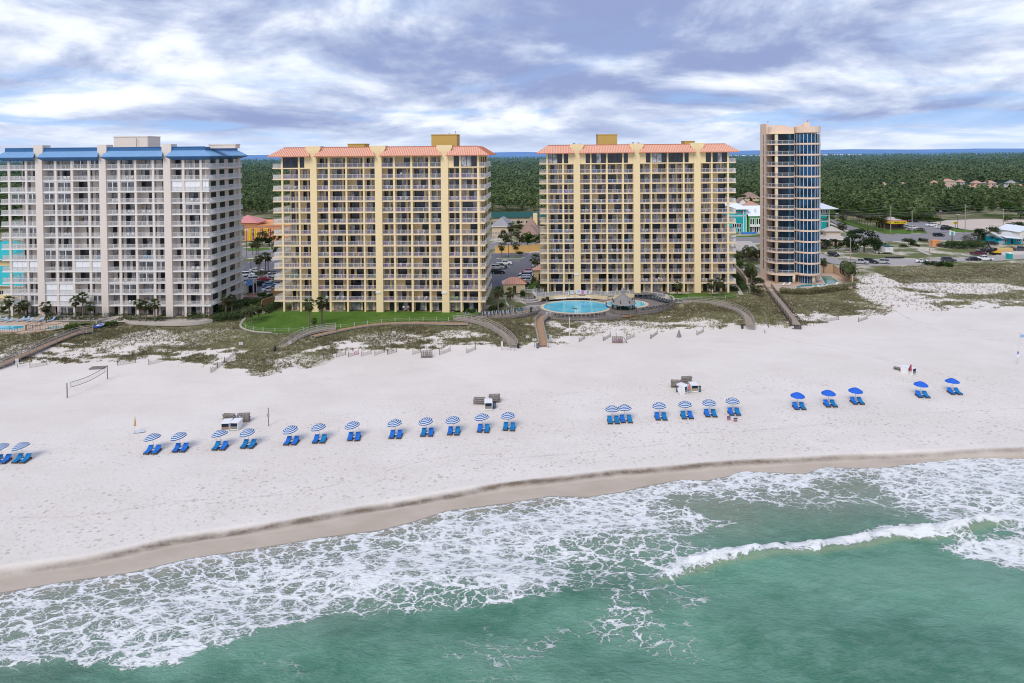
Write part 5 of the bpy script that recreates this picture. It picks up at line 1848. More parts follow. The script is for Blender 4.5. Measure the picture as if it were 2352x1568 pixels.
def smooth_poly(pts, n=6):
 P_ = [Vector(p) for p in pts]
 out = []
 for i in range(len(P_) - 1):
  a, b_, c_, d = (P_[max(i - 1, 0)], P_[i], P_[i + 1], P_[min(i + 2, len(P_) - 1)])
  for k in range(n):
   s = k / n
   out.append(0.5 * (2 * b_ + (c_ - a) * s + (2 * a - 5 * b_ + 4 * c_ - d) * s * s + (3 * b_ - a - 3 * c_ + d) * s ** 3))
 out.append(P_[-1])
 return out

def L_(zm, pts, z=0):
 return [A(zm, x, y, z) for x, y in pts]
edge_l = smooth_poly(L_('d7', [(700, 430), (600, 500), (545, 560), (520, 610), (560, 655), (700, 695), (900, 712), (1100, 715), (1350, 706)]) + L_('c6', [(0, 366), (150, 340), (300, 323), (560, 312), (720, 312), (800, 300)]), 5)
back_l = [FRONTS['mid'].world(x, 0.5, 0) for x in (FRONTS['mid'].W + 1, 20, -1)] + L_('d7', [(1000, 405), (850, 445)])
sheet('lawn', edge_l + back_l, GRASS, 0.03, 'bright green lawn before the middle yellow building', thick=0.5)
w_ = thing('retaining_wall', 'low curved stone wall holding up the green lawn', 'wall')
b = MB()
for k in range(len(edge_l) - 1):
 p, q = (edge_l[k], edge_l[k + 1])
 nrm = Vector((q.y - p.y, p.x - q.x, 0)).normalized()
 if nrm.y > 0 and k > 8:
  nrm = -nrm
 b.hexa([(*(p + nrm * 0.06).xy, -2.2), (*(q + nrm * 0.06).xy, -2.2), (*q.xy, -2.2), (*p.xy, -2.2), (*(p + nrm * 0.06).xy, -0.08), (*(q + nrm * 0.06).xy, -0.08), (*q.xy, -0.08), (*p.xy, -0.08)])
b.build('stonework', ROCK, w_)
b = MB()
for k in range(min(32, len(edge_l) - 1)):
 b.bar(edge_l[k] + Vector((0, 0, 0.02)), edge_l[k + 1] + Vector((0, 0, 0.02)), 0.45, 0.16)
b.build('coping', CONC, w_)
t_ = thing('rope_fence', 'rope strung between short white posts along the lawn edge', 'fence')
posts = []
for zm, pts in (('d7', [(545, 575), (600, 655), (708, 688), (850, 702), (1022, 708), (1225, 705), (1432, 692), (1640, 665), (1975, 655), (2170, 625)]), ('c6', [(93, 352), (185, 340), (281, 330), (375, 320), (473, 317), (569, 315), (660, 317), (745, 317)])):
 posts += L_(zm, pts, 0.03)
for p in posts:
 b = MB()
 b.box(p.x - 0.055, p.x + 0.055, p.y - 0.055, p.y + 0.055, 0.0, 1.02)
 b.build('post', mat('pale_post_wood', (0.52, 0.5, 0.45), 0.8, 0.15), t_)
b = MB()
for p, q in zip(posts, posts[1:]):
 for h in (0.9, 0.5):
  r = [p.lerp(q, k / 5) + Vector((0, 0, h - 0.16 * math.sin(PI * k / 5))) for k in range(6)]
  for k in range(5):
   b.bar(r[k], r[k + 1], 0.03)
b.build('rope', mat('rope', (0.45, 0.42, 0.36), 0.9), t_)
sheet('lawn', L_('c3', [(1215, 1166), (1420, 1168), (1650, 1168), (1712, 1178), (1690, 1192), (1600, 1204), (1450, 1208), (1330, 1205), (1240, 1190)]), GRASS, 0.03, 'small green lawn right of the oval pool terrace', thick=0.4)
t_ = thing('rope_fence', 'rope strung between posts at the small lawn beside the pool terrace', 'fence')
posts = L_('c3', [(1365, 1205), (1450, 1210), (1540, 1208), (1620, 1203), (1700, 1190), (1770, 1165)], 0.03)
b = MB()
for p in posts:
 b2_ = MB()
 b2_.box(p.x - 0.05, p.x + 0.05, p.y - 0.05, p.y + 0.05, -0.3, 1.0)
 b2_.build('post', MATS['pale_post_wood'], t_)
for p, q in zip(posts, posts[1:]):
 for h in (0.9, 0.5):
  b.bar(p + Vector((0, 0, h)), q + Vector((0, 0, h - 0.05)), 0.03)
b.build('rope', MATS['rope'], t_)
BWC = []
WOODR = mat('silver_rail_wood', (0.4, 0.365, 0.335), 0.85, 0.2, 1.2, 0.3, 12, 0.15, fine=0.12)

def boardwalk(zm, pts, zs, label, width=1.5, rails=True, deckm=WOODL, steps=0, railm=None, n=6):
 c = smooth_poly([A(zm, x, y, z) for (x, y), z in zip(pts, zs)], n)
 railm = railm or WOODR
 c = [p + Vector((0, 0, 0.25)) for p in c]
 BWC.append((c, width))
 t_ = thing('boardwalk', label, 'boardwalk')
 L = [0]
 for p, q in zip(c, c[1:]):
  L.append(L[-1] + (q - p).length)

 def at(s):
  s = min(max(s, 0), L[-1])
  k = max((i for i in range(len(L)) if L[i] <= s + 1e-09))
  k = min(k, len(c) - 2)
  f = (s - L[k]) / max(L[k + 1] - L[k], 1e-06)
  p = c[k].lerp(c[k + 1], f)
  d = (c[k + 1] - c[k]).normalized()
  return (p, d, Vector((d.y, -d.x, 0)).normalized())
 b = MB()
 s = 0
 while s < L[-1]:
  p, d, nn = at(s)
  b.bar(p - nn * width / 2, p + nn * width / 2, 0.145, 0.05, 0)
  s += 0.16
 b.build('deck', deckm, t_)
 b = MB()
 for sg in (-1, 1):
  for k in range(len(c) - 1):
   p, _, n0 = at(L[k])
   q, _, n1 = at(L[k + 1])
   b.bar(p + n0 * sg * (width / 2 - 0.05) - Vector((0, 0, 0.14)), q + n1 * sg * (width / 2 - 0.05) - Vector((0, 0, 0.14)), 0.06, 0.22)
 b.build('side_beam', railm, t_)
 n_ = max(2, round(L[-1] / 2.0))
 if rails:
  for sg in (-1, 1):
   b = MB()
   for h, hh in ((1.05, 0.09), (0.62, 0.12), (0.25, 0.1)):
    for k in range(len(c) - 1):
     p, _, n0 = at(L[k])
     q, _, n1 = at(L[k + 1])
     o_ = width / 2 + 0.03
     b.bar(p + n0 * sg * o_ + Vector((0, 0, h)), q + n1 * sg * o_ + Vector((0, 0, h)), 0.06 if h < 1 else 0.14, hh if h < 1 else 0.05)
   for k in range(n_ + 1):
    p, _, nn = at(L[-1] * k / n_)
    e = p + nn * sg * (width / 2 + 0.06)
    b.box(e.x - 0.05, e.x + 0.05, e.y - 0.05, e.y + 0.05, p.z - 0.2, p.z + 1.12)
   b.build('railing', railm, t_)
 b = MB()
 for k in range(n_ + 1):
  for sg in (-1, 1):
   p, _, nn = at(L[-1] * k / n_)
   e = p + nn * sg * (width / 2 - 0.12)
   b.box(e.x - 0.07, e.x + 0.07, e.y - 0.07, e.y + 0.07, min(ter(e.x, e.y), p.z) - 0.3, p.z - 0.05)
 b.build('supports', railm, t_)
 if steps:
  p, d, nn = at(L[-1])
  b = MB()
  for k in range(steps):
   q = p + d * (0.3 * k + 0.18)
   q.z = p.z - 0.17 * (k + 1)
   b.bar(q - nn * width / 2, q + nn * width / 2, 0.3, 0.06)
  b.build('steps', railm, t_)
 return t_
boardwalk('c5', [(640, 385), (530, 405), (380, 462), (200, 538), (80, 590), (-60, 650)], [-0.3, -0.4, -0.7, -1.0, -1.3, -1.7], 'long straight wooden boardwalk sloping down at the far left', 1.7, deckm=WOODB, n=4)
boardwalk('d7', [(1900, 668), (1700, 690), (1480, 745), (1330, 815), (1230, 885), (1140, 955)], [0.1, 0.05, -0.2, -0.7, -1.1, -1.6], 'short wooden ramp with pale rails at the left end of the lawn', 1.7)
boardwalk('c6', [(-190, 425), (-60, 396), (60, 370), (180, 350), (300, 338), (450, 333), (600, 334), (760, 338), (880, 338)], [-0.3] * 9, 'railless brown plank walk curving along the lawn wall', 1.4, rails=False, deckm=WOODB, n=4)
boardwalk('c6', [(790, 305), (880, 315), (980, 338), (1060, 372), (1120, 410), (1165, 450), (1192, 490)], [-0.2, -0.2, -0.4, -0.8, -1.1, -1.5, -1.8], 'curved wooden boardwalk between the lawn and the sun deck', 1.8, steps=2, deckm=WOODL, n=4)
boardwalk('c6', [(1412, 285), (1372, 325), (1372, 370), (1385, 430), (1398, 492)], [-1.0, -1.0, -1.2, -1.5, -1.9], 'straight wooden boardwalk running down from the pool terrace', 1.9, deckm=WOODB, n=4)
boardwalk('c7', [(10, 188), (110, 190), (220, 200), (330, 225), (410, 258), (452, 300), (468, 335), (476, 352)], [-0.6, -0.6, -0.7, -0.9, -1.1, -1.3, -1.5, -1.5], 'curved grey boardwalk right of the small lawn', 1.9, steps=3, n=4)
boardwalk('c7', [(590, 85), (640, 150), (700, 225), (755, 295), (790, 345)], [-0.2, -0.4, -0.8, -1.1, -1.4], 'straight boardwalk with dark rails leading down from the tower', 2.0, steps=4, deckm=WOODL, railm=mat('dark_rail_wood', (0.105, 0.085, 0.075), 0.85, 0.2, 1.5), n=3)
DZ = -1.0
deck = smooth_poly(L_('d3', [(815, 352), (870, 378), (960, 392), (1100, 401), (1300, 399), (1500, 386), (1790, 350), (1950, 328), (2060, 300), (2130, 268), (2152, 245)], DZ), 4) + L_('d3', [(2130, 222), (2060, 205), (1980, 190), (1900, 178), (1760, 168), (1475, 212), (1300, 222), (1150, 224), (1000, 228), (800, 238), (700, 246), (600, 262), (575, 285), (640, 300), (740, 318)], DZ)
sheet('pool_terrace', deck, PAVE, DZ, 'grey brown paved terrace round the oval pool', thick=1.1)
sheet('upper_terrace', L_('d3', [(740, 150), (760, 180), (800, 195), (900, 183), (1000, 175), (1150, 168), (1300, 169), (1460, 181), (1600, 170), (1750, 160), (2050, 152), (2090, 135), (1500, 118), (860, 118)], 0), PAVE, 0.02, 'paved terrace strip at the foot of the right building', thick=0.3)
t_ = thing('terrace_wall', 'low cream wall between the pool terrace and the upper terrace', 'wall')
b = MB()
wl = smooth_poly(L_('d3', [(770, 185), (800, 195), (900, 183), (1000, 175), (1150, 168), (1300, 169), (1460, 181), (1500, 176), (1600, 170), (1750, 160)], 0), 4)
for p, q in zip(wl, wl[1:]):
 b.bar(p + Vector((0, 0, -0.46)), q + Vector((0, 0, -0.46)), 0.25, 1.06)
b.build('wall_face', mat('cream_wall', (0.7, 0.58, 0.38), 0.85, 0.06), t_)

def fence_line(pts, z, label, h=1.1, m=WHITE, name='picket_fence', step=0.14, post=1.8, group=None):
 t_ = thing(name, label, 'fence', (0, 0, 0), 0, group)
 b = MB()
 for p, q in zip(pts, pts[1:]):
  p, q = (Vector((p.x, p.y, z)), Vector((q.x, q.y, z)))
  d = q - p
  L = d.length
  if L < 0.05:
   continue
  for hh in (0.12, h):
   b.bar(p + Vector((0, 0, hh)), q + Vector((0, 0, hh)), 0.05, 0.06)
  n = max(1, int(L / step))
  for k in range(n):
   e = p + d * (k / n)
   b.bar(e + Vector((0, 0, 0.1)), e + Vector((0, 0, h)), 0.028, 0.028)
  n = max(1, round(L / post))
  for k in range(n):
   e = p + d * (k / n)
   bp = MB()
   bp.box(e.x - 0.045, e.x + 0.045, e.y - 0.045, e.y + 0.045, z, z + h + 0.08)
   bp.build('post', m, t_)
 b.build('pickets', m, t_)
 return t_
fence_line(smooth_poly(L_('d3', [(845, 150), (745, 150), (755, 178), (800, 193), (900, 181), (1000, 173), (1150, 166), (1300, 167), (1460, 179)], 0), 3), 0.08, 'white picket fence on the cream wall left of the pavilion')
fence_line(smooth_poly(L_('d3', [(1460, 179), (1500, 173), (1600, 168), (1745, 158)], 0), 3), 0.08, 'white picket fence on the cream wall behind the pavilion')
fence_line(smooth_poly(L_('d3', [(1755, 166), (1900, 180), (1980, 192), (2060, 208), (2130, 225), (2152, 248)], DZ), 3), DZ, 'white curved picket fence at the right end of the pool terrace', 1.3)
fence_line(smooth_poly(L_('d3', [(2152, 248), (2230, 250), (2290, 252)], DZ), 2), DZ, 'short white fence beside the right gate of the pool terrace', 1.2)
fence_line(smooth_poly(L_('d3', [(640, 150), (740, 150), (740, 150)], 0), 1), 0.0, 'white fence between the hut and the stairs', 1.1)
fence_line(smooth_poly(L_('d3', [(560, 188), (500, 205), (470, 240), (478, 285), (510, 318), (560, 320)], -0.7), 3), -0.7, 'white curved fence round the steps left of the pool', 1.2)
fence_line(L_('d3', [(640, 335), (710, 322), (815, 318)], -0.9), -0.9, 'white fence at the left end of the pool terrace', 1.2)
fence_line(L_('d3', [(872, 385), (925, 385)], DZ), DZ, 'short white gate fence above the straight boardwalk', 1.1)
t_ = thing('terrace_steps', 'curved white edged steps down to the pool terrace', 'steps')
c0 = A('d3', 700, 195, 0)
for k in range(5):
 b = MB()
 z1 = -0.2 * (k + 1) + 0.2
 r_ = 2.0 + 0.42 * k
 pts = [(c0.x + r_ * math.cos(a), c0.y + r_ * 0.85 * math.sin(a)) for a in (rad(200 + 12 * i) for i in range(13))]
 b.prism(pts + [(c0.x + 1, c0.y + 0.6), (c0.x - 1, c0.y + 0.6)], z1 - 0.2 - 0.004 * k, z1 - 0.012 * k - 0.01)
 b.build('step', CONW if k % 2 else PAVE, t_)
for x, y in ((640, 235), (690, 228), (780, 215)):
 b = MB()
 p = A('d3', x, y, -0.5)
 r = [p + Vector((0, 0.9, 1.0)), p + Vector((0, 0.3, 1.05)), p + Vector((0, -0.7, 0.55)), p + Vector((0, -0.9, -0.4))]
 for q0, q1 in zip(r, r[1:]):
  b.bar(q0, q1, 0.07)
 b.build('handrail', WHITE, t_)
sheet('walkway', L_('d3', [(690, 205), (735, 155), (800, 60), (815, 60), (770, 130), (745, 205)], 0), PAVE, 0.035, 'paved path from the car park to the pool steps')
wmat = bpy.data.materials.new('pool_water')
t = NT(wmat)
pos = t.add('ShaderNodeNewGeometry').outputs['Position']
c = t.mix(t.ramp(t.noise(pos, 0.25, 4, 0.6).outputs[0], 0.3, 0.7), (0.055, 0.5, 0.7), (0.09, 0.6, 0.8))
p_ = t.add('ShaderNodeBsdfPrincipled', i_Roughness=0.08)
t.l.new(c, p_.inputs['Base Color'])
b_ = t.add('ShaderNodeBump', i_Strength=0.15, i_Distance=0.05)
t.l.new(t.noise(pos, 2.5, 3, 0.6).outputs[0], b_.inputs['Height'])
t.l.new(b_.outputs[0], p_.inputs['Normal'])
t.out(p_.outputs[0])

def ellipse(zm, x0, x1, y0, y1, z, n=40, grow=1.0, g2=0):
 a, b_, c_, d = (A(zm, x0, (y0 + y1) / 2, z), A(zm, x1, (y0 + y1) / 2, z), A(zm, (x0 + x1) / 2, y0, z), A(zm, (x0 + x1) / 2, y1, z))
 cx_, cy_ = ((a.x + b_.x) / 2, (c_.y + d.y) / 2)
 rx, ry = (abs(b_.x - a.x) / 2 + g2, abs(c_.y - d.y) / 2 + g2)
 return [Vector((cx_ + rx * math.cos(2 * PI * k / n), cy_ + ry * math.sin(2 * PI * k / n), z)) for k in range(n)]
t_ = thing('swimming_pool', 'oval turquoise swimming pool with a dark emblem on its floor', 'swimming pool')
b = MB()
b.prism([(p.x, p.y) for p in ellipse('d3', 848, 1500, 229, 349, DZ, 48, g2=1.0)], DZ - 0.1, DZ + 0.035)
b.build('coping', mat('pale_coping', (0.66, 0.58, 0.44), 0.8, 0.06), t_)
b = MB()
b.poly([(p.x, p.y, DZ + 0.05) for p in ellipse('d3', 848, 1500, 229, 349, DZ, 48)])
b.build('water', wmat, t_)
b = MB()
e = ellipse('d3', 1125, 1180, 296, 314, DZ, 14)
b.poly([(p.x + 0.25 * math.sin(5 * k), p.y + 0.2 * math.cos(7 * k), DZ + 0.056) for k, p in enumerate(e)])
b.build('floor_emblem', mat('pool_emblem', (0.03, 0.12, 0.14), 0.3), t_)
for x, y in ((1320, 226), (1175, 351), (870, 245), (1840, 262)):
 p = A('d3', x, y, DZ)
 for dx in (-0.25, 0.25):
  b = MB()
  b.bar(p + Vector((dx, 0.2, 0)), p + Vector((dx, 0.1, 0.75)), 0.05)
  b.bar(p + Vector((dx, 0.1, 0.75)), p + Vector((dx, -0.5, 0.1)), 0.05)
  b.build('handrail', WHITE, t_)
t_ = thing('swimming_pool', 'smaller turquoise pool lobe behind the wooden pavilion', 'swimming pool')
b = MB()
b.prism([(p.x, p.y) for p in ellipse('d3', 1480, 1858, 224, 292, DZ, 40, g2=1.0)], DZ - 0.1, DZ + 0.028)
b.build('coping', MATS['pale_coping'], t_)
b = MB()
b.poly([(p.x, p.y, DZ + 0.058) for p in ellipse('d3', 1480, 1858, 224, 292, DZ, 40)])
b.build('water', wmat, t_)
b = MB()
q = smooth_poly(L_('d3', [(1475, 250), (1468, 272), (1480, 290), (1505, 300)], DZ), 4)
for p0, p1 in zip(q, q[1:]):
 b.bar(p0 + Vector((0, 0, 0.18)), p1 + Vector((0, 0, 0.18)), 0.3, 0.34)
b.build('dividing_wall', mat('navy_tile', (0.03, 0.08, 0.28), 0.4), t_)
gc = A('d3', 1641, 338, DZ)
gz = DZ
R0 = (A('d3', 1780, 338, DZ) - gc).length
SHG = mat('grey_shingle', (0.3, 0.275, 0.265), 0.9, 0.3, 1.6, 0.6, 6, 0.1, fine=0.3)
t_ = thing('pavilion', 'octagonal wooden pavilion with a two tier shingled roof at the pool', 'pavilion', gc)
oct_ = lambda r, z, n=8, o=0.5: [(r * math.cos(2 * PI * (k + o) / n), r * math.sin(2 * PI * (k + o) / n), z) for k in range(n)]
b = MB()
b.prism(oct_(R0, 0, 24), -0.15, 0.08)
b.build('deck', WOODG, t_)
b = MB()
b.prism(oct_(R0 * 0.99, 0, 24), -0.42, -0.15)
b.build('base_ring', mat('orange_wood', (0.5, 0.26, 0.1), 0.8, 0.15), t_)
b = MB()
r0 = oct_(R0 * 0.97, 0, 24)
for k in range(24):
 p, q = (r0[k], r0[(k + 1) % 24])
 for h in (0.2, 0.36, 0.52, 0.68, 0.84, 1.0):
  b.bar((p[0], p[1], h + 0.08), (q[0], q[1], h + 0.08), 0.05, 0.09)
 b.bar((p[0], p[1], 0), (p[0], p[1], 1.15), 0.1)
b.build('railing', WOODG, t_)
za = top_z(gc, 'd3', 158) - gz
ze_ = top_z(gc, 'd3', 240) - gz
GRNW = mat('green_post', (0.045, 0.075, 0.055), 0.8, 0.15)
for k in range(8):
 x, y, _ = oct_(R0 * 0.8, 0)[k]
 b = MB()
 b.cyl((x, y, 0.05), (x, y, ze_ + 0.9), 0.12, 0.11, 8)
 b.build('post', GRNW, t_)
b = MB()
for r_a, z_a, r_b, z_b, nn in ((R0 * 0.96, ze_ - 0.25, R0 * 0.55, ze_ + (za - ze_) * 0.42, 8), (R0 * 0.58, ze_ + (za - ze_) * 0.4, 0.25, za, 8)):
 lo, hi = (oct_(r_a, z_a), oct_(r_b, z_b))
 rows = 9
 for j in range(rows):
  f0, f1 = (j / rows, (j + 1) / rows)
  for k in range(8):
   k2 = (k + 1) % 8
   L4 = [Vector(lo[k]).lerp(Vector(hi[k]), f0) + Vector((0, 0, 0.06)), Vector(lo[k2]).lerp(Vector(hi[k2]), f0) + Vector((0, 0, 0.06)), Vector(lo[k2]).lerp(Vector(hi[k2]), f1), Vector(lo[k]).lerp(Vector(hi[k]), f1)]
   b.poly(L4)
   b.poly([L4[0] - Vector((0, 0, 0.07)), L4[1] - Vector((0, 0, 0.07)), L4[1], L4[0]])
b.build('roof', SHG, t_)
b = MB()
b.cyl((0, 0, za - 0.1), (0, 0, za + 0.7), 0.35, 0.42, 8)
b.cyl((0, 0, za + 0.7), (0, 0, za + 1.5), 0.62, 0.45, 8)
b.build('cupola', SHG, t_)
b = MB()
b.cyl((0, 0, 0.05), (0, 0, ze_), 0.28, 0.22, 8)
b.cyl((0, 0, 0.08), (0, 0, 1.1), 1.5, 1.5, 12)
b.build('bar_counter', GRNW, t_)
SKIRT = mat('skirt_boards', (0.33, 0.3, 0.28), 0.85, 0.25, 1.5, 0.3, 8)

def deck_rail(pts, z, label, drop, slats=True):
 t_ = thing('deck_railing', label, 'railing')
 b = MB()
 s_ = MB()
 k_ = MB()
 for p, q in zip(pts, pts[1:]):
  p, q = (Vector((p.x, p.y, z)), Vector((q.x, q.y, z)))
  d = q - p
  L = d.length
  for h, hh in ((0.95, 0.08), (0.55, 0.1), (0.2, 0.1)):
   b.bar(p + Vector((0, 0, h)), q + Vector((0, 0, h)), 0.07 if h < 0.9 else 0.16, hh)
  n = max(1, round(L / 1.3))
  for k in range(n):
   e = p + d * (k / n)
   b.box(e.x - 0.05, e.x + 0.05, e.y - 0.05, e.y + 0.05, z - 0.1, z + 1.0)
  s_.bar(p - Vector((0, 0.05, 0.22)), q - Vector((0, 0.05, 0.22)), 0.1, 0.42)
  n = max(1, int(L / 0.55))
  for k in range(n):
   e = p + d * (k / n)
   k_.box(e.x - 0.1, e.x + 0.1, e.y - 0.02, e.y + 0.1, z - drop, z - 0.4)
 b.build('rails', WOODG, t_)
 s_.build('edge_beam', WOODG, t_)
 k_.build('skirt_posts', SKIRT, t_)
 return t_
fr_l = smooth_poly(L_('d3', [(925, 390), (1100, 402), (1300, 400), (1505, 386)], DZ), 4)
fr_r = smooth_poly(L_('d3', [(1785, 351), (1950, 329), (2060, 301), (2130, 269), (2152, 250)], DZ), 4)
deck_rail(fr_l, DZ, 'grey wooden railing along the pool terrace left of the pavilion', 1.2)
deck_rail(fr_r, DZ, 'grey wooden railing curving right from the pavilion', 1.2)
SDZ = -0.6
sdk = smooth_poly(L_('d3', [(40, 392), (200, 398), (350, 395), (560, 378), (700, 352), (815, 318)], SDZ), 4)
sheet('sun_deck', sdk + L_('d3', [(700, 318), (590, 330), (480, 330), (300, 335), (180, 345), (70, 372)], SDZ), WOODL, SDZ, 'wooden sun deck left of the pool terrace', thick=0.25)
deck_rail(sdk, SDZ, 'grey wooden railing along the sun deck', 1.4)
fence_line(smooth_poly(L_('d3', [(45, 380), (180, 347), (300, 338), (480, 332), (580, 330)], -0.55), 2), -0.55, 'rope and post fence behind the sun deck', 0.9, MATS['pale_post_wood'], 'rope_fence', 3, 2.4)
SLING = mat('navy_sling', (0.03, 0.05, 0.085), 0.7, 0.1)
LBL = mat('pale_blue_sling', (0.2, 0.42, 0.66), 0.7, 0.1)

def pool_chair(frame, sling, first_label):
 t_ = thing('pool_lounger', first_label, 'lounger')
 b = MB()
 for s in (-1, 1):
  b.bar((s * 0.31, -0.95, 0.33), (s * 0.31, 0.35, 0.33), 0.05, 0.05)
  b.bar((s * 0.31, 0.35, 0.33), (s * 0.31, 0.88, 0.95), 0.05, 0.05)
 b.build('frame', frame, t_)
 for s in (-1, 1):
  for y in (-0.8, 0.35):
   b = MB()
   b.bar((s * 0.31, y, 0), (s * 0.31, y, 0.33), 0.05, 0.05)
   b.build('leg', frame, t_)
 b = MB()
 b.poly(((-0.3, -0.95, 0.35), (0.3, -0.95, 0.35), (0.3, 0.35, 0.35), (-0.3, 0.35, 0.35)))
 b.poly(((-0.3, 0.35, 0.35), (0.3, 0.35, 0.35), (0.3, 0.88, 0.95), (-0.3, 0.88, 0.95)))
 b.build('sling', sling, t_)
 return t_
PCH = {'w': pool_chair(SHUT, SHUT, 'x'), 'd': pool_chair(DKM, SLING, 'x'), 'n': pool_chair(SHUT, SLING, 'x'), 'b': pool_chair(SHUT, LBL, 'x')}
usedp = set()
pc = ellipse('d3', 848, 1860, 229, 349, DZ, 4)
pcx = sum((p.x for p in pc)) / 4
pcy = sum((p.y for p in pc)) / 4

def row(zm, pts, z, kind, lab, grp, face=None):
 for k, (x, y) in enumerate(pts):
  p = A(zm, x, y, z)
  rz = face if face is not None else math.atan2(p.y - pcy, p.x - pcx) - PI / 2
  put(PCH[kind], p, rz, lab % ORD[k], grp, usedp, kind)
row('d3', [(958, 212), (985, 214), (1010, 212), (1033, 211), (1058, 210), (1085, 206), (1113, 205), (1140, 203), (1185, 202), (1212, 202), (1240, 202), (1267, 203), (1300, 205)], DZ + 0.01, 'w', 'white pool lounger against the cream wall, %s from the planter', 'white loungers at the cream wall', 0)
row('d3', [(1718, 190), (1772, 200), (1825, 203), (1868, 205), (1905, 208), (1935, 213), (1960, 219), (1985, 226), (2010, 232), (2030, 238), (2055, 243), (2080, 248), (2105, 250)], DZ + 0.01, 'd', 'dark pool lounger along the right curve of fence, %s from the pavilion', 'dark loungers at the curved fence')
row('d3', [(2085, 275), (2055, 284), (2025, 293), (1995, 300), (1962, 306), (1928, 311), (1895, 316), (1860, 321), (1825, 325)], DZ + 0.01, 'd', 'dark pool lounger inside the right wooden railing, %s from the fence corner', 'dark loungers at the right railing', rad(200))
row('d3', [(960, 381), (1000, 385), (1040, 388), (1080, 389), (1120, 390), (1160, 390), (1200, 390), (1245, 389), (1290, 388), (1330, 385), (1370, 381), (1410, 377), (1450, 372)], DZ + 0.01, 'd', 'dark pool lounger inside the front railing, %s from the boardwalk gate', 'dark loungers at the front railing', rad(180))
row('d3', [(85, 384), (130, 372), (170, 372), (210, 372), (250, 374), (285, 380), (322, 380), (352, 370), (392, 366), (430, 370), (465, 364), (512, 358), (565, 354)], SDZ + 0.01, 'n', 'white framed navy lounger on the sun deck, %s from its left end', 'navy loungers on the sun deck', rad(8))
t_ = thing('litter_bin', 'black bin at the right end of the sun deck', 'bin', A('d3', 722, 340, SDZ))
b = MB()
b.box(-0.35, 0.35, -0.35, 0.35, 0, 1.1)
b.build('body', BLKP, t_)
b = MB()
b.box(-0.4, 0.4, -0.4, 0.4, 1.1, 1.2)
b.build('lid', BLKP, t_)
t_ = thing('litter_bin', 'black bin against the cream wall beside the planter', 'bin', A('d3', 885, 228, DZ))
b = MB()
b.box(-0.4, 0.4, -0.35, 0.35, 0, 1.0)
b.build('body', BLKP, t_)
b = MB()
b.box(-0.45, 0.45, -0.4, 0.4, 1.0, 1.1)
b.build('lid', BLKP, t_)
t_ = thing('life_ring', 'white life ring hanging on the picket fence', 'life ring', A('d3', 1083, 172, 0) + Vector((0, -0.16, 0.5)))
b = MB()
for i in range(16):
 for j in range(6):
  P_ = lambda a, c_: ((0.42 + 0.1 * math.cos(c_)) * math.cos(a), 0.1 * math.sin(c_), (0.42 + 0.1 * math.cos(c_)) * math.sin(a))
  a0, a1, c0_, c1_ = (2 * PI * i / 16, 2 * PI * (i + 1) / 16, 2 * PI * j / 6, 2 * PI * (j + 1) / 6)
  b.poly((P_(a0, c0_), P_(a1, c0_), P_(a1, c1_), P_(a0, c1_)))
b.build('ring', SHUT, t_, True)
b = MB()
b.cyl((0, 0.12, -0.5), (0, 0.12, 0.55), 0.02)
b.build('hook_strap', DKM, t_)
for x, w_, h_, lb in ((1128, 0.9, 1.0, 'small white notice on the picket fence left of the large one'), (1197, 1.5, 1.25, 'large white notice on the picket fence'), (1266, 0.8, 0.9, 'small white notice on the fence right of the pink towel'), (1310, 0.5, 0.8, 'narrow pale notice on the fence nearest the pavilion')):
 p = A('d3', x, 166, 0)
 t_ = thing('fence_notice', lb, 'sign', p + Vector((0, -0.12, 0.25)), 0)
 b = MB()
 b.box(-w_ / 2, w_ / 2, -0.04, 0, 0, h_)
 b.build('sign_board', SIGNW, t_)
 b = MB()
 for k in range(4):
  b.box(-w_ * 0.38, w_ * (0.38 - 0.1 * (k % 2)), -0.047, -0.042, h_ * (0.2 + 0.18 * k), h_ * (0.26 + 0.18 * k))
 b.build('text_lines', BLUED, t_)
t_ = thing('hanging_towel', 'pink beach towel hung over the picket fence', 'towel', A('d3', 1234, 166, 0) + Vector((0, -0.1, 0.35)))
b = MB()
b.box(-0.35, 0.35, -0.03, 0.0, 0, 0.85)
b.build('cloth', MATS['pink_vinyl'], t_)
person(A('d3', 605, 352, SDZ), rad(190), 'person in a teal shirt standing at the sun deck rail', TEALC, TEALC)
person(A('d3', 634, 352, SDZ), rad(170), 'person in a royal blue shirt and shorts at the sun deck rail', BLUC, BLUC)
person(A('d3', 1187, 128, 0), rad(30), 'person in a blue shirt standing on the upper terrace', BLUC, DKSH, (0.03, 0.02, 0.02))
person(A('d2', 805, 1400, 0), rad(0), 'person in a red shirt on the path by the car park', REDC, DKSH)

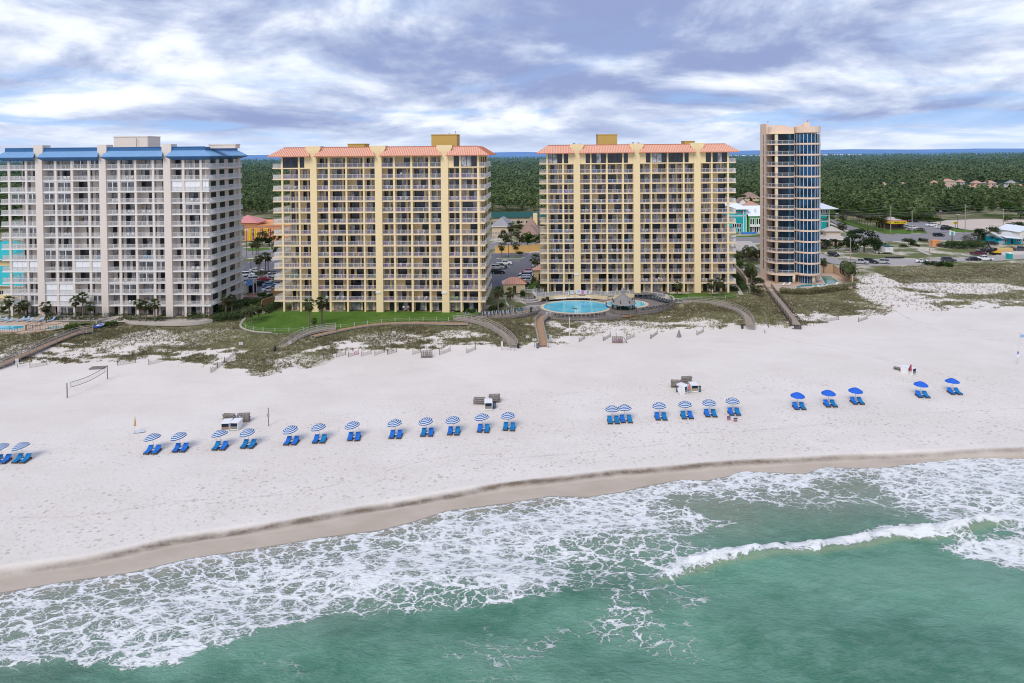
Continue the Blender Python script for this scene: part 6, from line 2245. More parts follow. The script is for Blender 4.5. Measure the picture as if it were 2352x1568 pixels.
def hut(loc, w, d, h, rz, label, roofm=SALM, wallm_=YEL, rise=1.6, ov=0.5):
 t_ = thing('pool_hut', label, 'hut', loc, rz)
 b = MB()
 b.box(-w / 2, w / 2, -d / 2, d / 2, 0, h)
 b.build('wall', wallm_, t_)
 b = MB()
 W2, D2 = (w / 2 + ov, d / 2 + ov)
 r0 = (-max(0, W2 - D2), 0, h + rise)
 r1 = (max(0, W2 - D2), 0, h + rise)
 c_ = [(-W2, -D2, h), (W2, -D2, h), (W2, D2, h), (-W2, D2, h)]
 for q in ((c_[0], c_[1], r1, r0), (c_[1], c_[2], r1), (c_[2], c_[3], r0, r1), (c_[3], c_[0], r0)):
  b.poly(q)
 seams_quad(b, c_[0], c_[1], r0, r1, 0.5, 1)
 seams_quad(b, c_[1], c_[2], r1, r1, 0.5, 1)
 b.poly([(x, y, h - 0.01) for x, y, _ in c_[::-1]], 1)
 b.build('roof', [roofm, SALMD], t_)
 b = MB()
 b.box(-0.45, 0.45, -d / 2 - 0.04, -d / 2 - 0.002, 0, 2.1)
 b.build('door', BRONZE, t_)
 return t_
hut(A('d2', 395, 1560, 0) + Vector((-0.3, 2.2, 0)), 6.2, 4.2, 2.7, rad(4), 'small yellow hut with a salmon hipped roof beside the palms', rise=1.7)
t_ = hut(A('d2', 800, 1330, 0) + Vector((0.6, 1.6, 0)), 3.6, 2.6, 3.2, rad(2), 'yellow entrance porch with a salmon roof at the car park', rise=1.2)
b = MB()
b.cyl((-1.0, 0.2, 4.0), (-1.0, 0.2, 5.4), 0.35, 0.35, 8)
sheet('pool_court', L_('d6', [(-300, 940), (0, 938), (600, 932), (860, 950), (860, 985), (720, 1030), (300, 1068), (-300, 1080)], -0.1), TANC, -0.03, 'tan paved court round the far left pool', thick=0.5)
t_ = thing('swimming_pool', 'turquoise pool corner at the far left before the cream building', 'swimming pool')
pl = L_('d6', [(-400, 982), (230, 984), (318, 992), (300, 1012), (180, 1040), (-400, 1044)], 0)
b = MB()
b.poly([(p.x, p.y, 0.005) for p in pl[::-1]])
b.build('water', wmat, t_)
b = MB()
for p, q in zip(pl, pl[1:]):
 b.bar(p + Vector((0, 0, 0.0)), q + Vector((0, 0, 0.0)), 0.4, 0.08)
b.build('coping', MATS['pale_coping'], t_)
t_ = thing('spa_pool', 'small grey green spa pool beside the far left pool', 'pool')
pl = L_('d6', [(520, 1035), (620, 1000), (700, 988), (800, 990), (790, 1012), (690, 1030)], 0)
b = MB()
b.poly([(p.x, p.y, 0.006) for p in pl[::-1]])
b.build('water', mat('dull_water', (0.22, 0.36, 0.36), 0.15), t_)
b = MB()
for p, q in zip(pl, pl[1:] + pl[:1]):
 b.bar(p, q, 0.3, 0.1)
b.build('coping', MATS['pale_coping'], t_)
t_ = thing('splash_pool', 'round blue splash pool with a white ring near the left boardwalk', 'pool')
b = MB()
b.prism([(p.x, p.y) for p in ellipse('d6', 1195, 1320, 945, 1000, 0, 24)], -0.2, 0.03)
b.build('basin', mat('splash_blue', (0.05, 0.16, 0.62), 0.3), t_)
b = MB()
e0, e1 = (ellipse('d6', 1215, 1300, 955, 992, 0, 24), ellipse('d6', 1232, 1284, 962, 985, 0, 24))
for k in range(24):
 j = (k + 1) % 24
 b.poly([(p.x, p.y, 0.045) for p in (e0[k], e0[j], e1[j], e1[k])])
b.build('white_ring', SHUT, t_)
row('d6', [(-40, 925), (40, 930), (110, 940), (255, 930), (320, 925), (365, 938), (490, 938), (640, 930)], -0.02, 'b', 'pale blue lounger by the far left pool, %s from the picture edge', 'pale blue loungers by the far left pool', rad(-25))
for k, (zm, pts, z, lb) in enumerate((('d6', [(-300, 1085), (0, 1083), (150, 1080), (320, 1050), (500, 1045), (700, 1032), (820, 1005)], -0.1, 'dark metal fence along the far left pool court'), ('d6', [(1000, 1050), (1080, 1080), (1160, 1062), (1165, 1000)], -0.2, 'grey wooden fence at the top of the left boardwalk'), ('d6', [(330, 1040), (450, 1000), (640, 930)], -0.05, 'dark metal fence between the far left pools'))):
 fence_line(L_(zm, pts, z), z, lb, 1.2, DKM if k != 1 else WOODL, 'metal_fence' if k != 1 else 'wooden_fence', 0.5 if k != 1 else 0.2, 2.0)
sheet('walkway', L_('c1', [(-150, 1436), (720, 1436), (900, 1440), (1200, 1443), (1560, 1440), (1590, 1455), (1400, 1470), (900, 1468), (700, 1462), (-150, 1462)], 0), CONC, 0.03, 'pale walk along the front of the cream building')
t_ = thing('planter_wall', 'low curved pale wall before the cream building', 'wall')
q = smooth_poly(L_('c1', [(720, 1475), (800, 1450), (900, 1440), (960, 1472), (1150, 1482), (1350, 1484), (1500, 1475), (1590, 1462)], 0), 4)
b = MB()
for p0, p1 in zip(q, q[1:]):
 b.bar(p0 + Vector((0, 0, 0.1)), p1 + Vector((0, 0, 0.1)), 0.3, 0.9)
b.build('wall_face', CONC, t_)
sheet('tower_court', L_('d4', [(330, 1240), (420, 1120), (520, 1100), (1130, 1120), (1345, 1130), (1580, 1240), (1575, 1290), (1100, 1335), (650, 1345), (430, 1330)], 0), TANC, 0.04, 'tan paved court at the foot of the tower', thick=0.6)
t_ = thing('swimming_pool', 'green angular pool beside the tower', 'swimming pool')
pl = L_('d4', [(1180, 1160), (1310, 1158), (1425, 1238), (1300, 1262), (1240, 1258), (1200, 1190)], 0.04)
b = MB()
b.poly([(p.x, p.y, 0.062) for p in pl[::-1]])
b.build('water', mat('green_pool_water', (0.1, 0.3, 0.27), 0.1), t_)
b = MB()
for p, q in zip(pl, pl[1:] + pl[:1]):
 b.bar(p + Vector((0, 0, 0.01)), q + Vector((0, 0, 0.01)), 0.3, 0.08)
b.build('coping', MATS['pale_coping'], t_)
t_ = thing('swimming_pool', 'narrow teal reflecting pool under the tower front', 'swimming pool')
pl = L_('d4', [(880, 1285), (1000, 1262), (1290, 1258), (1300, 1270), (1010, 1290), (900, 1310)], 0.04)
b = MB()
b.poly([(p.x, p.y, 0.066) for p in pl[::-1]])
b.build('water', mat('teal_pool_water', (0.05, 0.32, 0.33), 0.1), t_)
b = MB()
for p, q in zip(pl, pl[1:] + pl[:1]):
 b.bar(p + Vector((0, 0, 0.01)), q + Vector((0, 0, 0.01)), 0.25, 0.08)
b.build('coping', MATS['pale_coping'], t_)

def wall_line(pts, z, h, m, label, th=0.3, name='boundary_wall', cat='wall', base=-0.5):
 t_ = thing(name, label, cat)
 b = MB()
 for p, q in zip(pts, pts[1:]):
  b.bar((p.x, p.y, z + (h + base) / 2), (q.x, q.y, z + (h + base) / 2), th, h - base)
 b.build('wall_face', m, t_)
 b = MB()
 for p, q in zip(pts, pts[1:]):
  b.bar((p.x, p.y, z + h + 0.06), (q.x, q.y, z + h + 0.06), th + 0.12, 0.12)
 b.build('cap', m, t_)
 return t_
wall_line(L_('d4', [(1120, 1120), (1345, 1118), (1455, 1185), (1578, 1270)], 0), 0, 2.6, mat('tan_wall', (0.6, 0.44, 0.3), 0.85, 0.08), 'tan wall round the pool of the tower')
wall_line(L_('d4', [(140, 1105), (215, 1190), (290, 1300)], 0), 0, 2.4, MATS['tan_wall'], 'tan wall between the right building and the palms')
fence_line(L_('d4', [(650, 1345), (900, 1342), (1100, 1332), (1575, 1288)], 0.04), 0.04, 'pale railing along the front of the tower court', 1.15, mat('pale_rail', (0.55, 0.58, 0.58), 0.4), 'court_railing', 0.3, 2.2)
fence_line(L_('d4', [(250, 1210), (430, 1215)], 0), 0, 'pale railing behind the palms left of the tower', 1.1, MATS['pale_rail'], 'court_railing', 0.3, 2)
fence_line(L_('d4', [(292, 1330), (360, 1335)], 0), 0, 'grey gate panel at the top of the tower boardwalk', 1.9, MATS['pale_rail'], 'gate', 0.2, 1.2)
row('d4', [(1165, 1222), (720, 1280), (790, 1275), (1075, 1320), (1135, 1312), (1190, 1308), (1240, 1303), (1370, 1275)], 0.05, 'w', 'white lounger on the tower court, %s in the row', 'white loungers on the tower court', rad(-70))
sheet('walkway', L_('d4', [(120, 1210), (160, 1225), (250, 1395), (190, 1390)], 0), CONC, 0.05, 'narrow pale path beside the right yellow building')

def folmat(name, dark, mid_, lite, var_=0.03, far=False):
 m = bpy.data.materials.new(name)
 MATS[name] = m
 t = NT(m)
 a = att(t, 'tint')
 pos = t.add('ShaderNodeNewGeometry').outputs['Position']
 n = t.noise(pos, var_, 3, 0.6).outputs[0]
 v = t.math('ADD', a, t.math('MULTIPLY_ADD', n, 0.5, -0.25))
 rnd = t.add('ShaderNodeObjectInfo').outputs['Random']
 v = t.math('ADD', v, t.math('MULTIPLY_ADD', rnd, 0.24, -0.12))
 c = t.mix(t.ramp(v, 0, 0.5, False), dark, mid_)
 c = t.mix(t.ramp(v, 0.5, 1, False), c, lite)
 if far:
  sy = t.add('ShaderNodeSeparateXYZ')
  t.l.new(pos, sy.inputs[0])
  c = t.mix(t.math('MULTIPLY', t.ramp(sy.outputs[1], 400, 2600, False), 0.9), c, (0.2, 0.315, 0.275))  # bluish distance haze mixed into the leaf colour
 p = t.add('ShaderNodeBsdfPrincipled', i_Roughness=0.75)
 t.set(p, 'Specular IOR Level', 0.15)
 t.l.new(c, p.inputs['Base Color'])
 tr = t.add('ShaderNodeBsdfTranslucent')
 t.l.new(c, tr.inputs[0])
 mx = t.add('ShaderNodeMixShader', i_Fac=0.38)
 t.l.new(p.outputs[0], mx.inputs[1])
 t.l.new(tr.outputs[0], mx.inputs[2])
 t.out(mx.outputs[0])
 return m
F_OAK = folmat('oak_leaves', (0.018, 0.034, 0.016), (0.06, 0.1, 0.036), (0.155, 0.205, 0.085))
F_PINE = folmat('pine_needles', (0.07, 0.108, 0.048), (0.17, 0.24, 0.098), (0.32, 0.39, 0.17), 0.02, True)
F_PALM = folmat('palm_leaves', (0.1, 0.075, 0.035), (0.075, 0.105, 0.042), (0.16, 0.2, 0.075))
F_BRIGHT = folmat('bright_leaves', (0.028, 0.06, 0.012), (0.085, 0.155, 0.028), (0.19, 0.28, 0.07))
F_DUNE = folmat('dune_grass_blades', (0.18, 0.15, 0.085), (0.29, 0.275, 0.145), (0.4, 0.405, 0.21), 0.4)
F_GREY = folmat('grey_leaves', (0.055, 0.055, 0.045), (0.12, 0.125, 0.095), (0.21, 0.21, 0.16))
BARK = mat('palm_bark', (0.2, 0.165, 0.13), 0.95, 0.3, 2.5, 0.6, 9, 0.1, fine=0.2)
BARK2 = mat('tree_bark', (0.13, 0.1, 0.075), 0.95, 0.3, 2.0, 0.6, 9, 0.1)

def leaf_quads(C_, size, rng, flat=0.0, elong=1.5):
 n = len(C_)
 a = rng.normal(size=(n, 3))
 a[:, 2] *= 1 - flat
 a /= np.linalg.norm(a, axis=1, keepdims=True) + 1e-09
 r = rng.normal(size=(n, 3))
 b = np.cross(a, r)
 b /= np.linalg.norm(b, axis=1, keepdims=True) + 1e-09
 s = (size if np.ndim(size) else np.full(n, size)) * rng.uniform(0.6, 1.3, n)
 a = a * (s * elong * 0.5)[:, None]
 b = b * (s * 0.5)[:, None]
 V = np.stack([C_ - a, C_ + b * 0.9, C_ + a, C_ - b * 0.9], 1).reshape(-1, 3)
 return (V, np.arange(4 * n).reshape(-1, 4))

def blob_points(blobs, n, rng, shell=0.55):
 w = np.array([b[3] * b[4] + b[3] * b[5] for b in blobs])
 k = rng.choice(len(blobs), n, p=w / w.sum())
 B = np.array(blobs)[k]
 d = rng.normal(size=(n, 3))
 d /= np.linalg.norm(d, axis=1, keepdims=True)
 r = (shell + (1 - shell) * rng.random(n)) * rng.uniform(0.86, 1.12, n)
 P_ = B[:, :3] + d * r[:, None] * B[:, 3:]
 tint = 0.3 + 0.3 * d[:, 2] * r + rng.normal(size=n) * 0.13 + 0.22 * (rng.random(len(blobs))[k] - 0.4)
 return (P_, tint)

def tree_arrays(kind, seed, n, size):
 rng = np.random.default_rng(seed)
 blobs = []
 if kind == 'pine':
  H = rng.uniform(9, 12.5)
  for k in range(rng.integers(10, 15)):
   f = rng.uniform(0.42, 1)
   a = rng.uniform(0, 2 * PI)
   rr_ = (1.9 * (1.12 - f) + 0.25) * rng.uniform(0.3, 1.25)
   blobs.append((rr_ * math.cos(a), rr_ * math.sin(a), f * H, rng.uniform(0.7, 1.25), rng.uniform(0.7, 1.25), rng.uniform(0.45, 0.8)))
  tr = (H * 0.97, 0.16)
 elif kind == 'oak':
  H = rng.uniform(6, 7.5)
  for k in range(13):
   a = rng.uniform(0, 2 * PI)
   r = 2.6 * math.sqrt(rng.random())
   blobs.append((r * math.cos(a), r * math.sin(a), H * rng.uniform(0.26, 0.92) - r * 0.25, rng.uniform(1, 1.7), rng.uniform(1, 1.7), rng.uniform(0.7, 1.2)))
  tr = (H * 0.6, 0.24)
 else:
  H = 2.0
  for k in range(9):
   a = rng.uniform(0, 2 * PI)
   r = 1.1 * math.sqrt(rng.random())
   blobs.append((r * math.cos(a), r * math.sin(a), 0.55 + 0.55 * rng.random() - 0.2 * r, rng.uniform(0.5, 0.85), rng.uniform(0.5, 0.85), rng.uniform(0.45, 0.75)))
  tr = (0.6, 0.08)
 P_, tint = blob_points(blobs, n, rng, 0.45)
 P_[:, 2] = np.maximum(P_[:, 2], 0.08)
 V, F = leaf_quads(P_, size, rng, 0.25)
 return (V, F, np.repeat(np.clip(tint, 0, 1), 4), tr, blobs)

def trunk_mesh(tr, blobs, seed):
 r = random.Random(seed)
 b = MB()
 h, rad_ = tr
 p = Vector((0, 0, -0.2))
 n = 5
 for k in range(n):
  q = Vector((r.uniform(-0.1, 0.1) * k * 0.5, r.uniform(-0.1, 0.1) * k * 0.5, h * (k + 1) / n))
  b.cyl(p, q, rad_ * (1 - 0.8 * k / n), rad_ * (1 - 0.8 * (k + 1) / n), 6, caps=False)
  p = q
 for bl in blobs[:9]:
  b.cyl((0, 0, min(bl[2] * 0.72, h * 0.9)), bl[:3], rad_ * 0.38, rad_ * 0.12, 5, caps=False)
 return b.mesh('trunk', BARK2, True)
TREES = {}

def tree_proto(kind, seed, n, size, fol):
 V, F, tint, tr, bl = tree_arrays(kind, seed, n, size)
 o = np_mesh('crown', V, F, fol, attrs={'tint': tint})
 me = o.data
 bpy.data.objects.remove(o)
 return (trunk_mesh(tr, bl, seed), me)

def place_tree(name, label, cat, protos, loc, rz, scale, group=None, sx=1.0):
 r = thing(name, label, cat, loc, rz, group)
 for nm, me in zip(('trunk', 'crown'), protos):
  o = bpy.data.objects.new(nm, me)
  COL.objects.link(o)
  o.parent = r
 r.scale = (scale * sx, scale, scale)
 return r
OAKS = [tree_proto('oak', 50 + k, 1500, 0.34, F_OAK) for k in range(3)]
OAKB = [tree_proto('oak', 60 + k, 1300, 0.36, F_BRIGHT) for k in range(3)]
PINES = [tree_proto('pine', 70 + k, 420, 0.55, F_PINE) for k in range(5)]
BUSH = [tree_proto('bush', 80 + k, 650, 0.2, F_OAK) for k in range(3)]
BUSHB = [tree_proto('bush', 90 + k, 650, 0.2, F_BRIGHT) for k in range(2)]
BUSHG = [tree_proto('bush', 95 + k, 600, 0.2, F_GREY) for k in range(2)]

def fan_crown(seed):
 rng = np.random.default_rng(seed)
 V, F, T = ([], [], [])

 def strip(p, d, side, L, w, droop, tint):
  pts = []
  for s in (0, 0.5, 1):
   c_ = p + d * (L * s) + np.array([0, 0, -droop * L * s * s])
   ww = w * (1.0, 1.1, 0.15)[int(s * 2)]
   pts += [c_ - side * ww / 2, c_ + side * ww / 2]
  b0 = len(V)
  V.extend(pts)
  F.extend([(b0, b0 + 1, b0 + 3, b0 + 2), (b0 + 2, b0 + 3, b0 + 5, b0 + 4)])
  T.extend([tint] * 6)
 for k in range(40):
  az = rng.uniform(0, 2 * PI)
  dead = k >= 31
  el = rng.uniform(-1.25, -0.7) if dead else math.asin(rng.uniform(-0.45, 0.98))
  d = np.array([math.cos(az) * math.cos(el), math.sin(az) * math.cos(el), math.sin(el)])
  L = rng.uniform(0.65, 0.95)
  side = np.array([-math.sin(az), math.cos(az), 0])
  up = np.cross(d, side)
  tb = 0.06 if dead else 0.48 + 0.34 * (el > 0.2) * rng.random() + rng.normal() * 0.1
  strip(np.zeros(3), d, side, L, 0.06, 0.1, tb)
  p = d * L + np.array([0, 0, -0.1 * L])
  for j in range(9):
   a = (j - 4) / 4 * 1.25
   dd = d * math.cos(a) + side * math.sin(a) + up * 0.12
   dd /= np.linalg.norm(dd)
   s2 = np.cross(dd, up)
   s2 /= np.linalg.norm(s2)
   strip(p, dd, s2, rng.uniform(0.75, 1.0) * (1 - 0.25 * abs(a) / 1.25), 0.15, rng.uniform(0.25, 0.6), tb + rng.normal() * 0.07)
 o = np_mesh('crown', np.array(V), np.array(F), F_PALM, attrs={'tint': np.clip(T, 0, 1)})
 me = o.data
 bpy.data.objects.remove(o)
 return me

def feather_crown(seed):
 rng = np.random.default_rng(seed)
 V, F, T = ([], [], [])
 for k in range(34):
  az = rng.uniform(0, 2 * PI)
  el = math.asin(rng.uniform(-0.5, 0.92))
  L = rng.uniform(2.9, 3.9)
  n = 13
  h = np.array([math.cos(az), math.sin(az), 0])
  side = np.array([-math.sin(az), math.cos(az), 0])
  p = np.zeros(3)
  e = el
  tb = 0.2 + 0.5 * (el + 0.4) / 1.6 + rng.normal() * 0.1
  for j in range(n):
   d = h * math.cos(e) + np.array([0, 0, math.sin(e)])
   q = p + d * (L / n)
   e -= 0.12 + 0.02 * j
   for sg in (-1, 1):
    ll = 0.62 * math.sin(PI * (j + 1.2) / (n + 1.6)) ** 0.6
    tip = p + side * sg * ll + d * 0.3 * ll + np.array([0, 0, -0.25 * ll])
    b0 = len(V)
    V.extend([p, q, tip + d * 0.05, tip])
    F.append((b0, b0 + 1, b0 + 2, b0 + 3))
    T.extend([tb] * 4)
   p = q
 o = np_mesh('crown', np.array(V), np.array(F), F_PALM, attrs={'tint': np.clip(T, 0, 1)})
 me = o.data
 bpy.data.objects.remove(o)
 return me
FANS = [fan_crown(5 + k) for k in range(3)]
FEATH = [feather_crown(15 + k) for k in range(2)]

def palm_trunk(r0, r1):
 b = MB()
 n = 12
 for k in range(n):
  a = r0 + (r1 - r0) * k / n
  c_ = r0 + (r1 - r0) * (k + 1) / n
  b.cyl((0, 0, k / n - (0.03 if k == 0 else 0)), (0, 0, (k + 1) / n), a * (1.0 if k < 8 else 1.25), c_ * (1.12 if k < 8 else 1.45), 8, caps=k == n - 1)
 return b.mesh('trunk', BARK, False)
PTR = palm_trunk(0.17, 0.14)
DTR = palm_trunk(0.3, 0.24)

def palm(p, h, label, group, kind='fan', cs=1.0, seed=0):
 r = thing('palm_tree' if kind == 'fan' else 'date_palm', label, 'palm tree', p, seed * 1.3, group)
 o = bpy.data.objects.new('trunk', PTR if kind == 'fan' else DTR)
 COL.objects.link(o)
 o.parent = r
 o.scale = (1, 1, h)
 o = bpy.data.objects.new('crown', FANS[seed % 3] if kind == 'fan' else FEATH[seed % 2])
 COL.objects.link(o)
 o.parent = r
 o.location = (0, 0, h)
 o.scale = (cs,) * 3
 return r

def palm_at(zm, x, y, ytop, label, group, kind='fan', cs=1.0, seed=0, z=0.0):
 p = A(zm, x, y, z)
 h = top_z(p, zm, ytop) - z - (1.2 if kind == 'fan' else 1.5) * cs
 return palm(p, max(h, 0.5), label, group, kind, cs, seed)
PL = [('d6', 118, 905, 600, 'palm tree leftmost of those before the cream building, beside the far left pool', 1), ('d6', 235, 900, 690, 'shorter shaggy palm second from the left before the cream building', 0.95), ('d6', 300, 885, 660, 'palm third from the left before the cream building', 1), ('d6', 570, 912, 672, 'bushy low palm standing alone by the white shutters', 1.1), ('d6', 945, 905, 602, 'left palm of the clump of three before the cream building', 1), ('d6', 1035, 900, 565, 'tallest middle palm of the clump of three before the cream building', 1.05), ('d6', 1125, 925, 672, 'right palm of the clump of three before the cream building', 0.95), ('c1', 1045, 1470, 1285, 'left palm of the trio at the pale planter wall', 1), ('c1', 1093, 1468, 1308, 'middle palm of the trio at the pale planter wall', 0.85), ('c1', 1160, 1472, 1285, 'right palm of the trio at the pale planter wall', 1), ('d7', 312, 485, 150, 'left palm of the pair at the right end of the cream building', 1), ('d7', 400, 470, 148, 'right palm of the pair at the right end of the cream building', 1), ('d7', 605, 562, 330, 'pale trunked palm at the left tip of the lawn', 0.8), ('d7', 690, 590, 300, 'dark trunked palm at the left tip of the lawn', 1.05), ('d7', 785, 530, 275, 'leaning headed palm behind the others at the left of the lawn', 1.0), ('d7', 1515, 665, 200, 'left tall palm on the lawn', 1.1), ('d7', 1705, 600, 160, 'right tall palm on the lawn', 1.2), ('d3', 395, 332, 75, 'left palm of the pair behind the sun deck', 1.15), ('d3', 515, 318, 85, 'right palm of the pair behind the sun deck', 1.1), ('d3', 800, 142, 48, 'small palm by the path to the pool steps', 0.8), ('c3', 785, 1146, 990, 'left tall palm against the right yellow building', 1.1), ('c3', 1005, 1146, 988, 'right tall palm against the right yellow building', 1.1), ('c3', 1285, 1180, 1080, 'palm alone on the small lawn at the right yellow building', 1.1), ('c3', 1520, 1195, 1065, 'left palm of the pair at the right of the small lawn', 1), ('c3', 1580, 1190, 1045, 'right palm of the pair at the right of the small lawn', 1.15), ('d4', 375, 1388, 1230, 'left small palm at the top of the tower boardwalk', 1), ('d4', 447, 1402, 1268, 'right small palm at the top of the tower boardwalk', 0.9), ('d4', 1225, 1120, 935, 'taller palm in the pool court of the tower', 1), ('d4', 1310, 1110, 1015, 'shorter palm in the pool court of the tower', 0.8), ('d4', 1168, 1090, 925, 'palm half hidden behind the tower front', 1)]
for k, (zm, x, y, yt, lb, cs) in enumerate(PL):
 palm_at(zm, x, y, yt, lb, 'palms along the sea front', 'fan', cs, k)
palm_at('d7', 1590, 630, 498, 'small dark young palm between the two tall lawn palms', None, 'fan', 0.55, 2)
palm_at('c1', 1240, 1412, 1370, 'low fan palm bush by the cream building', None, 'fan', 0.8, 1)
for k, (x, y, yt, cs, lb) in enumerate(((193, 742, 500, 1.1, 'left palm of the three before the orange shop'), (250, 747, 512, 1.0, 'middle palm of the three before the orange shop'), (282, 747, 508, 1.1, 'right palm of the three before the orange shop'), (283, 1057, 750, 1.15, 'left palm of the four in the car park island'), (313, 1062, 735, 1.0, 'second palm of the four in the car park island'), (405, 1052, 700, 1.15, 'third palm of the four in the car park island'), (450, 1042, 705, 1.1, 'right palm of the four in the car park island'), (557, 702, 582, 1.1, 'short palm right of the three before the orange shop'))):
 palm_at('d1', x, y, yt, lb, 'palms round the left car park', 'fan', cs, k)
for k, (x, y, yt, cs, lb) in enumerate(((160, 930, 660, 1.15, 'left palm before the yellow boundary wall'), (410, 925, 642, 1.15, 'right palm before the yellow boundary wall'), (750, 1100, 862, 1.5, 'broad palm in the middle of the right car park'), (330, 800, 300, 1.5, 'tall palm of the clump behind the yellow boundary wall'), (430, 820, 420, 1.3, 'middle palm of the clump behind the yellow boundary wall'), (465, 800, 275, 1.4, 'tallest ragged palm of the clump behind the yellow boundary wall'), (250, 820, 540, 1.2, 'lower palm of the clump behind the yellow boundary wall'), (500, 810, 520, 1.2, 'right palm of the clump behind the yellow boundary wall'), (845, 1420, 1365, 0.8, 'small palm beside the entrance porch'), (505, 1500, 1395, 0.8, 'small palm right of the hut with the salmon roof'))):
 palm_at('d2', x, y, yt, lb, 'palms round the right car park', 'fan', cs, k)
for k, (x, y, yt, cs, lb) in enumerate(((190, 985, 835, 1.0, 'left date palm of the group left of the tower'), (310, 990, 775, 1.15, 'tall date palm of the group left of the tower'), (405, 985, 815, 1.0, 'right date palm of the group left of the tower'), (340, 1252, 985, 1.25, 'drooping date palm in front of the group left of the tower'), (1530, 1248, 960, 1.3, 'big date palm at the right end of the tower wall'))):
 palm_at('d4', x, y, yt, lb, 'date palms beside the tower', 'date', cs, k)
RP = [(262, 490, 385), (295, 510, 400), (345, 493, 330), (368, 500, 345), (390, 508, 350), (437, 520, 355), (458, 530, 365), (478, 538, 370), (500, 545, 372), (538, 555, 380), (565, 565, 390), (598, 575, 395), (682, 590, 405), (720, 600, 415), (757, 608, 425), (325, 485, 322), (412, 514, 352), (630, 582, 398)]
RP.sort()
for k, (x, y, yt) in enumerate(RP):
 palm_at('d5', x, y, yt, f'palm in the row beside the side street, {ORD[k]} from the left', 'row of palms along the side street', 'fan', 1.35, k)
palm_at('d5', 255, 582, 500, 'left low palm by the street lamp behind the tan roofed house', None, 'fan', 1.2, 1)
palm_at('d5', 300, 582, 512, 'right low palm by the street lamp behind the tan roofed house', None, 'fan', 1.2, 2)
palm_at('d5', 1165, 600, 555, 'left stubby palm at the corner of the diner', None, 'fan', 1.0, 0)
palm_at('d5', 1197, 602, 563, 'right stubby palm at the corner of the diner', None, 'fan', 0.8, 1)

def tree_at(zm, x, y, ytop, wpx, label, protos, base_h, base_w, k=0, group=None, name='tree', cat='tree', z=-0.1):
 p = A(zm, x, y, z)
 h = top_z(p, zm, ytop) - z
 wm = wpx * ZOOM[zm][2] * 0.602 / F_ * p.y
 s = max(h, 0.4) / base_h
 return place_tree(name, label, cat, protos[k % len(protos)], p, k * 1.7, s, group, wm / base_w / s)
for k, a in enumerate((('d1', 350, 600, 372, 230, 'dense dark tree before the orange shop signs', OAKS), ('d1', 470, 605, 385, 260, 'wide dark tree right of the one before the shop signs', OAKS), ('d1', 600, 610, 400, 150, 'dark tree against the left edge of the middle building', OAKS), ('d2', 610, 735, 488, 300, 'bright green tree behind the yellow boundary wall, left of two', OAKB), ('d2', 760, 735, 495, 280, 'bright green tree behind the yellow boundary wall, right of two', OAKB), ('d2', 850, 440, 250, 200, 'grey leaved tree beside the brown roofs', [tree_proto('oak', 63, 1200, 0.36, F_GREY)]), ('d2', 560, 560, 460, 200, 'dark tree under the brown roofs', OAKS), ('d2', 230, 700, 470, 260, 'dark tree left of the palm clump', OAKS), ('d5', 400, 830, 592, 260, 'windswept dark tree beside the tan roofed house, left half', OAKS), ('d5', 530, 840, 590, 300, 'windswept dark tree beside the tan roofed house, tallest part', OAKS), ('d5', 650, 838, 655, 220, 'windswept low tree trailing to the right', OAKS), ('d5', 1930, 715, 552, 290, 'round dark tree beside the turquoise walled building', OAKS), ('d5', 2030, 730, 590, 190, 'dark tree touching the turquoise walled building', OAKS), ('d5', 1740, 735, 622, 210, 'half bare grey tree left of the round dark tree', [tree_proto('oak', 64, 800, 0.32, F_GREY)]), ('d5', 420, 410, 250, 260, 'large bright tree behind the palm row', OAKB), ('d5', 570, 440, 300, 220, 'bright tree behind the middle of the palm row', OAKB), ('d5', 690, 460, 330, 220, 'bright tree behind the right of the palm row', OAKB), ('d5', 900, 440, 320, 260, 'bright tree behind the diner roof', OAKB), ('d5', 1010, 490, 395, 200, 'low bright tree right of the diner roof', OAKB), ('d5', 1200, 495, 325, 230, 'large bright tree behind the diner car park', OAKB), ('d5', 1330, 490, 420, 150, 'low green tree at the edge of the sandy lot', OAKB), ('d5', 1100, 420, 320, 240, 'green tree behind the utility pole at the diner', OAKS), ('d5', 1430, 410, 310, 200, 'dark tree at the forest edge left of the bright one', OAKS), ('d5', 1620, 400, 288, 170, 'bright tree at the forest edge above the sandy lot', OAKB), ('d5', 1530, 402, 300, 130, 'very dark rounded tree at the forest edge', OAKS), ('d5', 2310, 455, 310, 200, 'tree at the right edge above the sandy lot', OAKB), ('d5', 2160, 490, 420, 110, 'lone green bush tree on the sandy lot', OAKB), ('c1', 30, 1400, 1330, 170, 'bright rounded bush tree at the far left before the cream building', OAKB), ('d4', 1190, 760, 585, 130, 'dark tree right behind the tower', OAKS), ('d4', 1300, 830, 700, 240, 'dark tree before the tan roofed house', OAKS), ('d4', 1560, 690, 600, 200, 'green tree right of the tan roofed house', OAKB), ('f1', 520, 240, 0, 430, 'large green tree behind the turquoise shop', OAKB), ('f1', 900, 330, 110, 230, 'dark tree right of the brown roofed houses', OAKS))):
 tree_at(*a[:6], a[6], 6.5, 6.0, k)
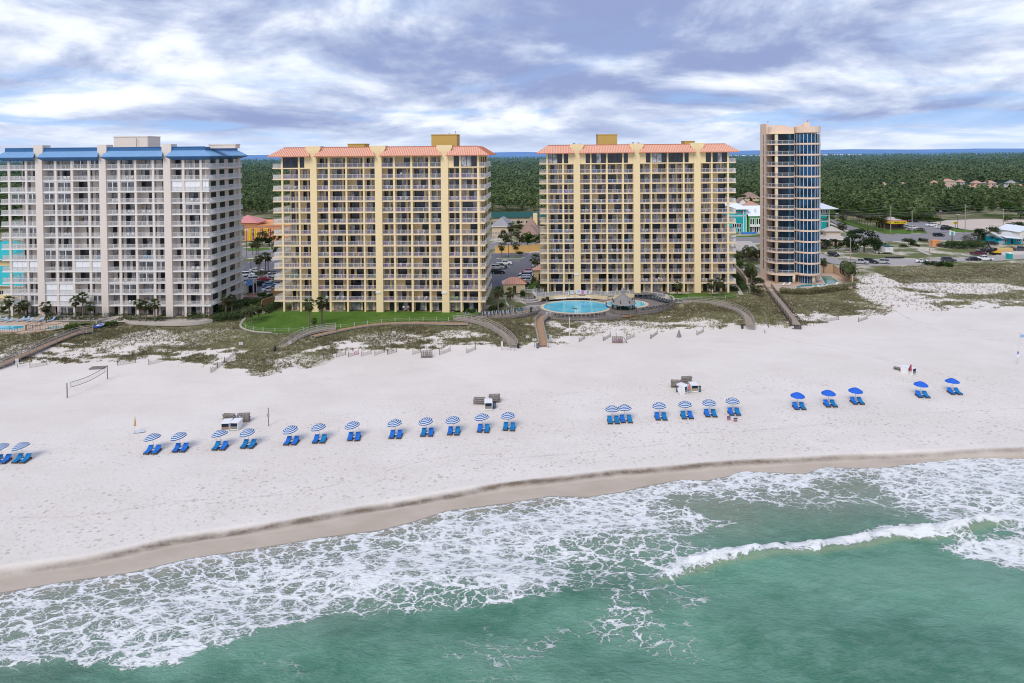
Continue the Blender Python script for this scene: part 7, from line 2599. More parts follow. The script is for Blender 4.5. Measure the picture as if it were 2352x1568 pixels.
SH = [('d7', 840, 190, 110, 190, 'clipped round shrub left of the pair at the car park entrance', BUSHB), ('d7', 950, 205, 135, 160, 'clipped dark shrub right of the pair at the car park entrance', BUSH), ('d7', 640, 300, 250, 140, 'small shrub behind the lawn palms', BUSH), ('d2', 480, 880, 800, 100, 'shrub in the kerbed island of the right car park', BUSH), ('d3', 350, 330, 255, 110, 'rounded dark shrub left of the two palms behind the sun deck', BUSH), ('d3', 415, 300, 235, 90, 'dark shrub between the palms behind the sun deck', BUSH), ('d3', 120, 345, 290, 130, 'yellow green shrub at the corner of the middle building', BUSHB), ('d3', 640, 185, 110, 90, 'dark shrub by the white fence near the steps', BUSH), ('d3', 852, 235, 195, 45, 'spiky plant in a pot at the cream wall', BUSH), ('d5', 1020, 725, 670, 110, 'left shrub of the clump beside the highway', BUSH), ('d5', 1080, 760, 680, 130, 'middle shrub of the clump beside the highway', BUSH), ('d5', 1165, 712, 668, 60, 'small round shrub beside the highway', BUSH), ('d5', 1222, 718, 668, 50, 'spiky shrub beside the highway', BUSHG), ('d5', 970, 785, 742, 110, 'low shrub in the grass below the highway', BUSH), ('d5', 1120, 775, 740, 100, 'low dark shrub right of the highway clump', BUSH), ('d5', 1410, 785, 725, 90, 'shrub at the left end of the long hedge', BUSHG), ('d5', 2290, 548, 485, 180, 'dark scrub at the right of the sandy lot', BUSH), ('d5', 2180, 548, 498, 130, 'dark scrub left of the one at the right of the sandy lot', BUSH), ('d5', 1300, 990, 925, 200, 'left part of the dark scrub before the white car', BUSH), ('d5', 1400, 1000, 935, 220, 'middle part of the dark scrub before the white car', BUSH), ('d5', 1490, 1002, 930, 110, 'right green part of the dark scrub before the white car', BUSHB), ('d5', 720, 800, 700, 130, 'shrub at the right foot of the windswept tree', BUSH), ('d5', 250, 770, 715, 130, 'shrub left of the windswept tree', BUSH), ('d4', 1240, 700, 630, 130, 'shrub behind the tower right of its glass front', BUSHG), ('d4', 1200, 830, 740, 130, 'grey green shrub beside the road right of the tower', BUSHG), ('d5', 60, 690, 570, 120, 'grey green tall shrub right of the tower top of the court', BUSHG), ('d5', 1270, 505, 480, 70, 'clipped dark shrub at the diner car park', BUSH), ('d5', 1450, 548, 525, 100, 'clipped dark shrub left of the black car', BUSH), ('d5', 1510, 580, 540, 50, 'small shrub in front of the black car', BUSH), ('d4', 180, 1060, 945, 100, 'bright flowering shrub left of the tower', BUSHB), ('d4', 160, 1260, 1150, 110, 'dark shrub by the narrow path', BUSH), ('d4', 430, 1225, 1170, 150, 'dark clipped shrub before the tower stair', BUSH), ('d4', 120, 1340, 1260, 70, 'dark shrub at the corner of the right yellow building', BUSH), ('d6', 880, 1050, 945, 130, 'bright shrub at the top of the left boardwalk', BUSHB), ('d6', 1380, 985, 900, 160, 'bright shrub right of the splash pool', BUSHB), ('d6', 1060, 985, 950, 150, 'low green shrub left of the splash pool', BUSH)]
for k, a in enumerate(SH):
 tree_at(*a[:6], a[6], 1.75, 3.0, k, None, 'shrub', 'shrub')

def hedge(pts, wd, h, label, fol=None, size=0.2, dens=60, name='hedge'):
 rng = np.random.default_rng(len(label))
 P_ = []
 for p, q in zip(pts, pts[1:]):
  L = (q - p).length
  n = int(L * dens)
  s = rng.random(n)[:, None]
  base = np.array(p)[None, :] * (1 - s) + np.array(q)[None, :] * s
  d = (q - p).normalized()
  nn = np.array([-d.y, d.x, 0])
  lat = rng.uniform(-1, 1, n)
  hh = rng.random(n) ** 0.6
  base += nn * (lat * wd / 2)[:, None]
  base[:, 2] += hh * h * (1 - 0.12 * np.abs(lat)) * (1 + 0.1 * np.sin(s[:, 0] * L * 1.3))
  P_.append(base)
 P_ = np.concatenate(P_)
 V, F = leaf_quads(P_, size, rng, 0.3)
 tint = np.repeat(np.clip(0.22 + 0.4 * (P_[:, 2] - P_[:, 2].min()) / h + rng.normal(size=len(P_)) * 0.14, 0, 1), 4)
 o = np_mesh(name, V, F, fol or F_OAK, attrs={'tint': tint})
 return tag(o, label, 'hedge')
hedge(L_('c1', [(190, 1425), (400, 1424), (640, 1424), (870, 1426)]), 1.2, 1.0, 'low clipped hedge along the ground floor of the cream building')
hedge(L_('c1', [(880, 1455), (1060, 1457), (1250, 1456)]), 1.2, 0.8, 'low hedge in the planter before the cream building')
hedge(L_('c1', [(900, 1425), (1060, 1428)]), 1.1, 0.8, 'short hedge between the walk and the cream building')
hedge(L_('c1', [(1395, 1452), (1490, 1450)]), 1.3, 0.9, 'short hedge at the right end of the planter')
hedge(L_('c1', [(1400, 1428), (1560, 1428)]), 1.2, 1.3, 'dark hedge at the right corner of the cream building')
hedge(L_('c1', [(520, 1452), (730, 1455)]), 1.0, 0.9, 'dark hedge behind the loungers by the far left pool')
hedge(L_('c1', [(340, 1452), (500, 1452)]), 1.0, 0.9, 'dark hedge left of the loungers by the far left pool')
hedge(L_('d7', [(150, 440), (340, 380), (520, 350), (700, 300)]), 6.0, 1.7, 'broad flat topped hedge right of the cream building', F_OAK, 0.22, 420)
hedge(L_('d7', [(170, 525), (330, 535), (500, 510), (560, 470)]), 4.5, 1.6, 'dark rounded hedge between the two lawns', F_OAK, 0.24, 280)
hedge(L_('d7', [(860, 450), (1000, 370), (1110, 300)]), 2.2, 1.8, 'dark hedge running beside the middle building', F_OAK, 0.22, 160)
hedge(L_('d7', [(640, 330), (760, 270), (950, 250)]), 2.0, 1.2, 'hedge along the brown fence by the car park', F_OAK, 0.22, 130)
hedge(L_('d1', [(140, 1350), (225, 1325)]), 1.2, 1.0, 'small clipped hedge by the blue awning', F_OAK, 0.2, 120)
hedge(L_('d1', [(190, 1100), (300, 1080), (480, 1050)]), 1.6, 1.0, 'low shrubs in the car park island', F_OAK, 0.25, 60)
hedge(L_('d5', [(1015, 603), (1080, 605), (1150, 603)]), 1.2, 0.9, 'low clipped hedge at the diner corner', F_BRIGHT, 0.22, 70)
hedge(L_('d5', [(1460, 785), (1560, 792), (1700, 795), (1850, 785)]), 7.0, 2.6, 'long low dark hedge below the highway', F_OAK, 0.35, 260)
hedge(L_('d4', [(130, 1160), (200, 1250), (270, 1360)]), 2.0, 1.6, 'dark hedge beside the narrow path', F_OAK, 0.22, 150)
hedge(L_('d4', [(330, 1235), (500, 1250)]), 2.5, 1.3, 'dark hedge before the tower stair', F_OAK, 0.22, 170)
hedge(L_('d3', [(640, 100), (690, 60), (760, 20)]), 1.4, 1.0, 'low hedge along the path beside the right car park', F_OAK, 0.22, 70)
hedge(L_('d4', [(690, 1375), (900, 1385), (1100, 1375), (1300, 1350), (1480, 1320), (1590, 1290)], -0.6), 2.2, 1.7, 'shaggy band of tall dune grass before the tower court', F_DUNE, 0.3, 150, 'grass_hedge')
hedge(L_('d5', [(690, 560), (760, 562)]), 5.0, 2.6, 'very dark hedge left of the diner', F_OAK, 0.3, 300)
n = 170000
gx = RNG.uniform(-150, 230, n)
yy0 = ci(toe, gx)
yy1 = ci(edge, gx) + 5
gy = yy0 - 3 + (yy1 - yy0 + 3) * RNG.random(n)
vg = veg_at(gx, gy) * (0.45 + 0.9 * vnoise(gx * 0.5, gy * 0.7, 77))
keep = RNG.random(n) < np.clip(vg * 1.1, 0.0, 1)
lawnp = edge_l + back_l
lx_ = [p.x for p in lawnp]
ly_ = [p.y for p in lawnp]

def inpoly(x, y, P_):
 r = np.zeros(len(x), bool)
 j = len(P_) - 1
 for i in range(len(P_)):
  xi, yi, xj, yj = (P_[i].x, P_[i].y, P_[j].x, P_[j].y)
  r ^= ((yi > y) != (yj > y)) & (x < (xj - xi) * (y - yi) / (yj - yi + 1e-12) + xi)
  j = i
 return r
keep &= ~inpoly(gx, gy, lawnp)
keep &= ~inpoly(gx, gy, deck)
keep &= ~inpoly(gx, gy, sdk + L_('d3', [(700, 318), (70, 372)], SDZ))
for q in (L_('d6', [(-300, 940), (0, 938), (600, 932), (860, 950), (860, 985), (720, 1030), (300, 1068), (-300, 1080)], -0.1), L_('d4', [(330, 1240), (420, 1120), (520, 1100), (1130, 1120), (1345, 1130), (1580, 1240), (1575, 1290), (1100, 1335), (650, 1345), (430, 1330)], 0)):
 keep &= ~inpoly(gx, gy, q)
for c, wd in BWC:
 for p in c[::2]:
  keep &= (gx - p.x) ** 2 + (gy - p.y) ** 2 > (wd * 0.62) ** 2
gx, gy = (gx[keep], gy[keep])
gz = terrain(gx, gy)
n = len(gx)
BL = 5
cx_ = np.repeat(gx, BL) + RNG.normal(size=n * BL) * 0.13
cy_ = np.repeat(gy, BL) + RNG.normal(size=n * BL) * 0.13
cz_ = np.repeat(gz, BL)
N_ = n * BL
a = RNG.uniform(0, 2 * PI, N_)
hh = np.repeat(RNG.uniform(0.16, 0.48, n), BL) * RNG.uniform(0.6, 1.1, N_)
ln = hh * RNG.uniform(0.2, 0.9, N_)
w2 = 0.035 + 0.03 * RNG.random(N_)
p0 = np.stack([cx_ - np.sin(a) * w2, cy_ + np.cos(a) * w2, cz_ - 0.03], -1)
p1 = np.stack([cx_ + np.sin(a) * w2, cy_ - np.cos(a) * w2, cz_ - 0.03], -1)
p2 = np.stack([cx_ + np.cos(a) * ln, cy_ + np.sin(a) * ln, cz_ + hh], -1)
V = np.stack([p0, p1, p2], 1).reshape(-1, 3)
tn = np.repeat(np.repeat(np.clip(0.42 + 1.3 * (fbm(gx * 0.08, gy * 0.14, 171, 4) - 0.5) + RNG.normal(size=n) * 0.16, 0, 1), BL), 3)
o = np_mesh('dune_grass', V, np.arange(3 * N_).reshape(-1, 3), F_DUNE, attrs={'tint': tn})
tag(o, 'olive and straw coloured dune grass scattered over the dunes', 'dune grass', kind='stuff')
FF = curve([(-400, 560), (0, 560), (230, 520), (560, 492), (900, 486), (1300, 484), (1700, 455), (1790, 470), (1880, 488), (1960, 496), (2080, 497), (2130, 502), (2170, 488), (2225, 486), (2281, 474), (2352, 470), (2800, 466)], 0)

def housing(x, y):
 u = CX_ + F_ * x / y
 right = (u > 1985) & (y > 668) & (y < 800)
 right |= (u > 2170) & (y > 570) & (y < 800)
 left = (u > 1640) & (u < 1760) & (y < 560)
 return right | left

def forest_pts(n, y0, y1, power=1.0):
 y = y0 + (y1 - y0) * RNG.random(n) ** power
 u = RNG.uniform(-500, 2850, n)
 x = (u - CX_) / F_ * y
 k = (y > ci(FF, x)) & ~housing(x, y)
 return (x[k], y[k])

def merge(xv, yv, arrays, rng, smin, smax):
 Vs, Fs, Ts = ([], [], [])
 off = 0
 pick = rng.integers(0, len(arrays), len(xv))
 tone = 0.34 * (fbm(xv * 0.02, yv * 0.02, 181, 4) - 0.5) * 2 + rng.normal(size=len(xv)) * 0.1
 for i, (V, F, T) in enumerate(arrays):
  m = pick == i
  k = int(m.sum())
  if not k:
   continue
  a = rng.uniform(0, 2 * PI, k)
  s = rng.uniform(smin, smax, k)
  c_, s_ = (np.cos(a), np.sin(a))
  W_0 = np.empty((k, len(V), 3))
  W_0[:, :, 0] = (V[None, :, 0] * c_[:, None] - V[None, :, 1] * s_[:, None]) * s[:, None] + xv[m][:, None]
  W_0[:, :, 1] = (V[None, :, 0] * s_[:, None] + V[None, :, 1] * c_[:, None]) * s[:, None] + yv[m][:, None]
  W_0[:, :, 2] = V[None, :, 2] * (s * rng.uniform(0.8, 1.15, k))[:, None] - 0.1
  Vs.append(W_0.reshape(-1, 3))
  Fs.append((F[None] + (np.arange(k) * len(V))[:, None, None] + off).reshape(-1, 4))
  off += k * len(V)
  Ts.append((T[None] + tone[m][:, None]).ravel())
 return (np.concatenate(Vs), np.concatenate(Fs), np.clip(np.concatenate(Ts), 0, 1))

def lod(kinds, n, size, seed):
 return [tree_arrays(k, seed + i, n, size)[:3] for i, k in enumerate(kinds)]
rng2 = np.random.default_rng(3)
parts = []
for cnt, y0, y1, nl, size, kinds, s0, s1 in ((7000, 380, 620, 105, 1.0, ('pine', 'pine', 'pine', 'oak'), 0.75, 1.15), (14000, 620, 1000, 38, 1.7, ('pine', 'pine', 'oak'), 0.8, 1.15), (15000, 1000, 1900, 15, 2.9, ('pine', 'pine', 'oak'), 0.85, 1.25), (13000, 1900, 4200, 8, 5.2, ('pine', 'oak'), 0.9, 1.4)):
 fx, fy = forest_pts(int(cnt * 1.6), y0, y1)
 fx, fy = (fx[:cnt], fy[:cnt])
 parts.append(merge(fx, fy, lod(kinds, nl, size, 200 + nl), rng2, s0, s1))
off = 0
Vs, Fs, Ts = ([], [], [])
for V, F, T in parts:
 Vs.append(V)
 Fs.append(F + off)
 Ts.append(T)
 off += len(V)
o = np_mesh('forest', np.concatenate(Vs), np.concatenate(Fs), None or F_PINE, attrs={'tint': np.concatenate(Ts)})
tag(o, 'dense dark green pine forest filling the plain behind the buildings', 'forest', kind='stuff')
su = RNG.uniform(-30, 2352, 3600)
sv = RNG.uniform(330, 500, 3600)
uu, vv = uv('d5', su, sv)
okk = (su < 1310) & (sv < 470) & (sv > 330 + 0.08 * np.abs(su - 600)) & ~((su > 180) & (su < 800) & (sv > 405 + 0.05 * su)) | (su > 1310) & (sv < 385) & (vnoise(su * 0.02, sv * 0.05, 3) > 0.45)
q = [G(a_, b2, -0.1) for a_, b2 in zip(uu[okk], vv[okk])]
xq, yq = (np.array([p.x for p in q]), np.array([p.y for p in q]))
nq = 420
o = np_mesh('scrub', *(lambda r: (r[0], r[1], F_BRIGHT, None, {'tint': r[2]}))(merge(xq[:nq], yq[:nq], lod(('oak', 'oak', 'bush'), 150, 0.75, 400), rng2, 0.45, 0.95)))
tag(o, 'dense bright green scrub between the forest and the diner', 'scrub', kind='stuff')
k = 0
for i in range(170):
 u = -150 + 2650 * (i + 0.5) / 170 + RNG.uniform(-6, 6)
 v0 = np.interp(u, [-400, 0, 230, 560, 900, 1300, 1700, 1790, 1880, 1960, 2080, 2130, 2170, 2225, 2281, 2352, 2800], [560, 560, 520, 492, 486, 484, 455, 470, 486, 494, 495, 500, 487, 485, 473, 469, 466])
 p = G(u, v0 + RNG.uniform(-3, 5), -0.1)
 if PX(p)[0] < -60 or PX(p)[0] > 2420:
  continue
 blk = [(f.O.x - 2, f.O.x + 53 * f.ex.x + 2, f.O.y) for f in (FRONTS['left'], FRONTS['mid'], FRONTS['right'])]
 if any((a_ < p.x * o_ / p.y < b2 for a_, b2, o_ in blk)):
  continue
 side = 'left of the cream building' if u < 300 else 'between the cream and middle buildings' if u < 650 else 'between the two yellow buildings' if u < 1300 else 'between the right building and the tower' if u < 1780 else 'right of the tower'
 place_tree('pine_tree', f'tall pine in the front edge of the forest {side}', 'pine tree', PINES[k % 5], p, RNG.uniform(0, 6), RNG.uniform(0.75, 1.15), f'pines at the front edge of the forest {side}')
 k += 1

def VL(pts, z=0):
 return [G(u, v, z) for u, v in pts]
sheet('road', VL([(-400, 606), (560, 591), (1000, 577), (1300, 566), (1640, 558), (1800, 556), (2060, 553), (2352, 548), (2800, 543), (2800, 528), (2352, 530), (1960, 540), (1640, 545), (1300, 552), (1000, 561), (560, 573), (-400, 586)]), ROADM, -0.05, 'two lane coast highway behind the buildings')
YLN = mat('road_yellow', (0.55, 0.4, 0.08), 0.8, 0.1)
hw = VL([(-400, 596), (560, 582), (1000, 569), (1640, 551.5), (1960, 546), (2352, 538.5), (2800, 535)], 0)
b = MB()
for p, q in zip(hw, hw[1:]):
 for o_ in (-0.15, 0.15):
  b.poly([(p.x, p.y + o_ - 0.07, -0.045), (q.x, q.y + o_ - 0.07, -0.045), (q.x, q.y + o_ + 0.07, -0.045), (p.x, p.y + o_ + 0.07, -0.045)])
 n = int((q - p).length / 9)
 for k in range(n):
  for o_ in (-4.2, 4.2):
   e = p.lerp(q, k / n)
   f = p.lerp(q, (k + 0.35) / n)
   b.poly([(e.x, e.y + o_ - 0.08, -0.045), (f.x, f.y + o_ - 0.08, -0.045), (f.x, f.y + o_ + 0.08, -0.045), (e.x, e.y + o_ + 0.08, -0.045)], 1)
tag(b.build('road_markings', [YLN, CONW]), 'yellow centre lines and white lane dashes on the highway', kind='structure')
sheet('road', L_('d5', [(130, 455), (200, 480), (340, 530), (520, 580), (640, 605), (760, 635), (700, 720), (560, 680), (440, 640), (330, 585), (220, 525), (140, 480)]), ROADM, -0.045, 'side street running inland beside the row of palms')
sheet('pavement', L_('d5', [(145, 500), (240, 540), (360, 600), (420, 640), (380, 640), (300, 590), (200, 540), (140, 520)]), CONC, -0.04, 'pale pavement along the side street')
sheet('grass_verge', L_('d5', [(210, 470), (330, 470), (620, 540), (800, 570), (980, 580), (1180, 600), (1240, 618), (1000, 628), (780, 622), (640, 595), (420, 545)]), GRASS, -0.035, 'green verge under the palm row and round the diner')
sheet('parking_lot', L_('d5', [(985, 500), (1180, 485), (1290, 500), (1430, 545), (1500, 580), (1560, 612), (1250, 622), (1230, 600), (1000, 585)]), ROADM, -0.032, 'diner car park')
sheet('grass_verge', L_('d5', [(1420, 545), (1480, 548), (1600, 580), (1790, 600), (1700, 612), (1480, 612), (1520, 590)]), GRASS, -0.03, 'green verge at the right of the diner car park')
sheet('sandy_lot', L_('d5', [(1300, 500), (1480, 475), (1900, 462), (2352, 470), (2600, 475), (2600, 600), (2352, 600), (1850, 600), (1650, 575), (1480, 545)]), mat('pale_sand_lot', (0.6, 0.5, 0.42), 0.9, 0.12, 0.08, fine=0.08), -0.055, 'bare pale sandy lot beyond the highway')
sheet('dirt_road', L_('d5', [(-300, 800), (0, 838), (120, 890), (250, 925), (420, 930), (800, 910), (1150, 920), (1350, 915), (1500, 905), (1700, 900), (1900, 880), (2352, 865), (2700, 860), (2700, 905), (2352, 915), (2000, 940), (1600, 945), (1300, 975), (1000, 985), (600, 995), (330, 985), (160, 970), (0, 905), (-300, 870)]), mat('worn_lane', (0.42, 0.38, 0.36), 0.9, 0.14, 0.12, fine=0.08), -0.045, 'worn pale lane with parked cars behind the right dunes')
mat('trodden_sand', (0.62, 0.54, 0.46), 0.95, 0.12, 0.2, fine=0.1)
sheet('concrete_slab', L_('d5', [(1110, 812), (1160, 808), (1310, 870), (1260, 872)]), CONC, -0.03, 'old pale concrete slab in the rough grass')
sheet('sand_yard', L_('d5', [(1990, 830), (2352, 770), (2500, 770), (2500, 870), (2352, 880), (2050, 890)]), MATS['trodden_sand'], -0.05, 'bare sandy work yard at the right edge')
sheet('parking_lot', L_('d1', [(-500, 870), (0, 858), (600, 838), (900, 830), (900, 1340), (780, 1345), (420, 1345), (250, 1358), (200, 1368), (-500, 1380)]), ASPH, -0.03, 'left car park between the cream and middle buildings')
sheet('parking_lot', L_('d2', [(-300, 860), (100, 855), (500, 850), (960, 845), (960, 1100), (800, 1180), (740, 1280), (640, 1420), (560, 1470), (300, 1480), (-300, 1480)]), ASPH, -0.03, 'right car park between the two yellow buildings')
b = MB()
for zm, segs in (('d1', [(110, 882, 165, 853), (240, 878, 290, 850), (375, 878, 420, 850), (505, 874, 562, 842), (20, 950, 75, 935), (100, 990, 250, 955), (300, 960, 560, 945), (430, 1000, 556, 970), (190, 1005, 420, 945), (320, 1290, 375, 1272), (560, 1265, 640, 1240), (700, 1200, 780, 1175)]), ('d2', [(60, 862, 80, 862), (250, 862, 275, 890), (635, 880, 672, 850), (160, 968, 480, 968), (330, 985, 470, 985), (380, 1002, 480, 1002), (230, 1088, 320, 1088), (210, 1108, 295, 1108), (50, 1240, 130, 1240), (40, 1150, 150, 1150), (560, 845, 660, 845)])):
 for x0, y0, x1, y1 in segs:
  p, q = (A(zm, x0, y0), A(zm, x1, y1))
  b.bar((p.x, p.y, -0.026), (q.x, q.y, -0.026), 0.14, 0.004)
tag(b.build('parking_lines', CONW), 'white bay lines on the two car parks', kind='structure')

def island(zm, pts, m, label, th=0.16):
 sheet('kerb_island', L_(zm, pts), CONW, 0.06, label + ', kerb', thick=0.2)
 q = L_(zm, pts)
 c = sum((Vector(p) for p in q), Vector()) / len(q)
 sheet('planting_bed', [c + (p - c) * 0.93 for p in q], m, 0.075, label)
island('d1', [(185, 1105), (300, 1085), (480, 1040), (495, 1055), (330, 1120), (210, 1125)], mat('mulch', (0.14, 0.095, 0.065), 0.95, 0.25, 1), 'planted island in the left car park')
island('d1', [(570, 1000), (640, 988), (780, 985), (780, 1010), (640, 1012)], MATS['mulch'], 'kerbed bed beside the middle building')
island('d2', [(60, 945), (200, 935), (420, 930), (530, 928), (560, 938), (500, 950), (100, 952)], GRASS, 'long grass island in the right car park')
island('d2', [(420, 880), (520, 880), (560, 845), (545, 842), (470, 860)], MATS['mulch'], 'small planted island by the yellow boundary wall')
sheet('grass_verge', L_('d1', [(100, 640), (220, 640), (480, 630), (470, 660), (300, 680), (110, 682)]), GRASS, -0.028, 'grass strip before the orange shop')
sheet('grass_verge', L_('f1', [(380, 1560), (560, 1545), (1230, 1540), (1230, 1590), (380, 1600)]), GRASS, -0.028, 'grass strip before the turquoise shop')
sheet('grass_verge', L_('d2', [(620, 1480), (650, 1400), (740, 1345), (790, 1350), (700, 1480)]), GRASS, -0.02, 'grass strip by the right car park')
sheet('brick_path', L_('d1', [(30, 1450), (240, 1372), (260, 1365), (300, 1368), (200, 1470), (30, 1500)]), BRICK, -0.02, 'red brick edged path by the blue awning')
sheet('lawn', L_('d7', [(640, 280), (780, 225), (960, 225), (860, 300), (700, 330)]), GRASS, -0.02, 'small side lawn between the cream and middle buildings')
wall_line(L_('d2', [(40, 845), (460, 840), (620, 830), (900, 800)]), 0, 2.7, mat('ochre_wall', (0.7, 0.45, 0.17), 0.85, 0.1), 'yellow boundary wall behind the right car park', 0.3)
wall_line(L_('d7', [(830, 340), (1110, 235)]), 0, 1.7, WOODB, 'brown wooden fence between hedge and car park', 0.12, 'wooden_fence', 'fence')
wall_line(L_('d1', [(500, 1420), (760, 1400)]), 0, 2.0, WOODB, 'brown wooden screen fence at the left flank of the middle building', 0.12, 'wooden_fence', 'fence')
wall_line(L_('d7', [(560, 270), (760, 270)]), 0, 1.2, WOODG, 'low grey picket fence near the right corner of the cream building', 0.1, 'wooden_fence', 'fence')
TEAL = wallmat('turquoise_wall', (0.055, 0.5, 0.52))
TEALD = wallmat('deep_turquoise_wall', (0.02, 0.36, 0.38))
GRN = wallmat('apple_green_wall', (0.15, 0.5, 0.17))
ORW = wallmat('orange_wall', (0.8, 0.36, 0.16))
WROOF = mat('white_metal_roof', (0.78, 0.82, 0.86), 0.4, 0.05, 0.3)
GROOF = mat('grey_shingle_roof', (0.33, 0.32, 0.34), 0.85, 0.12, 0.4, 0.3, 6, fine=0.1)
BROOF = mat('brown_shingle_roof', (0.33, 0.22, 0.18), 0.9, 0.16, 0.5, 0.3, 6, fine=0.12)
TROOF = mat('terracotta_roof', (0.52, 0.3, 0.23), 0.85, 0.12, 0.4, 0.3, 6, fine=0.1)
PROOF = mat('pink_metal_roof', (0.66, 0.26, 0.24), 0.5, 0.08)
TLROOF = mat('teal_metal_roof', (0.015, 0.42, 0.43), 0.45, 0.1)
DGROOF = mat('dark_green_roof', (0.012, 0.085, 0.075), 0.6, 0.1)
BEIGE = wallmat('beige_wall', (0.62, 0.5, 0.38))
PALEW = wallmat('pale_wall', (0.7, 0.66, 0.6))
WINM = glassmat('house_window_glass', (0.02, 0.025, 0.03))

def low_house(loc, w, d, h, rz, label, wallm_, roofm, roof='hip', rise=2.2, ov=0.6, wins=3, door=True, name='house', cat='house', group=None, trim=WHITE):
 t_ = thing(name, label, cat, loc, rz, group)
 b = MB()
 b.box(-w / 2, w / 2, 0, d, -0.2, h)
 if roof == 'gable':
  for y in (0, d):
   pass
 b.build('wall', wallm_, t_)
 b = MB()
 x0, x1, y0, y1 = (-w / 2 - ov, w / 2 + ov, -ov, d + ov)
 if roof == 'hip':
  if w >= d:
   r0, r1 = ((x0 + (y1 - y0) / 2, d / 2, h + rise), (x1 - (y1 - y0) / 2, d / 2, h + rise))
  else:
   r0, r1 = ((0, y0 + (x1 - x0) / 2, h + rise), (0, y1 - (x1 - x0) / 2, h + rise))
  if w >= d:
   qs = [((x0, y0, h), (x1, y0, h), r1, r0), ((x1, y0, h), (x1, y1, h), r1), ((x1, y1, h), (x0, y1, h), r0, r1), ((x0, y1, h), (x0, y0, h), r0)]
  else:
   qs = [((x0, y0, h), (x1, y0, h), r0), ((x1, y0, h), (x1, y1, h), r1, r0), ((x1, y1, h), (x0, y1, h), r1), ((x0, y1, h), (x0, y0, h), r0, r1)]
  for q in qs:
   b.poly(q)
  b.poly(((x0, y0, h - 0.02), (x0, y1, h - 0.02), (x1, y1, h - 0.02), (x1, y0, h - 0.02)), 1)
  for a_, c_ in (((x0, y0), (x1, y0)), ((x1, y0), (x1, y1)), ((x0, y1), (x0, y0))):
   b.bar((*a_, h - 0.1), (*c_, h - 0.1), 0.08, 0.24, 1)
 elif roof == 'gable':
  b.poly(((x0, y0, h), (x1, y0, h), (x1, d / 2, h + rise), (x0, d / 2, h + rise)))
  b.poly(((x0, d / 2, h + rise), (x1, d / 2, h + rise), (x1, y1, h), (x0, y1, h)))
  for x in (-w / 2, w / 2):
   b.poly(((x, 0, h), (x, d, h), (x, d / 2, h + rise * 0.95)), 1)
 elif roof == 'gablefront':
  b.poly(((x0, y0, h), (0, y0, h + rise), (0, y1, h + rise), (x0, y1, h)))
  b.poly(((0, y0, h + rise), (x1, y0, h), (x1, y1, h), (0, y1, h + rise)))
  for y in (0,):
   b.poly(((-w / 2, y - 0.01, h), (w / 2, y - 0.01, h), (0, y - 0.01, h + rise * 0.95)), 1)
 else:
  b.box(-w / 2 + 0.3, w / 2 - 0.3, 0.3, d - 0.3, h - 0.3, h - 0.15)
  b2_ = MB()
  b2_.box(-w / 2 - 0.1, w / 2 + 0.1, -0.1, 0.25, h, h + 0.5)
  b2_.box(-w / 2 - 0.1, w / 2 + 0.1, d - 0.25, d + 0.1, h, h + 0.5)
  b2_.box(-w / 2 - 0.1, -w / 2 + 0.25, 0.25, d - 0.25, h, h + 0.5)
  b2_.box(w / 2 - 0.25, w / 2 + 0.1, 0.25, d - 0.25, h, h + 0.5)
  b2_.build('parapet', wallm_, t_)
 b.build('roof', [roofm, trim], t_)
 for k in range(wins):
  x = -w / 2 + w * (k + 0.5) / wins
  if door and k == wins // 2:
   b = MB()
   b.box(x - 0.5, x + 0.5, -0.06, -0.002, 0, 2.1)
   b.build('door', BRONZE, t_)
   continue
  ww = min(0.8, w / wins * 0.3)
  o = bpy.data.objects.new('window', panes_mesh('window', -ww, ww, 0, min(1.3, h * 0.45), parse('d1 d1'), trim, 0.08))
  COL.objects.link(o)
  o.parent = t_
  o.location = (x, -0.004, 0.9)
 return t_

def text_part(s, size, mat_, parent, loc, rot=(PI / 2, 0, 0), name='lettering', vertical=False, wide=1.0):
 cu = bpy.data.curves.new('lettering', 'FONT')
 cu.body = '\n'.join(s) if vertical else s
 cu.size = size
 cu.extrude = 0.03
 cu.align_x = 'CENTER'
 cu.align_y = 'CENTER'
 cu.space_line = 0.82 if vertical else 1
 tmp = bpy.data.objects.new('lettering', cu)
 COL.objects.link(tmp)
 dg = bpy.context.evaluated_depsgraph_get()
 me = bpy.data.meshes.new_from_object(tmp.evaluated_get(dg))
 bpy.data.objects.remove(tmp)
 me.materials.clear()
 me.materials.append(mat_)
 o = bpy.data.objects.new(name, me)
 COL.objects.link(o)
 o.parent = parent
 o.location = loc
 o.rotation_euler = rot
 o.scale = (wide, 1, 1)
 return o

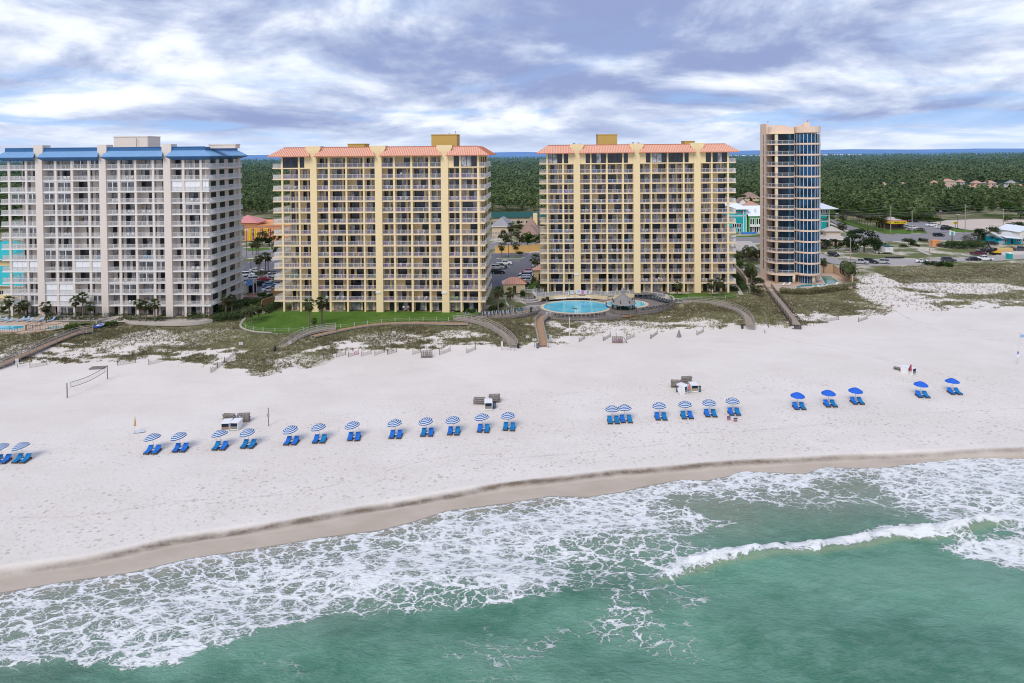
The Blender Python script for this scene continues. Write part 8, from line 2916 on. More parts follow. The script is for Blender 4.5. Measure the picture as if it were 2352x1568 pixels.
def wpx(zm, px, p):
 return px * ZOOM[zm][2] * 0.602 / F_ * p.y
SGY = mat('sign_yellow', (0.8, 0.62, 0.03), 0.5, 0.05)
SGM = mat('sign_maroon', (0.22, 0.02, 0.05), 0.5, 0.05)
SGB = mat('sign_black', (0.015, 0.015, 0.015), 0.5)
SGW = mat('sign_letter_white', (0.85, 0.85, 0.85), 0.5)
p = A('d1', 440, 508)
ww = wpx('d1', 900, p)
h = top_z(p, 'd1', 262)
oshop = low_house(p + Vector((2, 0, 0)), ww, 26, h, 0, 'long orange shop with tall yellow and maroon sale banners', ORW, mat('grey_flat_roof', (0.42, 0.44, 0.46), 0.8, 0.1), 'flat', wins=0, door=False, name='shop', cat='shop')
sc_ = ww / 900
for x0, x1, y0, y1, bm_, tx, tm, vert, lb in ((140, 183, 312, 500, SGY, 'CLEARANCE', SGB, True, None), (187, 222, 312, 490, SGM, 'ENTIRE', SGW, True, None), (232, 268, 312, 450, SGY, 'CLEARANCE', SGB, True, None), (328, 366, 310, 440, SGM, 'SALE', SGW, True, None), (368, 456, 310, 390, SGY, 'WINGS\n50 OFF', SGM, False, None), (458, 496, 310, 440, SGM, 'SALE', SGW, True, None)):
 q0, q1 = (A('d1', x0, 508), A('d1', x1, 508))
 X0, X1 = (q0.x - p.x - 2, q1.x - p.x - 2)
 Z1, Z0 = (top_z(p, 'd1', y0), top_z(p, 'd1', y1))
 b = MB()
 b.box(X0, X1, -0.12, -0.01, Z0, Z1)
 bd_ = b.build('banner', bm_, oshop)
 n = len(tx) if vert else 2
 text_part(tx, (Z1 - Z0) / n * 1.12 if vert else 0.9, tm, bd_, ((X0 + X1) / 2, -0.14, (Z0 + Z1) / 2), vertical=vert)
b = MB()
pL = A('d1', -150, 508).x - p.x - 2
pR = A('d1', 300, 508).x - p.x - 2
zz0, zz1 = (top_z(p, 'd1', 212), top_z(p, 'd1', 140) + 1.2)
b.poly(((pL, -1.2, zz0), (pR, -1.2, zz0), ((pL + pR) / 2 - 1, 6, zz1)))
b.poly(((pR, -1.2, zz0), (pR, 14, zz0), ((pL + pR) / 2 - 1, 6, zz1)))
b.poly(((pL, 14, zz0), (pL, -1.2, zz0), ((pL + pR) / 2 - 1, 6, zz1)))
b.poly(((pR, 14, zz0), (pL, 14, zz0), ((pL + pR) / 2 - 1, 6, zz1)))
b.build('roof', PROOF, oshop)
b = MB()
b.box(pL + 0.8, pR - 1, -0.4, 13, h + 0.5, zz0)
b.build('wall', ORW, oshop)
b = MB()
b.box(-ww / 2 - 0.2, ww / 2 + 0.2, -0.3, -0.1, h - 0.5, h - 0.1)
b.build('cornice', TROOF, oshop)
p = A('d1', 130, 1400)
t_ = thing('porch', 'white porch with a blue striped awning beside the cream building', 'porch', p)
s = wpx('d1', 1, p)
b = MB()
b.box(-95 * s, -60 * s, 0, 3, 0, 3.4)
b.box(60 * s, 75 * s, 0.2, 0.6, 0, 4.2)
b.box(-95 * s, 60 * s, 3, 3.3, 0, 4.0)
b.build('wall', PALEW, t_)
b = MB()
for k in range(10):
 x0 = -60 * s + 12 * s * k
 b.poly(((x0, -0.2, 2.6), (x0 + 12 * s, -0.2, 2.6), (x0 + 12 * s, 1.4, 4.1), (x0, 1.4, 4.1)), k % 2)
b.build('awning', [BLUER, NAVY], t_)
b = MB()
b.box(-58 * s, 58 * s, 2.6, 2.99, 0, 2.6)
b.build('opening_shade', BOXI, t_)  # dark block coloured as the shade inside the entrance
p = A('d2', 560, 350)
h = top_z(p, 'd2', 222)
tm_ = low_house(p, wpx('d2', 1100, p), 12, h, 0, 'long low motel with a dark green metal roof before the forest', BEIGE, DGROOF, 'gable', rise=2.6, ov=1, wins=14, name='motel', cat='motel')
for x, y, yt, wpx_, lb, rf, k in ((660, 560, 225, 320, 'brown shingled house with a tall chimney, rear of the gabled pair', BROOF, 0), (640, 575, 350, 300, 'brown shingled house with a yellow gable, front of the gabled pair', BROOF, 1)):
 p = A('d2', x, y + 60)
 h = top_z(p, 'd2', y - 40)
 t_ = low_house(p + Vector((0, 4 - 6 * k, 0)), wpx('d2', wpx_, p), 12, h, rad(-8), lb, YEL, rf, 'hip', rise=top_z(p, 'd2', yt) - h - 0.5, ov=0.8, wins=5)
 b = MB()
 w_ = wpx('d2', 110, p)
 b.poly(((-w_ * 0.5, -1.2, h + 0.2), (w_ * 0.5, -1.2, h + 0.2), (0, -1.2, h + 1.9)))
 b.poly(((-w_ * 0.6, -1.3, h), (0, -1.3, h + 2.1), (0, 4, h + 2.1), (-w_ * 0.6, 4, h)), 1)
 b.poly(((0, -1.3, h + 2.1), (w_ * 0.6, -1.3, h), (w_ * 0.6, 4, h), (0, 4, h + 2.1)), 1)
 b.build('gable', [YEL, rf], t_)
 if not k:
  b = MB()
  b.box(1, 3, 5, 6.4, h, top_z(p, 'd2', 180))
  b.build('chimney', YEL, t_)
p = A('d2', 130, 560)
h = top_z(p, 'd2', 380)
low_house(p, wpx('d2', 290, p), 14, h, rad(-10), 'cream two storey block with a grey roof beside the middle building', BEIGE, GROOF, 'hip', rise=top_z(p, 'd2', 235) - h, ov=0.8, wins=6, name='motel_block', cat='motel')
p = A('f1', 420, 1420)
h = top_z(p, 'f1', 555)
s = wpx('f1', 1, p)
ts = low_house(p, 700 * s, 14, h, 0, 'turquoise two storey shop with a white hipped roof and red letters', TEAL, WROOF, 'hip', rise=top_z(p, 'f1', 310) - h, ov=1.3, wins=0, door=False, name='shop', cat='shop')
zt = lambda y: top_z(p, 'f1', y)
b = MB()
for x0, x1, z0, z1 in ((-350, 350, 800, 830), (225, 250, 560, 1420), (320, 350, 560, 1420), (-350, 250, 545, 575)):
 b.box(x0 * s, x1 * s, -0.14, -0.02, min(zt(z0), zt(z1)), max(zt(z0), zt(z1)))
b.build('trim', WHITE, ts)
b = MB()
b.box(-340 * s, 210 * s, -0.08, -0.005, zt(1100), zt(870))
b.build('wall_panel', TEALD, ts)
o = bpy.data.objects.new('shop_window', panes_mesh('shop_window', 0, 340 * s, 0, zt(1100) - zt(1255), parse('d1 d1 d1 d1'), WHITE, 0.15))
COL.objects.link(o)
o.parent = ts
o.location = (-190 * s, -0.09, zt(1255))
o = bpy.data.objects.new('shop_window', panes_mesh('shop_window', 0, 130 * s, 0, zt(1290) - zt(1420), parse('d1 d1'), WHITE, 0.12))
COL.objects.link(o)
o.parent = ts
o.location = (10 * s, -0.09, zt(1420))
text_part('JIYE', (zt(640) - zt(750)) * 1.35, mat('sign_red', (0.42, 0.02, 0.06), 0.5), ts, (75 * s, -0.2, (zt(640) + zt(750)) / 2), wide=1.25)
p = A('f1', 1000, 1425)
h = top_z(p, 'f1', 825)
t_ = low_house(p + Vector((2, 0.4, 0)), 530 * s, 13, h, 0, 'apple green shop wing with a white metal roof beside the tower', GRN, WROOF, 'gable', rise=zt(470) - zt(820), ov=0.7, wins=0, door=False, name='shop', cat='shop')
for k, x in enumerate((-125, 110)):
 o = bpy.data.objects.new('window', panes_mesh('window', 0, 170 * s, 0, zt(905) - zt(1145), parse('d1 d1'), WHITE, 0.2))
 COL.objects.link(o)
 o.parent = t_
 o.location = ((x - 85 - 35) * s, -0.02, zt(1145))
b = MB()
b.box(-265 * s, 265 * s, -1.2, -0.1, zt(1215), zt(1150))
b.build('porch_roof', WHITE, t_)
o = bpy.data.objects.new('shop_window', panes_mesh('shop_window', 0, 480 * s, 0, zt(1225) - zt(1430), parse('d1 c1 d1 d1 c1 d1'), WHITE, 0.12))
COL.objects.link(o)
o.parent = t_
o.location = (-245 * s, -0.03, 0)
b = MB()
b.box(-30 * s, 30 * s, 1.2, 3, h + 0.5, h + 3.0)
b.poly(((-40 * s, 1.1, h + 3.0), (40 * s, 1.1, h + 3.0), (0, 1.1, h + 4.2)))
b.build('dormer', WHITE, t_)
t_ = thing('patio_tables', 'blue covered patio tables before the green shop wing', 'patio tables', A('f1', 850, 1490))
b = MB()
for k in range(1):
 b.box(-4, 4, -0.8, 0.8, 0.7, 0.9)
 b.box(-3.6, 3.6, -0.5, 0.5, 0, 0.7)
b.build('blue_cover', mat('blue_vinyl', (0.06, 0.26, 0.7), 0.5), t_)
for k, (x, y, yt, wp, lb, cm, rm) in enumerate(((620, 430, 150, 420, 'house with two brown gables behind the turquoise shop', BEIGE, BROOF), (950, 445, 265, 560, 'long brown roofed house right of the gabled one behind the shop', PALEW, TROOF), (930, 130, -60, 620, 'cream house with a grey brown roof farther behind the shops', YEL, BROOF), (1240, 60, -130, 300, 'pale blue house with a grey roof beside the tower', PALEW, GROOF))):
 p = A('f1', x, y + 110)
 h = top_z(p, 'f1', y)
 low_house(p, wpx('f1', wp, p), 11, max(h, 2.6), rad(-6), lb, cm, rm, 'gablefront' if k == 0 else 'hip', rise=max(1.2, top_z(p, 'f1', yt) - max(h, 2.6)), wins=5, ov=0.8)
sheet('annexe_roof_slab', L_('d4', [(130, 735), (340, 735), (430, 830), (430, 900), (160, 840)], 3.0), CONC, 3.0, 'flat pale roof slab of the low annexe left of the tower', None, 'annexe roof', thick=0.4)
wall_line(L_('d4', [(140, 830), (180, 880), (430, 960)], 0), 0, 3.0, BEIGE, 'beige wall of the low annexe left of the tower', 0.4)
p = A('f2', 330, 1310)
s = wpx('f2', 1, p)
h = top_z(p, 'f2', 525)
zt = lambda y: top_z(p, 'f2', y)
t_ = low_house(p + Vector((-2, 0, 0)), 680 * s, 12, h, 0, 'turquoise shop right of the tower with a wide pale roof and a round dark sign', TEAL, mat('pale_metal_roof', (0.66, 0.68, 0.76), 0.4, 0.06), 'hip', rise=zt(255) - h, ov=4.2, wins=0, door=False, name='shop', cat='shop')
cx0 = 330 * s * 0 + 2
X_ = lambda x: (x - 330) * s + 2
for k in range(4):
 o = bpy.data.objects.new('window', panes_mesh('window', 0, 80 * s, 0, zt(550) - zt(745), parse('d1'), WHITE, 0.3))
 COL.objects.link(o)
 o.parent = t_
 o.location = (X_(200 + 93 * k), -0.02, zt(745))
b = MB()
b.box(X_(60), X_(640), -0.2, -0.05, zt(820), zt(785))
b.box(X_(600), X_(640), -0.15, -0.04, 0, zt(525))
b.box(X_(150), X_(590), -0.2, -0.05, zt(1025), zt(1000))
b.build('trim', WHITE, t_)
b = MB()
b.box(X_(200), X_(520), -0.25, -0.1, zt(975), zt(905))
b.cyl((X_(535), -0.1, (zt(850) + zt(940)) / 2), (X_(535), -0.3, (zt(850) + zt(940)) / 2), 30 * s, 30 * s, 12)
sg_ = b.build('sign_board', mat('sign_dark_teal', (0.005, 0.1, 0.09), 0.4), t_)
text_part('FLORIDA', (zt(840) - zt(905)) * 1.3, mat('sign_teal_letters', (0.0, 0.52, 0.36), 0.4), sg_, (X_(350), -0.3, zt(868)), wide=1.15)
text_part('BURGER CO.', (zt(920) - zt(955)) * 1.25, mat('sign_mint', (0.25, 0.75, 0.62), 0.4), sg_, (X_(360), -0.3, zt(938)), wide=1.0)
b = MB()
b.box(X_(330), X_(520), -0.06, -0.003, 0, zt(1035))
b.build('wall_panel', TEALD, t_)
o = bpy.data.objects.new('shop_window', panes_mesh('shop_window', 0, 170 * s, 0, zt(1080) - zt(1200), parse('d1 d1 d1'), WHITE, 0.15))
COL.objects.link(o)
o.parent = t_
o.location = (X_(150), -0.07, zt(1200))
p = A('d4', 1370, 790)
s = wpx('d4', 1, p)
h = top_z(p, 'd4', 712)
t_ = low_house(p, 240 * s, 9, h, rad(-6), 'tan house with a two tier pale roof between the tower and the oak', BEIGE, mat('pale_shingle_roof', (0.5, 0.45, 0.4), 0.85, 0.12, 0.5), 'hip', rise=top_z(p, 'd4', 625) - h, ov=1.0, wins=5)
zz0 = top_z(p, 'd4', 645)
b = MB()
b.box(-85 * s, 85 * s, 2.5, 7, zz0 - 1, zz0 + 0.8)
b.build('lantern_wall', BEIGE, t_)
b = MB()
c_ = [(-110 * s, 1.8), (110 * s, 1.8), (110 * s, 7.8), (-110 * s, 7.8)]
ap = top_z(p, 'd4', 562)
for i in range(4):
 b.poly(((*c_[i], zz0 + 0.8), (*c_[(i + 1) % 4], zz0 + 0.8), (0, 4.8, ap)))
b.build('roof', MATS['pale_shingle_roof'], t_)
p = A('f3', 590, 655)
s = wpx('f3', 1, p)
zt = lambda y: top_z(p, 'f3', y)
t_ = thing('diner', 'diner with a long yellow sign band and red edged roof', 'diner', p, rad(4))
w_ = 330 * s
d_ = 13
hb = zt(520)
b = MB()
b.box(-w_ / 2 - 0.3, w_ / 2, 0, d_, -0.1, hb)
b.build('wall', mat('dark_brick', (0.075, 0.045, 0.04), 0.8, 0.2, 1), t_)
b = MB()
b.box(-w_ / 2 - 0.9, w_ / 2 + 1.0, -0.9, d_ + 0.8, zt(500), zt(432))
bd_ = b.build('sign_band', SGY, t_)
b = MB()
b.box(-w_ / 2 - 0.95, w_ / 2 + 1.05, -0.95, d_ + 0.85, zt(432), zt(420))
b.build('red_edge', mat('sign_red_edge', (0.62, 0.08, 0.07), 0.5), t_)
b = MB()
b.box(-w_ / 2 - 0.2, w_ / 2 + 0.2, -0.4, d_ + 0.2, zt(522), zt(501))
b.build('red_fascia', MATS['sign_red_edge'], t_)
b = MB()
b.box(-w_ / 2, w_ / 2, 0.2, d_ - 0.2, zt(419), zt(419) + 0.15)
b.box(-w_ * 0.2, w_ * 0.15, 4, 7, zt(419), zt(355))
b.box(-w_ * 0.45, -w_ * 0.3, 3, 6, zt(419), zt(380))
b.build('roof_plant', mat('roof_plant_grey', (0.55, 0.52, 0.5), 0.7), t_)
WN = 'WAFFLE HOUSE'
L0 = 325 * s
for k, ch in enumerate(WN):
 if ch != ' ':
  text_part(ch, (zt(450) - zt(482)) * 1.5, SGB, bd_, (-L0 / 2 + L0 * (k + 0.5) / len(WN) + 0.1 * w_, -0.96, (zt(450) + zt(482)) / 2), name='letter')
 if ch != ' ':
  text_part(ch, 0.7, SGB, bd_, (-w_ / 2 - 0.96, d_ * 0.9 - d_ * 0.8 * k / len(WN), (zt(450) + zt(482)) / 2), (PI / 2, 0, -PI / 2), name='letter')
o = bpy.data.objects.new('window', panes_mesh('window', 0, w_ * 0.92, 0, hb * 0.62, parse('d1 d1 d1 d1 d1'), BRONZE, 0.1))
COL.objects.link(o)
o.parent = t_
o.location = (-w_ * 0.46, -0.01, hb * 0.3)
p = A('f3', 2108, 600)
t_ = thing('diner_sign', 'small yellow diner sign on a post by the sandy lot', 'sign', p)
s = wpx('f3', 1, p)
b = MB()
b.cyl((0, 0, 0), (0, 0, top_z(p, 'f3', 515)), 0.12, 0.12, 8)
b.build('post', DKM, t_)
b = MB()
b.box(-48 * s, 48 * s, -0.15, 0.15, top_z(p, 'f3', 515), top_z(p, 'f3', 452))
bd_ = b.build('sign_board', SGY, t_)
text_part('WAFFLE\nHOUSE', 24 * s, SGB, bd_, (0, -0.18, (top_z(p, 'f3', 515) + top_z(p, 'f3', 452)) / 2))
p = A('f4', 765, 330)
t_ = thing('roadside_sign', 'white and teal roadside sign beside the highway', 'sign', p)
s = wpx('f4', 1, p)
b = MB()
b.cyl((0, 0, -0.1), (0, 0, top_z(p, 'f4', 205)), 0.2, 0.18, 8)
b.build('post', DKM, t_)
b = MB()
b.box(-58 * s, 58 * s, -0.25, 0.25, top_z(p, 'f4', 210), top_z(p, 'f4', 130))
b.box(-62 * s, -20 * s, -0.2, 0.2, top_z(p, 'f4', 129), top_z(p, 'f4', 105))
b.build('sign_board', WHITE, t_)
b = MB()
b.box(-28 * s, 26 * s, -0.29, -0.252, top_z(p, 'f4', 200), top_z(p, 'f4', 145))
b.build('sign_panel', TEALD, t_)
p = A('f4', 2130, 410)
s = wpx('f4', 1, p)
zt = lambda y: top_z(p, 'f4', y)
t_ = low_house(p + Vector((0, 1, 0)), 430 * s, 12, zt(285), rad(4), 'low turquoise walled building with a pale sagging roof at the right edge', wallmat('bright_turquoise_wall', (0.02, 0.42, 0.55)), mat('pale_grey_roof', (0.58, 0.58, 0.55), 0.8, 0.1), 'gable', rise=zt(100) - zt(285) - 1.5, ov=1.2, wins=3)
b = MB()
b.poly(((-270 * s, -3.0, zt(255)), (140 * s, -3.0, zt(290)), (150 * s, 1, zt(262)), (-250 * s, 1, zt(225))))
b.build('porch_roof', WROOF, t_)
p = A('f4', 2330, 400)
low_house(p + Vector((4, 1.5, 0)), 9, 12, top_z(p, 'f4', 150), rad(4), 'white gabled house cut by the right edge of the picture', PALEW, WROOF, 'gablefront', rise=2.2, wins=2)
fence_line(L_('f4', [(1800, 430), (1990, 395), (2030, 400)], 0), 0, 'white picket ramp rail before the turquoise building', 1.5, PALEW, 'ramp_fence', 0.25, 2.5)
p = A('d6', 60, 640)
h = top_z(p, 'd6', 470)
low_house(p + Vector((-14, 3, 0)), 42, 16, h, rad(-12), 'low building with a bright teal metal roof at the far left', YEL, TLROOF, 'hip', rise=top_z(p, 'd6', 310) - h, ov=1.5, wins=8, name='pavilion_building', cat='building')
p = A('d6', 0, 400)
h = 6
low_house(p + Vector((-8, 6, 0)), 22, 16, h, rad(-12), 'second teal roofed building behind the far left one', YEL, TLROOF, 'hip', rise=5, ov=1.5, wins=4, name='pavilion_building', cat='building')
FH = [(1110, 362, 60, 0), (1265, 352, 58, 0), (1418, 360, 66, 0), (1565, 345, 60, 0), (1665, 378, 130, 0), (1690, 350, 105, 3), (1800, 335, 62, 0), (1935, 385, 115, 1), (2062, 388, 145, 0), (2197, 386, 135, 2), (2325, 382, 120, 0), (1945, 345, 70, 0), (2062, 345, 80, 0), (2250, 345, 70, 2), (2440, 380, 120, 0), (1480, 340, 50, 0)]
for k, (x, y, wp, c_) in enumerate(FH):
 p = A('f7', x, y)
 w_ = wpx('f7', wp, p)
 rf = (TROOF, mat('orange_tile_roof', (0.55, 0.3, 0.2), 0.85, 0.1), GROOF, TROOF)[c_]
 low_house(p, w_, min(w_ * 0.7, 13), 3.0 if c_ != 3 else 5.5, RNG.uniform(-0.25, 0.25), f"{('terracotta' if c_ in (0, 3) else 'orange' if c_ == 1 else 'grey')} roofed house beyond the woods, {ORD[k]} of the far estate", (PALEW, BEIGE)[k % 2], rf, 'hip', rise=2.6, ov=0.6, wins=4, group='houses of the far estate')
sheet('lawn', L_('f7', [(1900, 388), (2700, 392), (2700, 405), (2400, 402), (1900, 396)]), GRASS, -0.02, 'green strip before the far estate')
for k, (x, y) in enumerate(((2068, 380), (2150, 375), (2318, 378), (2085, 378), (2275, 382))):
 palm_at('f7', x, y, y - 45, 'small palm before the far estate houses', 'palms of the far estate', 'fan', 1.6, k)
PAINT = mat('car_paint', (1, 1, 1), 0.28, 0.03, 0.5, spec=0.6, obj=True)
TYRE = mat('tyre', (0.015, 0.015, 0.016), 0.9, 0.1)
RIM = mat('wheel_rim', (0.45, 0.46, 0.48), 0.35, 0.05, metal=0.6)
CARG = glassmat('car_glass', (0.015, 0.018, 0.022), 0.05, 0.6)
HEAD = mat('headlight', (0.75, 0.77, 0.8), 0.2)
TAIL = mat('tail_light', (0.35, 0.02, 0.02), 0.3)

def vehicle(kind, first_label='x'):
 t_ = thing({'pickup': 'pickup_truck', 'suv': 'parked_suv'}.get(kind, 'parked_car'), first_label, {'pickup': 'pickup truck', 'suv': 'car'}.get(kind, 'car'))
 L, Wd, Hh = {'sedan': (4.7, 1.8, 1.45), 'suv': (4.8, 1.9, 1.75), 'pickup': (5.6, 1.95, 1.85)}[kind]
 x0, x1 = (-L / 2, L / 2)
 belt = {'sedan': 0.92, 'suv': 1.08, 'pickup': 1.12}[kind]
 low = {'sedan': [(x0, 0.35), (x0 - 0.02, 0.62), (x0 + 0.06, 0.92), (x0 + 0.55, 0.98), (x1 - 1.35, 0.95), (x1 - 0.25, 0.78), (x1, 0.6), (x1 - 0.02, 0.32)], 'suv': [(x0, 0.4), (x0 - 0.03, 0.7), (x0 + 0.03, 1.1), (x0 + 0.2, 1.14), (x1 - 1.25, 1.1), (x1 - 0.15, 0.98), (x1, 0.7), (x1 - 0.03, 0.36)], 'pickup': [(x0, 0.5), (x0, 0.75), (x0 + 0.02, 1.12), (x0 + 0.1, 1.14), (x1 - 1.35, 1.16), (x1 - 0.12, 1.06), (x1, 0.75), (x1 - 0.03, 0.42)]}[kind]
 wx = (x0 + L * 0.19, x1 - L * 0.18)
 rw = 0.34 if kind == 'sedan' else 0.39
 und = []
 for cxw in wx[::-1]:
  und += [(cxw + (rw + 0.07) * math.cos(a), 0.34 + (rw + 0.07) * math.sin(a)) for a in (rad(180 * i / 8) for i in range(9))]
 prof = low + [(x, max(z, 0.3)) for x, z in und]
 b = MB()
 n = len(prof)
 secs_ = [(-Wd / 2, 0.0), (-Wd / 2 + 0.06, 0.0), (Wd / 2 - 0.06, 0), (Wd / 2, 0)]
 for yy, ins in ((-Wd / 2, 0.06), (-Wd / 2 + 0.09, 0), (Wd / 2 - 0.09, 0), (Wd / 2, 0.06)):
  cx_0 = 0
  b.v += [(x * (1 - ins * 0.5), yy, z + (-ins * 0.5 if z > 0.8 else 0)) for x, z in prof]
 for s in range(3):
  for k in range(n):
   j = (k + 1) % n
   b.f.append((s * n + k, s * n + j, (s + 1) * n + j, (s + 1) * n + k))
   b.m.append(0)
 b.f.append(tuple(range(n))[::-1])
 b.f.append(tuple(range(3 * n, 4 * n)))
 b.m += [0, 0]
 cab = {'sedan': (x0 + 0.75, x0 + 1.35, x1 - 1.95, x1 - 1.25), 'suv': (x0 + 0.1, x0 + 0.45, x1 - 1.85, x1 - 1.15), 'pickup': (x0 + 2.0, x0 + 2.2, x1 - 1.95, x1 - 1.3)}[kind]
 r0 = Wd / 2 - 0.1
 r1 = Wd / 2 - 0.28
 bz = belt
 tz = Hh
 b.hexa([(cab[1], -r1, tz - 0.06), (cab[2], -r1, tz - 0.06), (cab[2], r1, tz - 0.06), (cab[1], r1, tz - 0.06), (cab[1] + 0.1, -r1 + 0.08, tz), (cab[2] - 0.1, -r1 + 0.08, tz), (cab[2] - 0.1, r1 - 0.08, tz), (cab[1] + 0.1, r1 - 0.08, tz)])
 for sg in (-1, 1):
  for a_, c_ in ((cab[0], cab[1]), (cab[3], cab[2]), ((cab[0] + cab[3]) / 2, (cab[1] + cab[2]) / 2)):
   b.bar((a_, sg * r0, bz - 0.02), (c_, sg * r1, tz - 0.04), 0.08, 0.07, 0, up=(1, 0, 0))
 if kind == 'pickup':
  pass
 b.build('body', PAINT, t_)
 b = MB()
 e = 0.015
 lo = [(cab[0] + 0.05, -r0 + e), (cab[3] - 0.05, -r0 + e), (cab[3] - 0.05, r0 - e), (cab[0] + 0.05, r0 - e)]
 hi = [(cab[1] + 0.03, -r1 + e), (cab[2] - 0.03, -r1 + e), (cab[2] - 0.03, r1 - e), (cab[1] + 0.03, r1 - e)]
 b.hexa([(x, y, bz - 0.05) for x, y in lo] + [(x, y, tz - 0.065) for x, y in hi])
 b.build('windows', CARG, t_)
 if kind == 'pickup':
  b = MB()
  b.box(x0 + 0.12, x0 + 1.9, -Wd / 2 + 0.14, Wd / 2 - 0.14, 1.13, 1.15)
  b.build('load_bed', BLKP, t_)
 for x in wx:
  for sg in (-1, 1):
   b = MB()
   y0, y1 = (sg * (Wd / 2 - 0.22), sg * (Wd / 2 + 0.01))
   b.cyl((x, y0, rw), (x, y1, rw), rw, rw, 14)
   wh = b.build('wheel', TYRE, t_)
   b = MB()
   b.cyl((x, y1 - sg * 0.02, rw), (x, y1 + sg * 0.012, rw), rw * 0.62, rw * 0.58, 10)
   b.build('rim', RIM, wh)
 for sg in (-1, 1):
  b = MB()
  zc = 0.68 if kind == 'sedan' else 0.82
  b.box(x1 - 0.14, x1 + 0.005, sg * Wd * 0.36 - 0.2, sg * Wd * 0.36 + 0.2, zc - 0.09, zc + 0.09)
  b.build('headlight', HEAD, t_)
  b = MB()
  b.box(x0 - 0.025, x0 + 0.1, sg * Wd * 0.38 - 0.14, sg * Wd * 0.38 + 0.14, zc - 0.02, zc + 0.22)
  b.build('tail_light', TAIL, t_)
 return t_
VEH = {k: vehicle(k) for k in ('sedan', 'suv', 'pickup')}
usedv = set()
CW, CB, CS, CR, CLB, CBG, CM, CGR = ((0.8, 0.81, 0.82), (0.012, 0.013, 0.016), (0.42, 0.44, 0.46), (0.42, 0.02, 0.03), (0.22, 0.38, 0.55), (0.55, 0.48, 0.36), (0.1, 0.012, 0.025), (0.06, 0.07, 0.085))
CARS = [('d1', 105, 1108, 'suv', CW, 8, 'white SUV leftmost in the left car park'), ('d1', 70, 1170, 'suv', CW, 8, 'white SUV partly behind the cream building flank'), ('d1', 230, 1185, 'suv', CW, 20, 'white SUV in the middle of the left car park'), ('d1', 375, 1185, 'sedan', CR, 20, 'red car in the left car park'), ('d1', 320, 1260, 'suv', CB, 25, 'black SUV in the left car park'), ('d1', 480, 1275, 'sedan', CLB, 25, 'light blue saloon in the left car park'), ('d1', 550, 1125, 'suv', CW, 20, 'white SUV with a dark roof box by the kerbed bed'), ('d1', 600, 1210, 'sedan', CBG, 25, 'beige car beside the middle building flank'), ('d1', 475, 1358, 'sedan', CW, 30, 'white car half hidden by the clipped shrubs'), ('d1', 255, 1035, 'sedan', CW, 15, 'pale car behind the four island palms'), ('d2', 205, 1062, 'pickup', CW, 0, 'white pickup truck in the right car park'), ('d2', 140, 1120, 'suv', CB, 0, 'dark SUV beside the white pickup truck'), ('d2', 85, 1135, 'suv', CS, 0, 'silver SUV at the flank of the middle building'), ('d2', 90, 1215, 'suv', CB, 0, 'black car lowest at the flank of the middle building'), ('d2', 640, 1225, 'pickup', CR, 176, 'dark red pickup by the entrance porch'), ('d2', 590, 1262, 'suv', CW, 176, 'white SUV behind the dark red pickup row'), ('d2', 560, 1285, 'suv', CGR, 176, 'slate SUV third in the row by the porch'), ('d2', 555, 1330, 'suv', CW, 178, 'long white SUV fourth in the row by the porch'), ('d2', 550, 1368, 'suv', CW, 178, 'white SUV fifth in the row by the porch'), ('d2', 535, 1402, 'sedan', CW, 178, 'white car lowest in the row by the porch'), ('d2', 810, 1100, 'suv', CW, 0, 'white SUV behind the broad palm in the right car park'), ('f3', 1030, 465, 'suv', CB, 0, 'dark SUV behind the diner'), ('f3', 1475, 570, 'pickup', CW, 180, 'white pickup truck at the far side of the diner car park'), ('f3', 835, 590, 'sedan', CW, 12, 'white car nearest the diner wall'), ('f3', 890, 612, 'suv', CS, 12, 'silver car second from the diner wall'), ('f3', 990, 640, 'suv', CW, 2, 'white car at the diner corner'), ('f3', 1690, 625, 'sedan', CW, 180, 'white saloon beside the black SUV at the diner exit'), ('f3', 1860, 670, 'suv', CB, 0, 'black SUV at the diner exit'), ('f3', 1670, 838, 'suv', CB, 0, 'dark SUV driving on the highway'), ('d5', 180, 885, 'suv', CB, -75, 'black SUV parked alone by the lane'), ('d5', 485, 972, 'pickup', CS, -35, 'silver pickup left of the three on the lane'), ('d5', 602, 966, 'suv', CB, -35, 'black SUV in the middle of the three on the lane'), ('d5', 738, 970, 'suv', CS, 150, 'silver SUV right of the three on the lane'), ('f4', 120, 822, 'sedan', CW, -20, 'white saloon beside the dark scrub'), ('f4', 690, 795, 'suv', CGR, -20, 'dark grey SUV on the lane'), ('f4', 1225, 772, 'sedan', CB, 170, 'black saloon touching the white pickup on the lane'), ('f4', 1480, 765, 'pickup', CW, 170, 'white pickup behind the black saloon on the lane'), ('f4', 1340, 650, 'pickup', CM, -25, 'maroon pickup by the excavator'), ('f4', 1510, 590, 'suv', CB, 85, 'black vehicle behind the excavator boom'), ('f4', 1645, 428, 'suv', CB, -5, 'black SUV before the turquoise walled building'), ('f4', 2270, 555, 'pickup', CGR, -15, 'dark pickup cut by the right edge'), ('d5', 985, 482, 'suv', CB, 90, 'black van behind the diner roof')]
for zm, x, y, kd, col_, rz, lb in CARS:
 p = A(zm, x, y, -0.05)
 p.z = -0.04
 o = put(VEH[kd], p, rad(rz), lb, 'parked cars and trucks', usedv, kd)
 for ch in o.children:
  if ch.name.startswith('body'):
   ch.color = (*col_, 1)
p = A('d1', 550, 1125, 0)
t_ = thing('roof_box', 'dark box strapped on the roof of the white SUV', 'roof box', p + Vector((-0.3, 0, 1.73)), rad(20))
b = MB()
b.hexa([(-0.9, -0.4, 0), (0.9, -0.4, 0), (0.9, 0.4, 0), (-0.9, 0.4, 0), (-0.8, -0.33, 0.35), (0.6, -0.33, 0.35), (0.6, 0.33, 0.35), (-0.8, 0.33, 0.35)])
b.build('shell', BLKP, t_)
p = A('f4', 1720, 632)
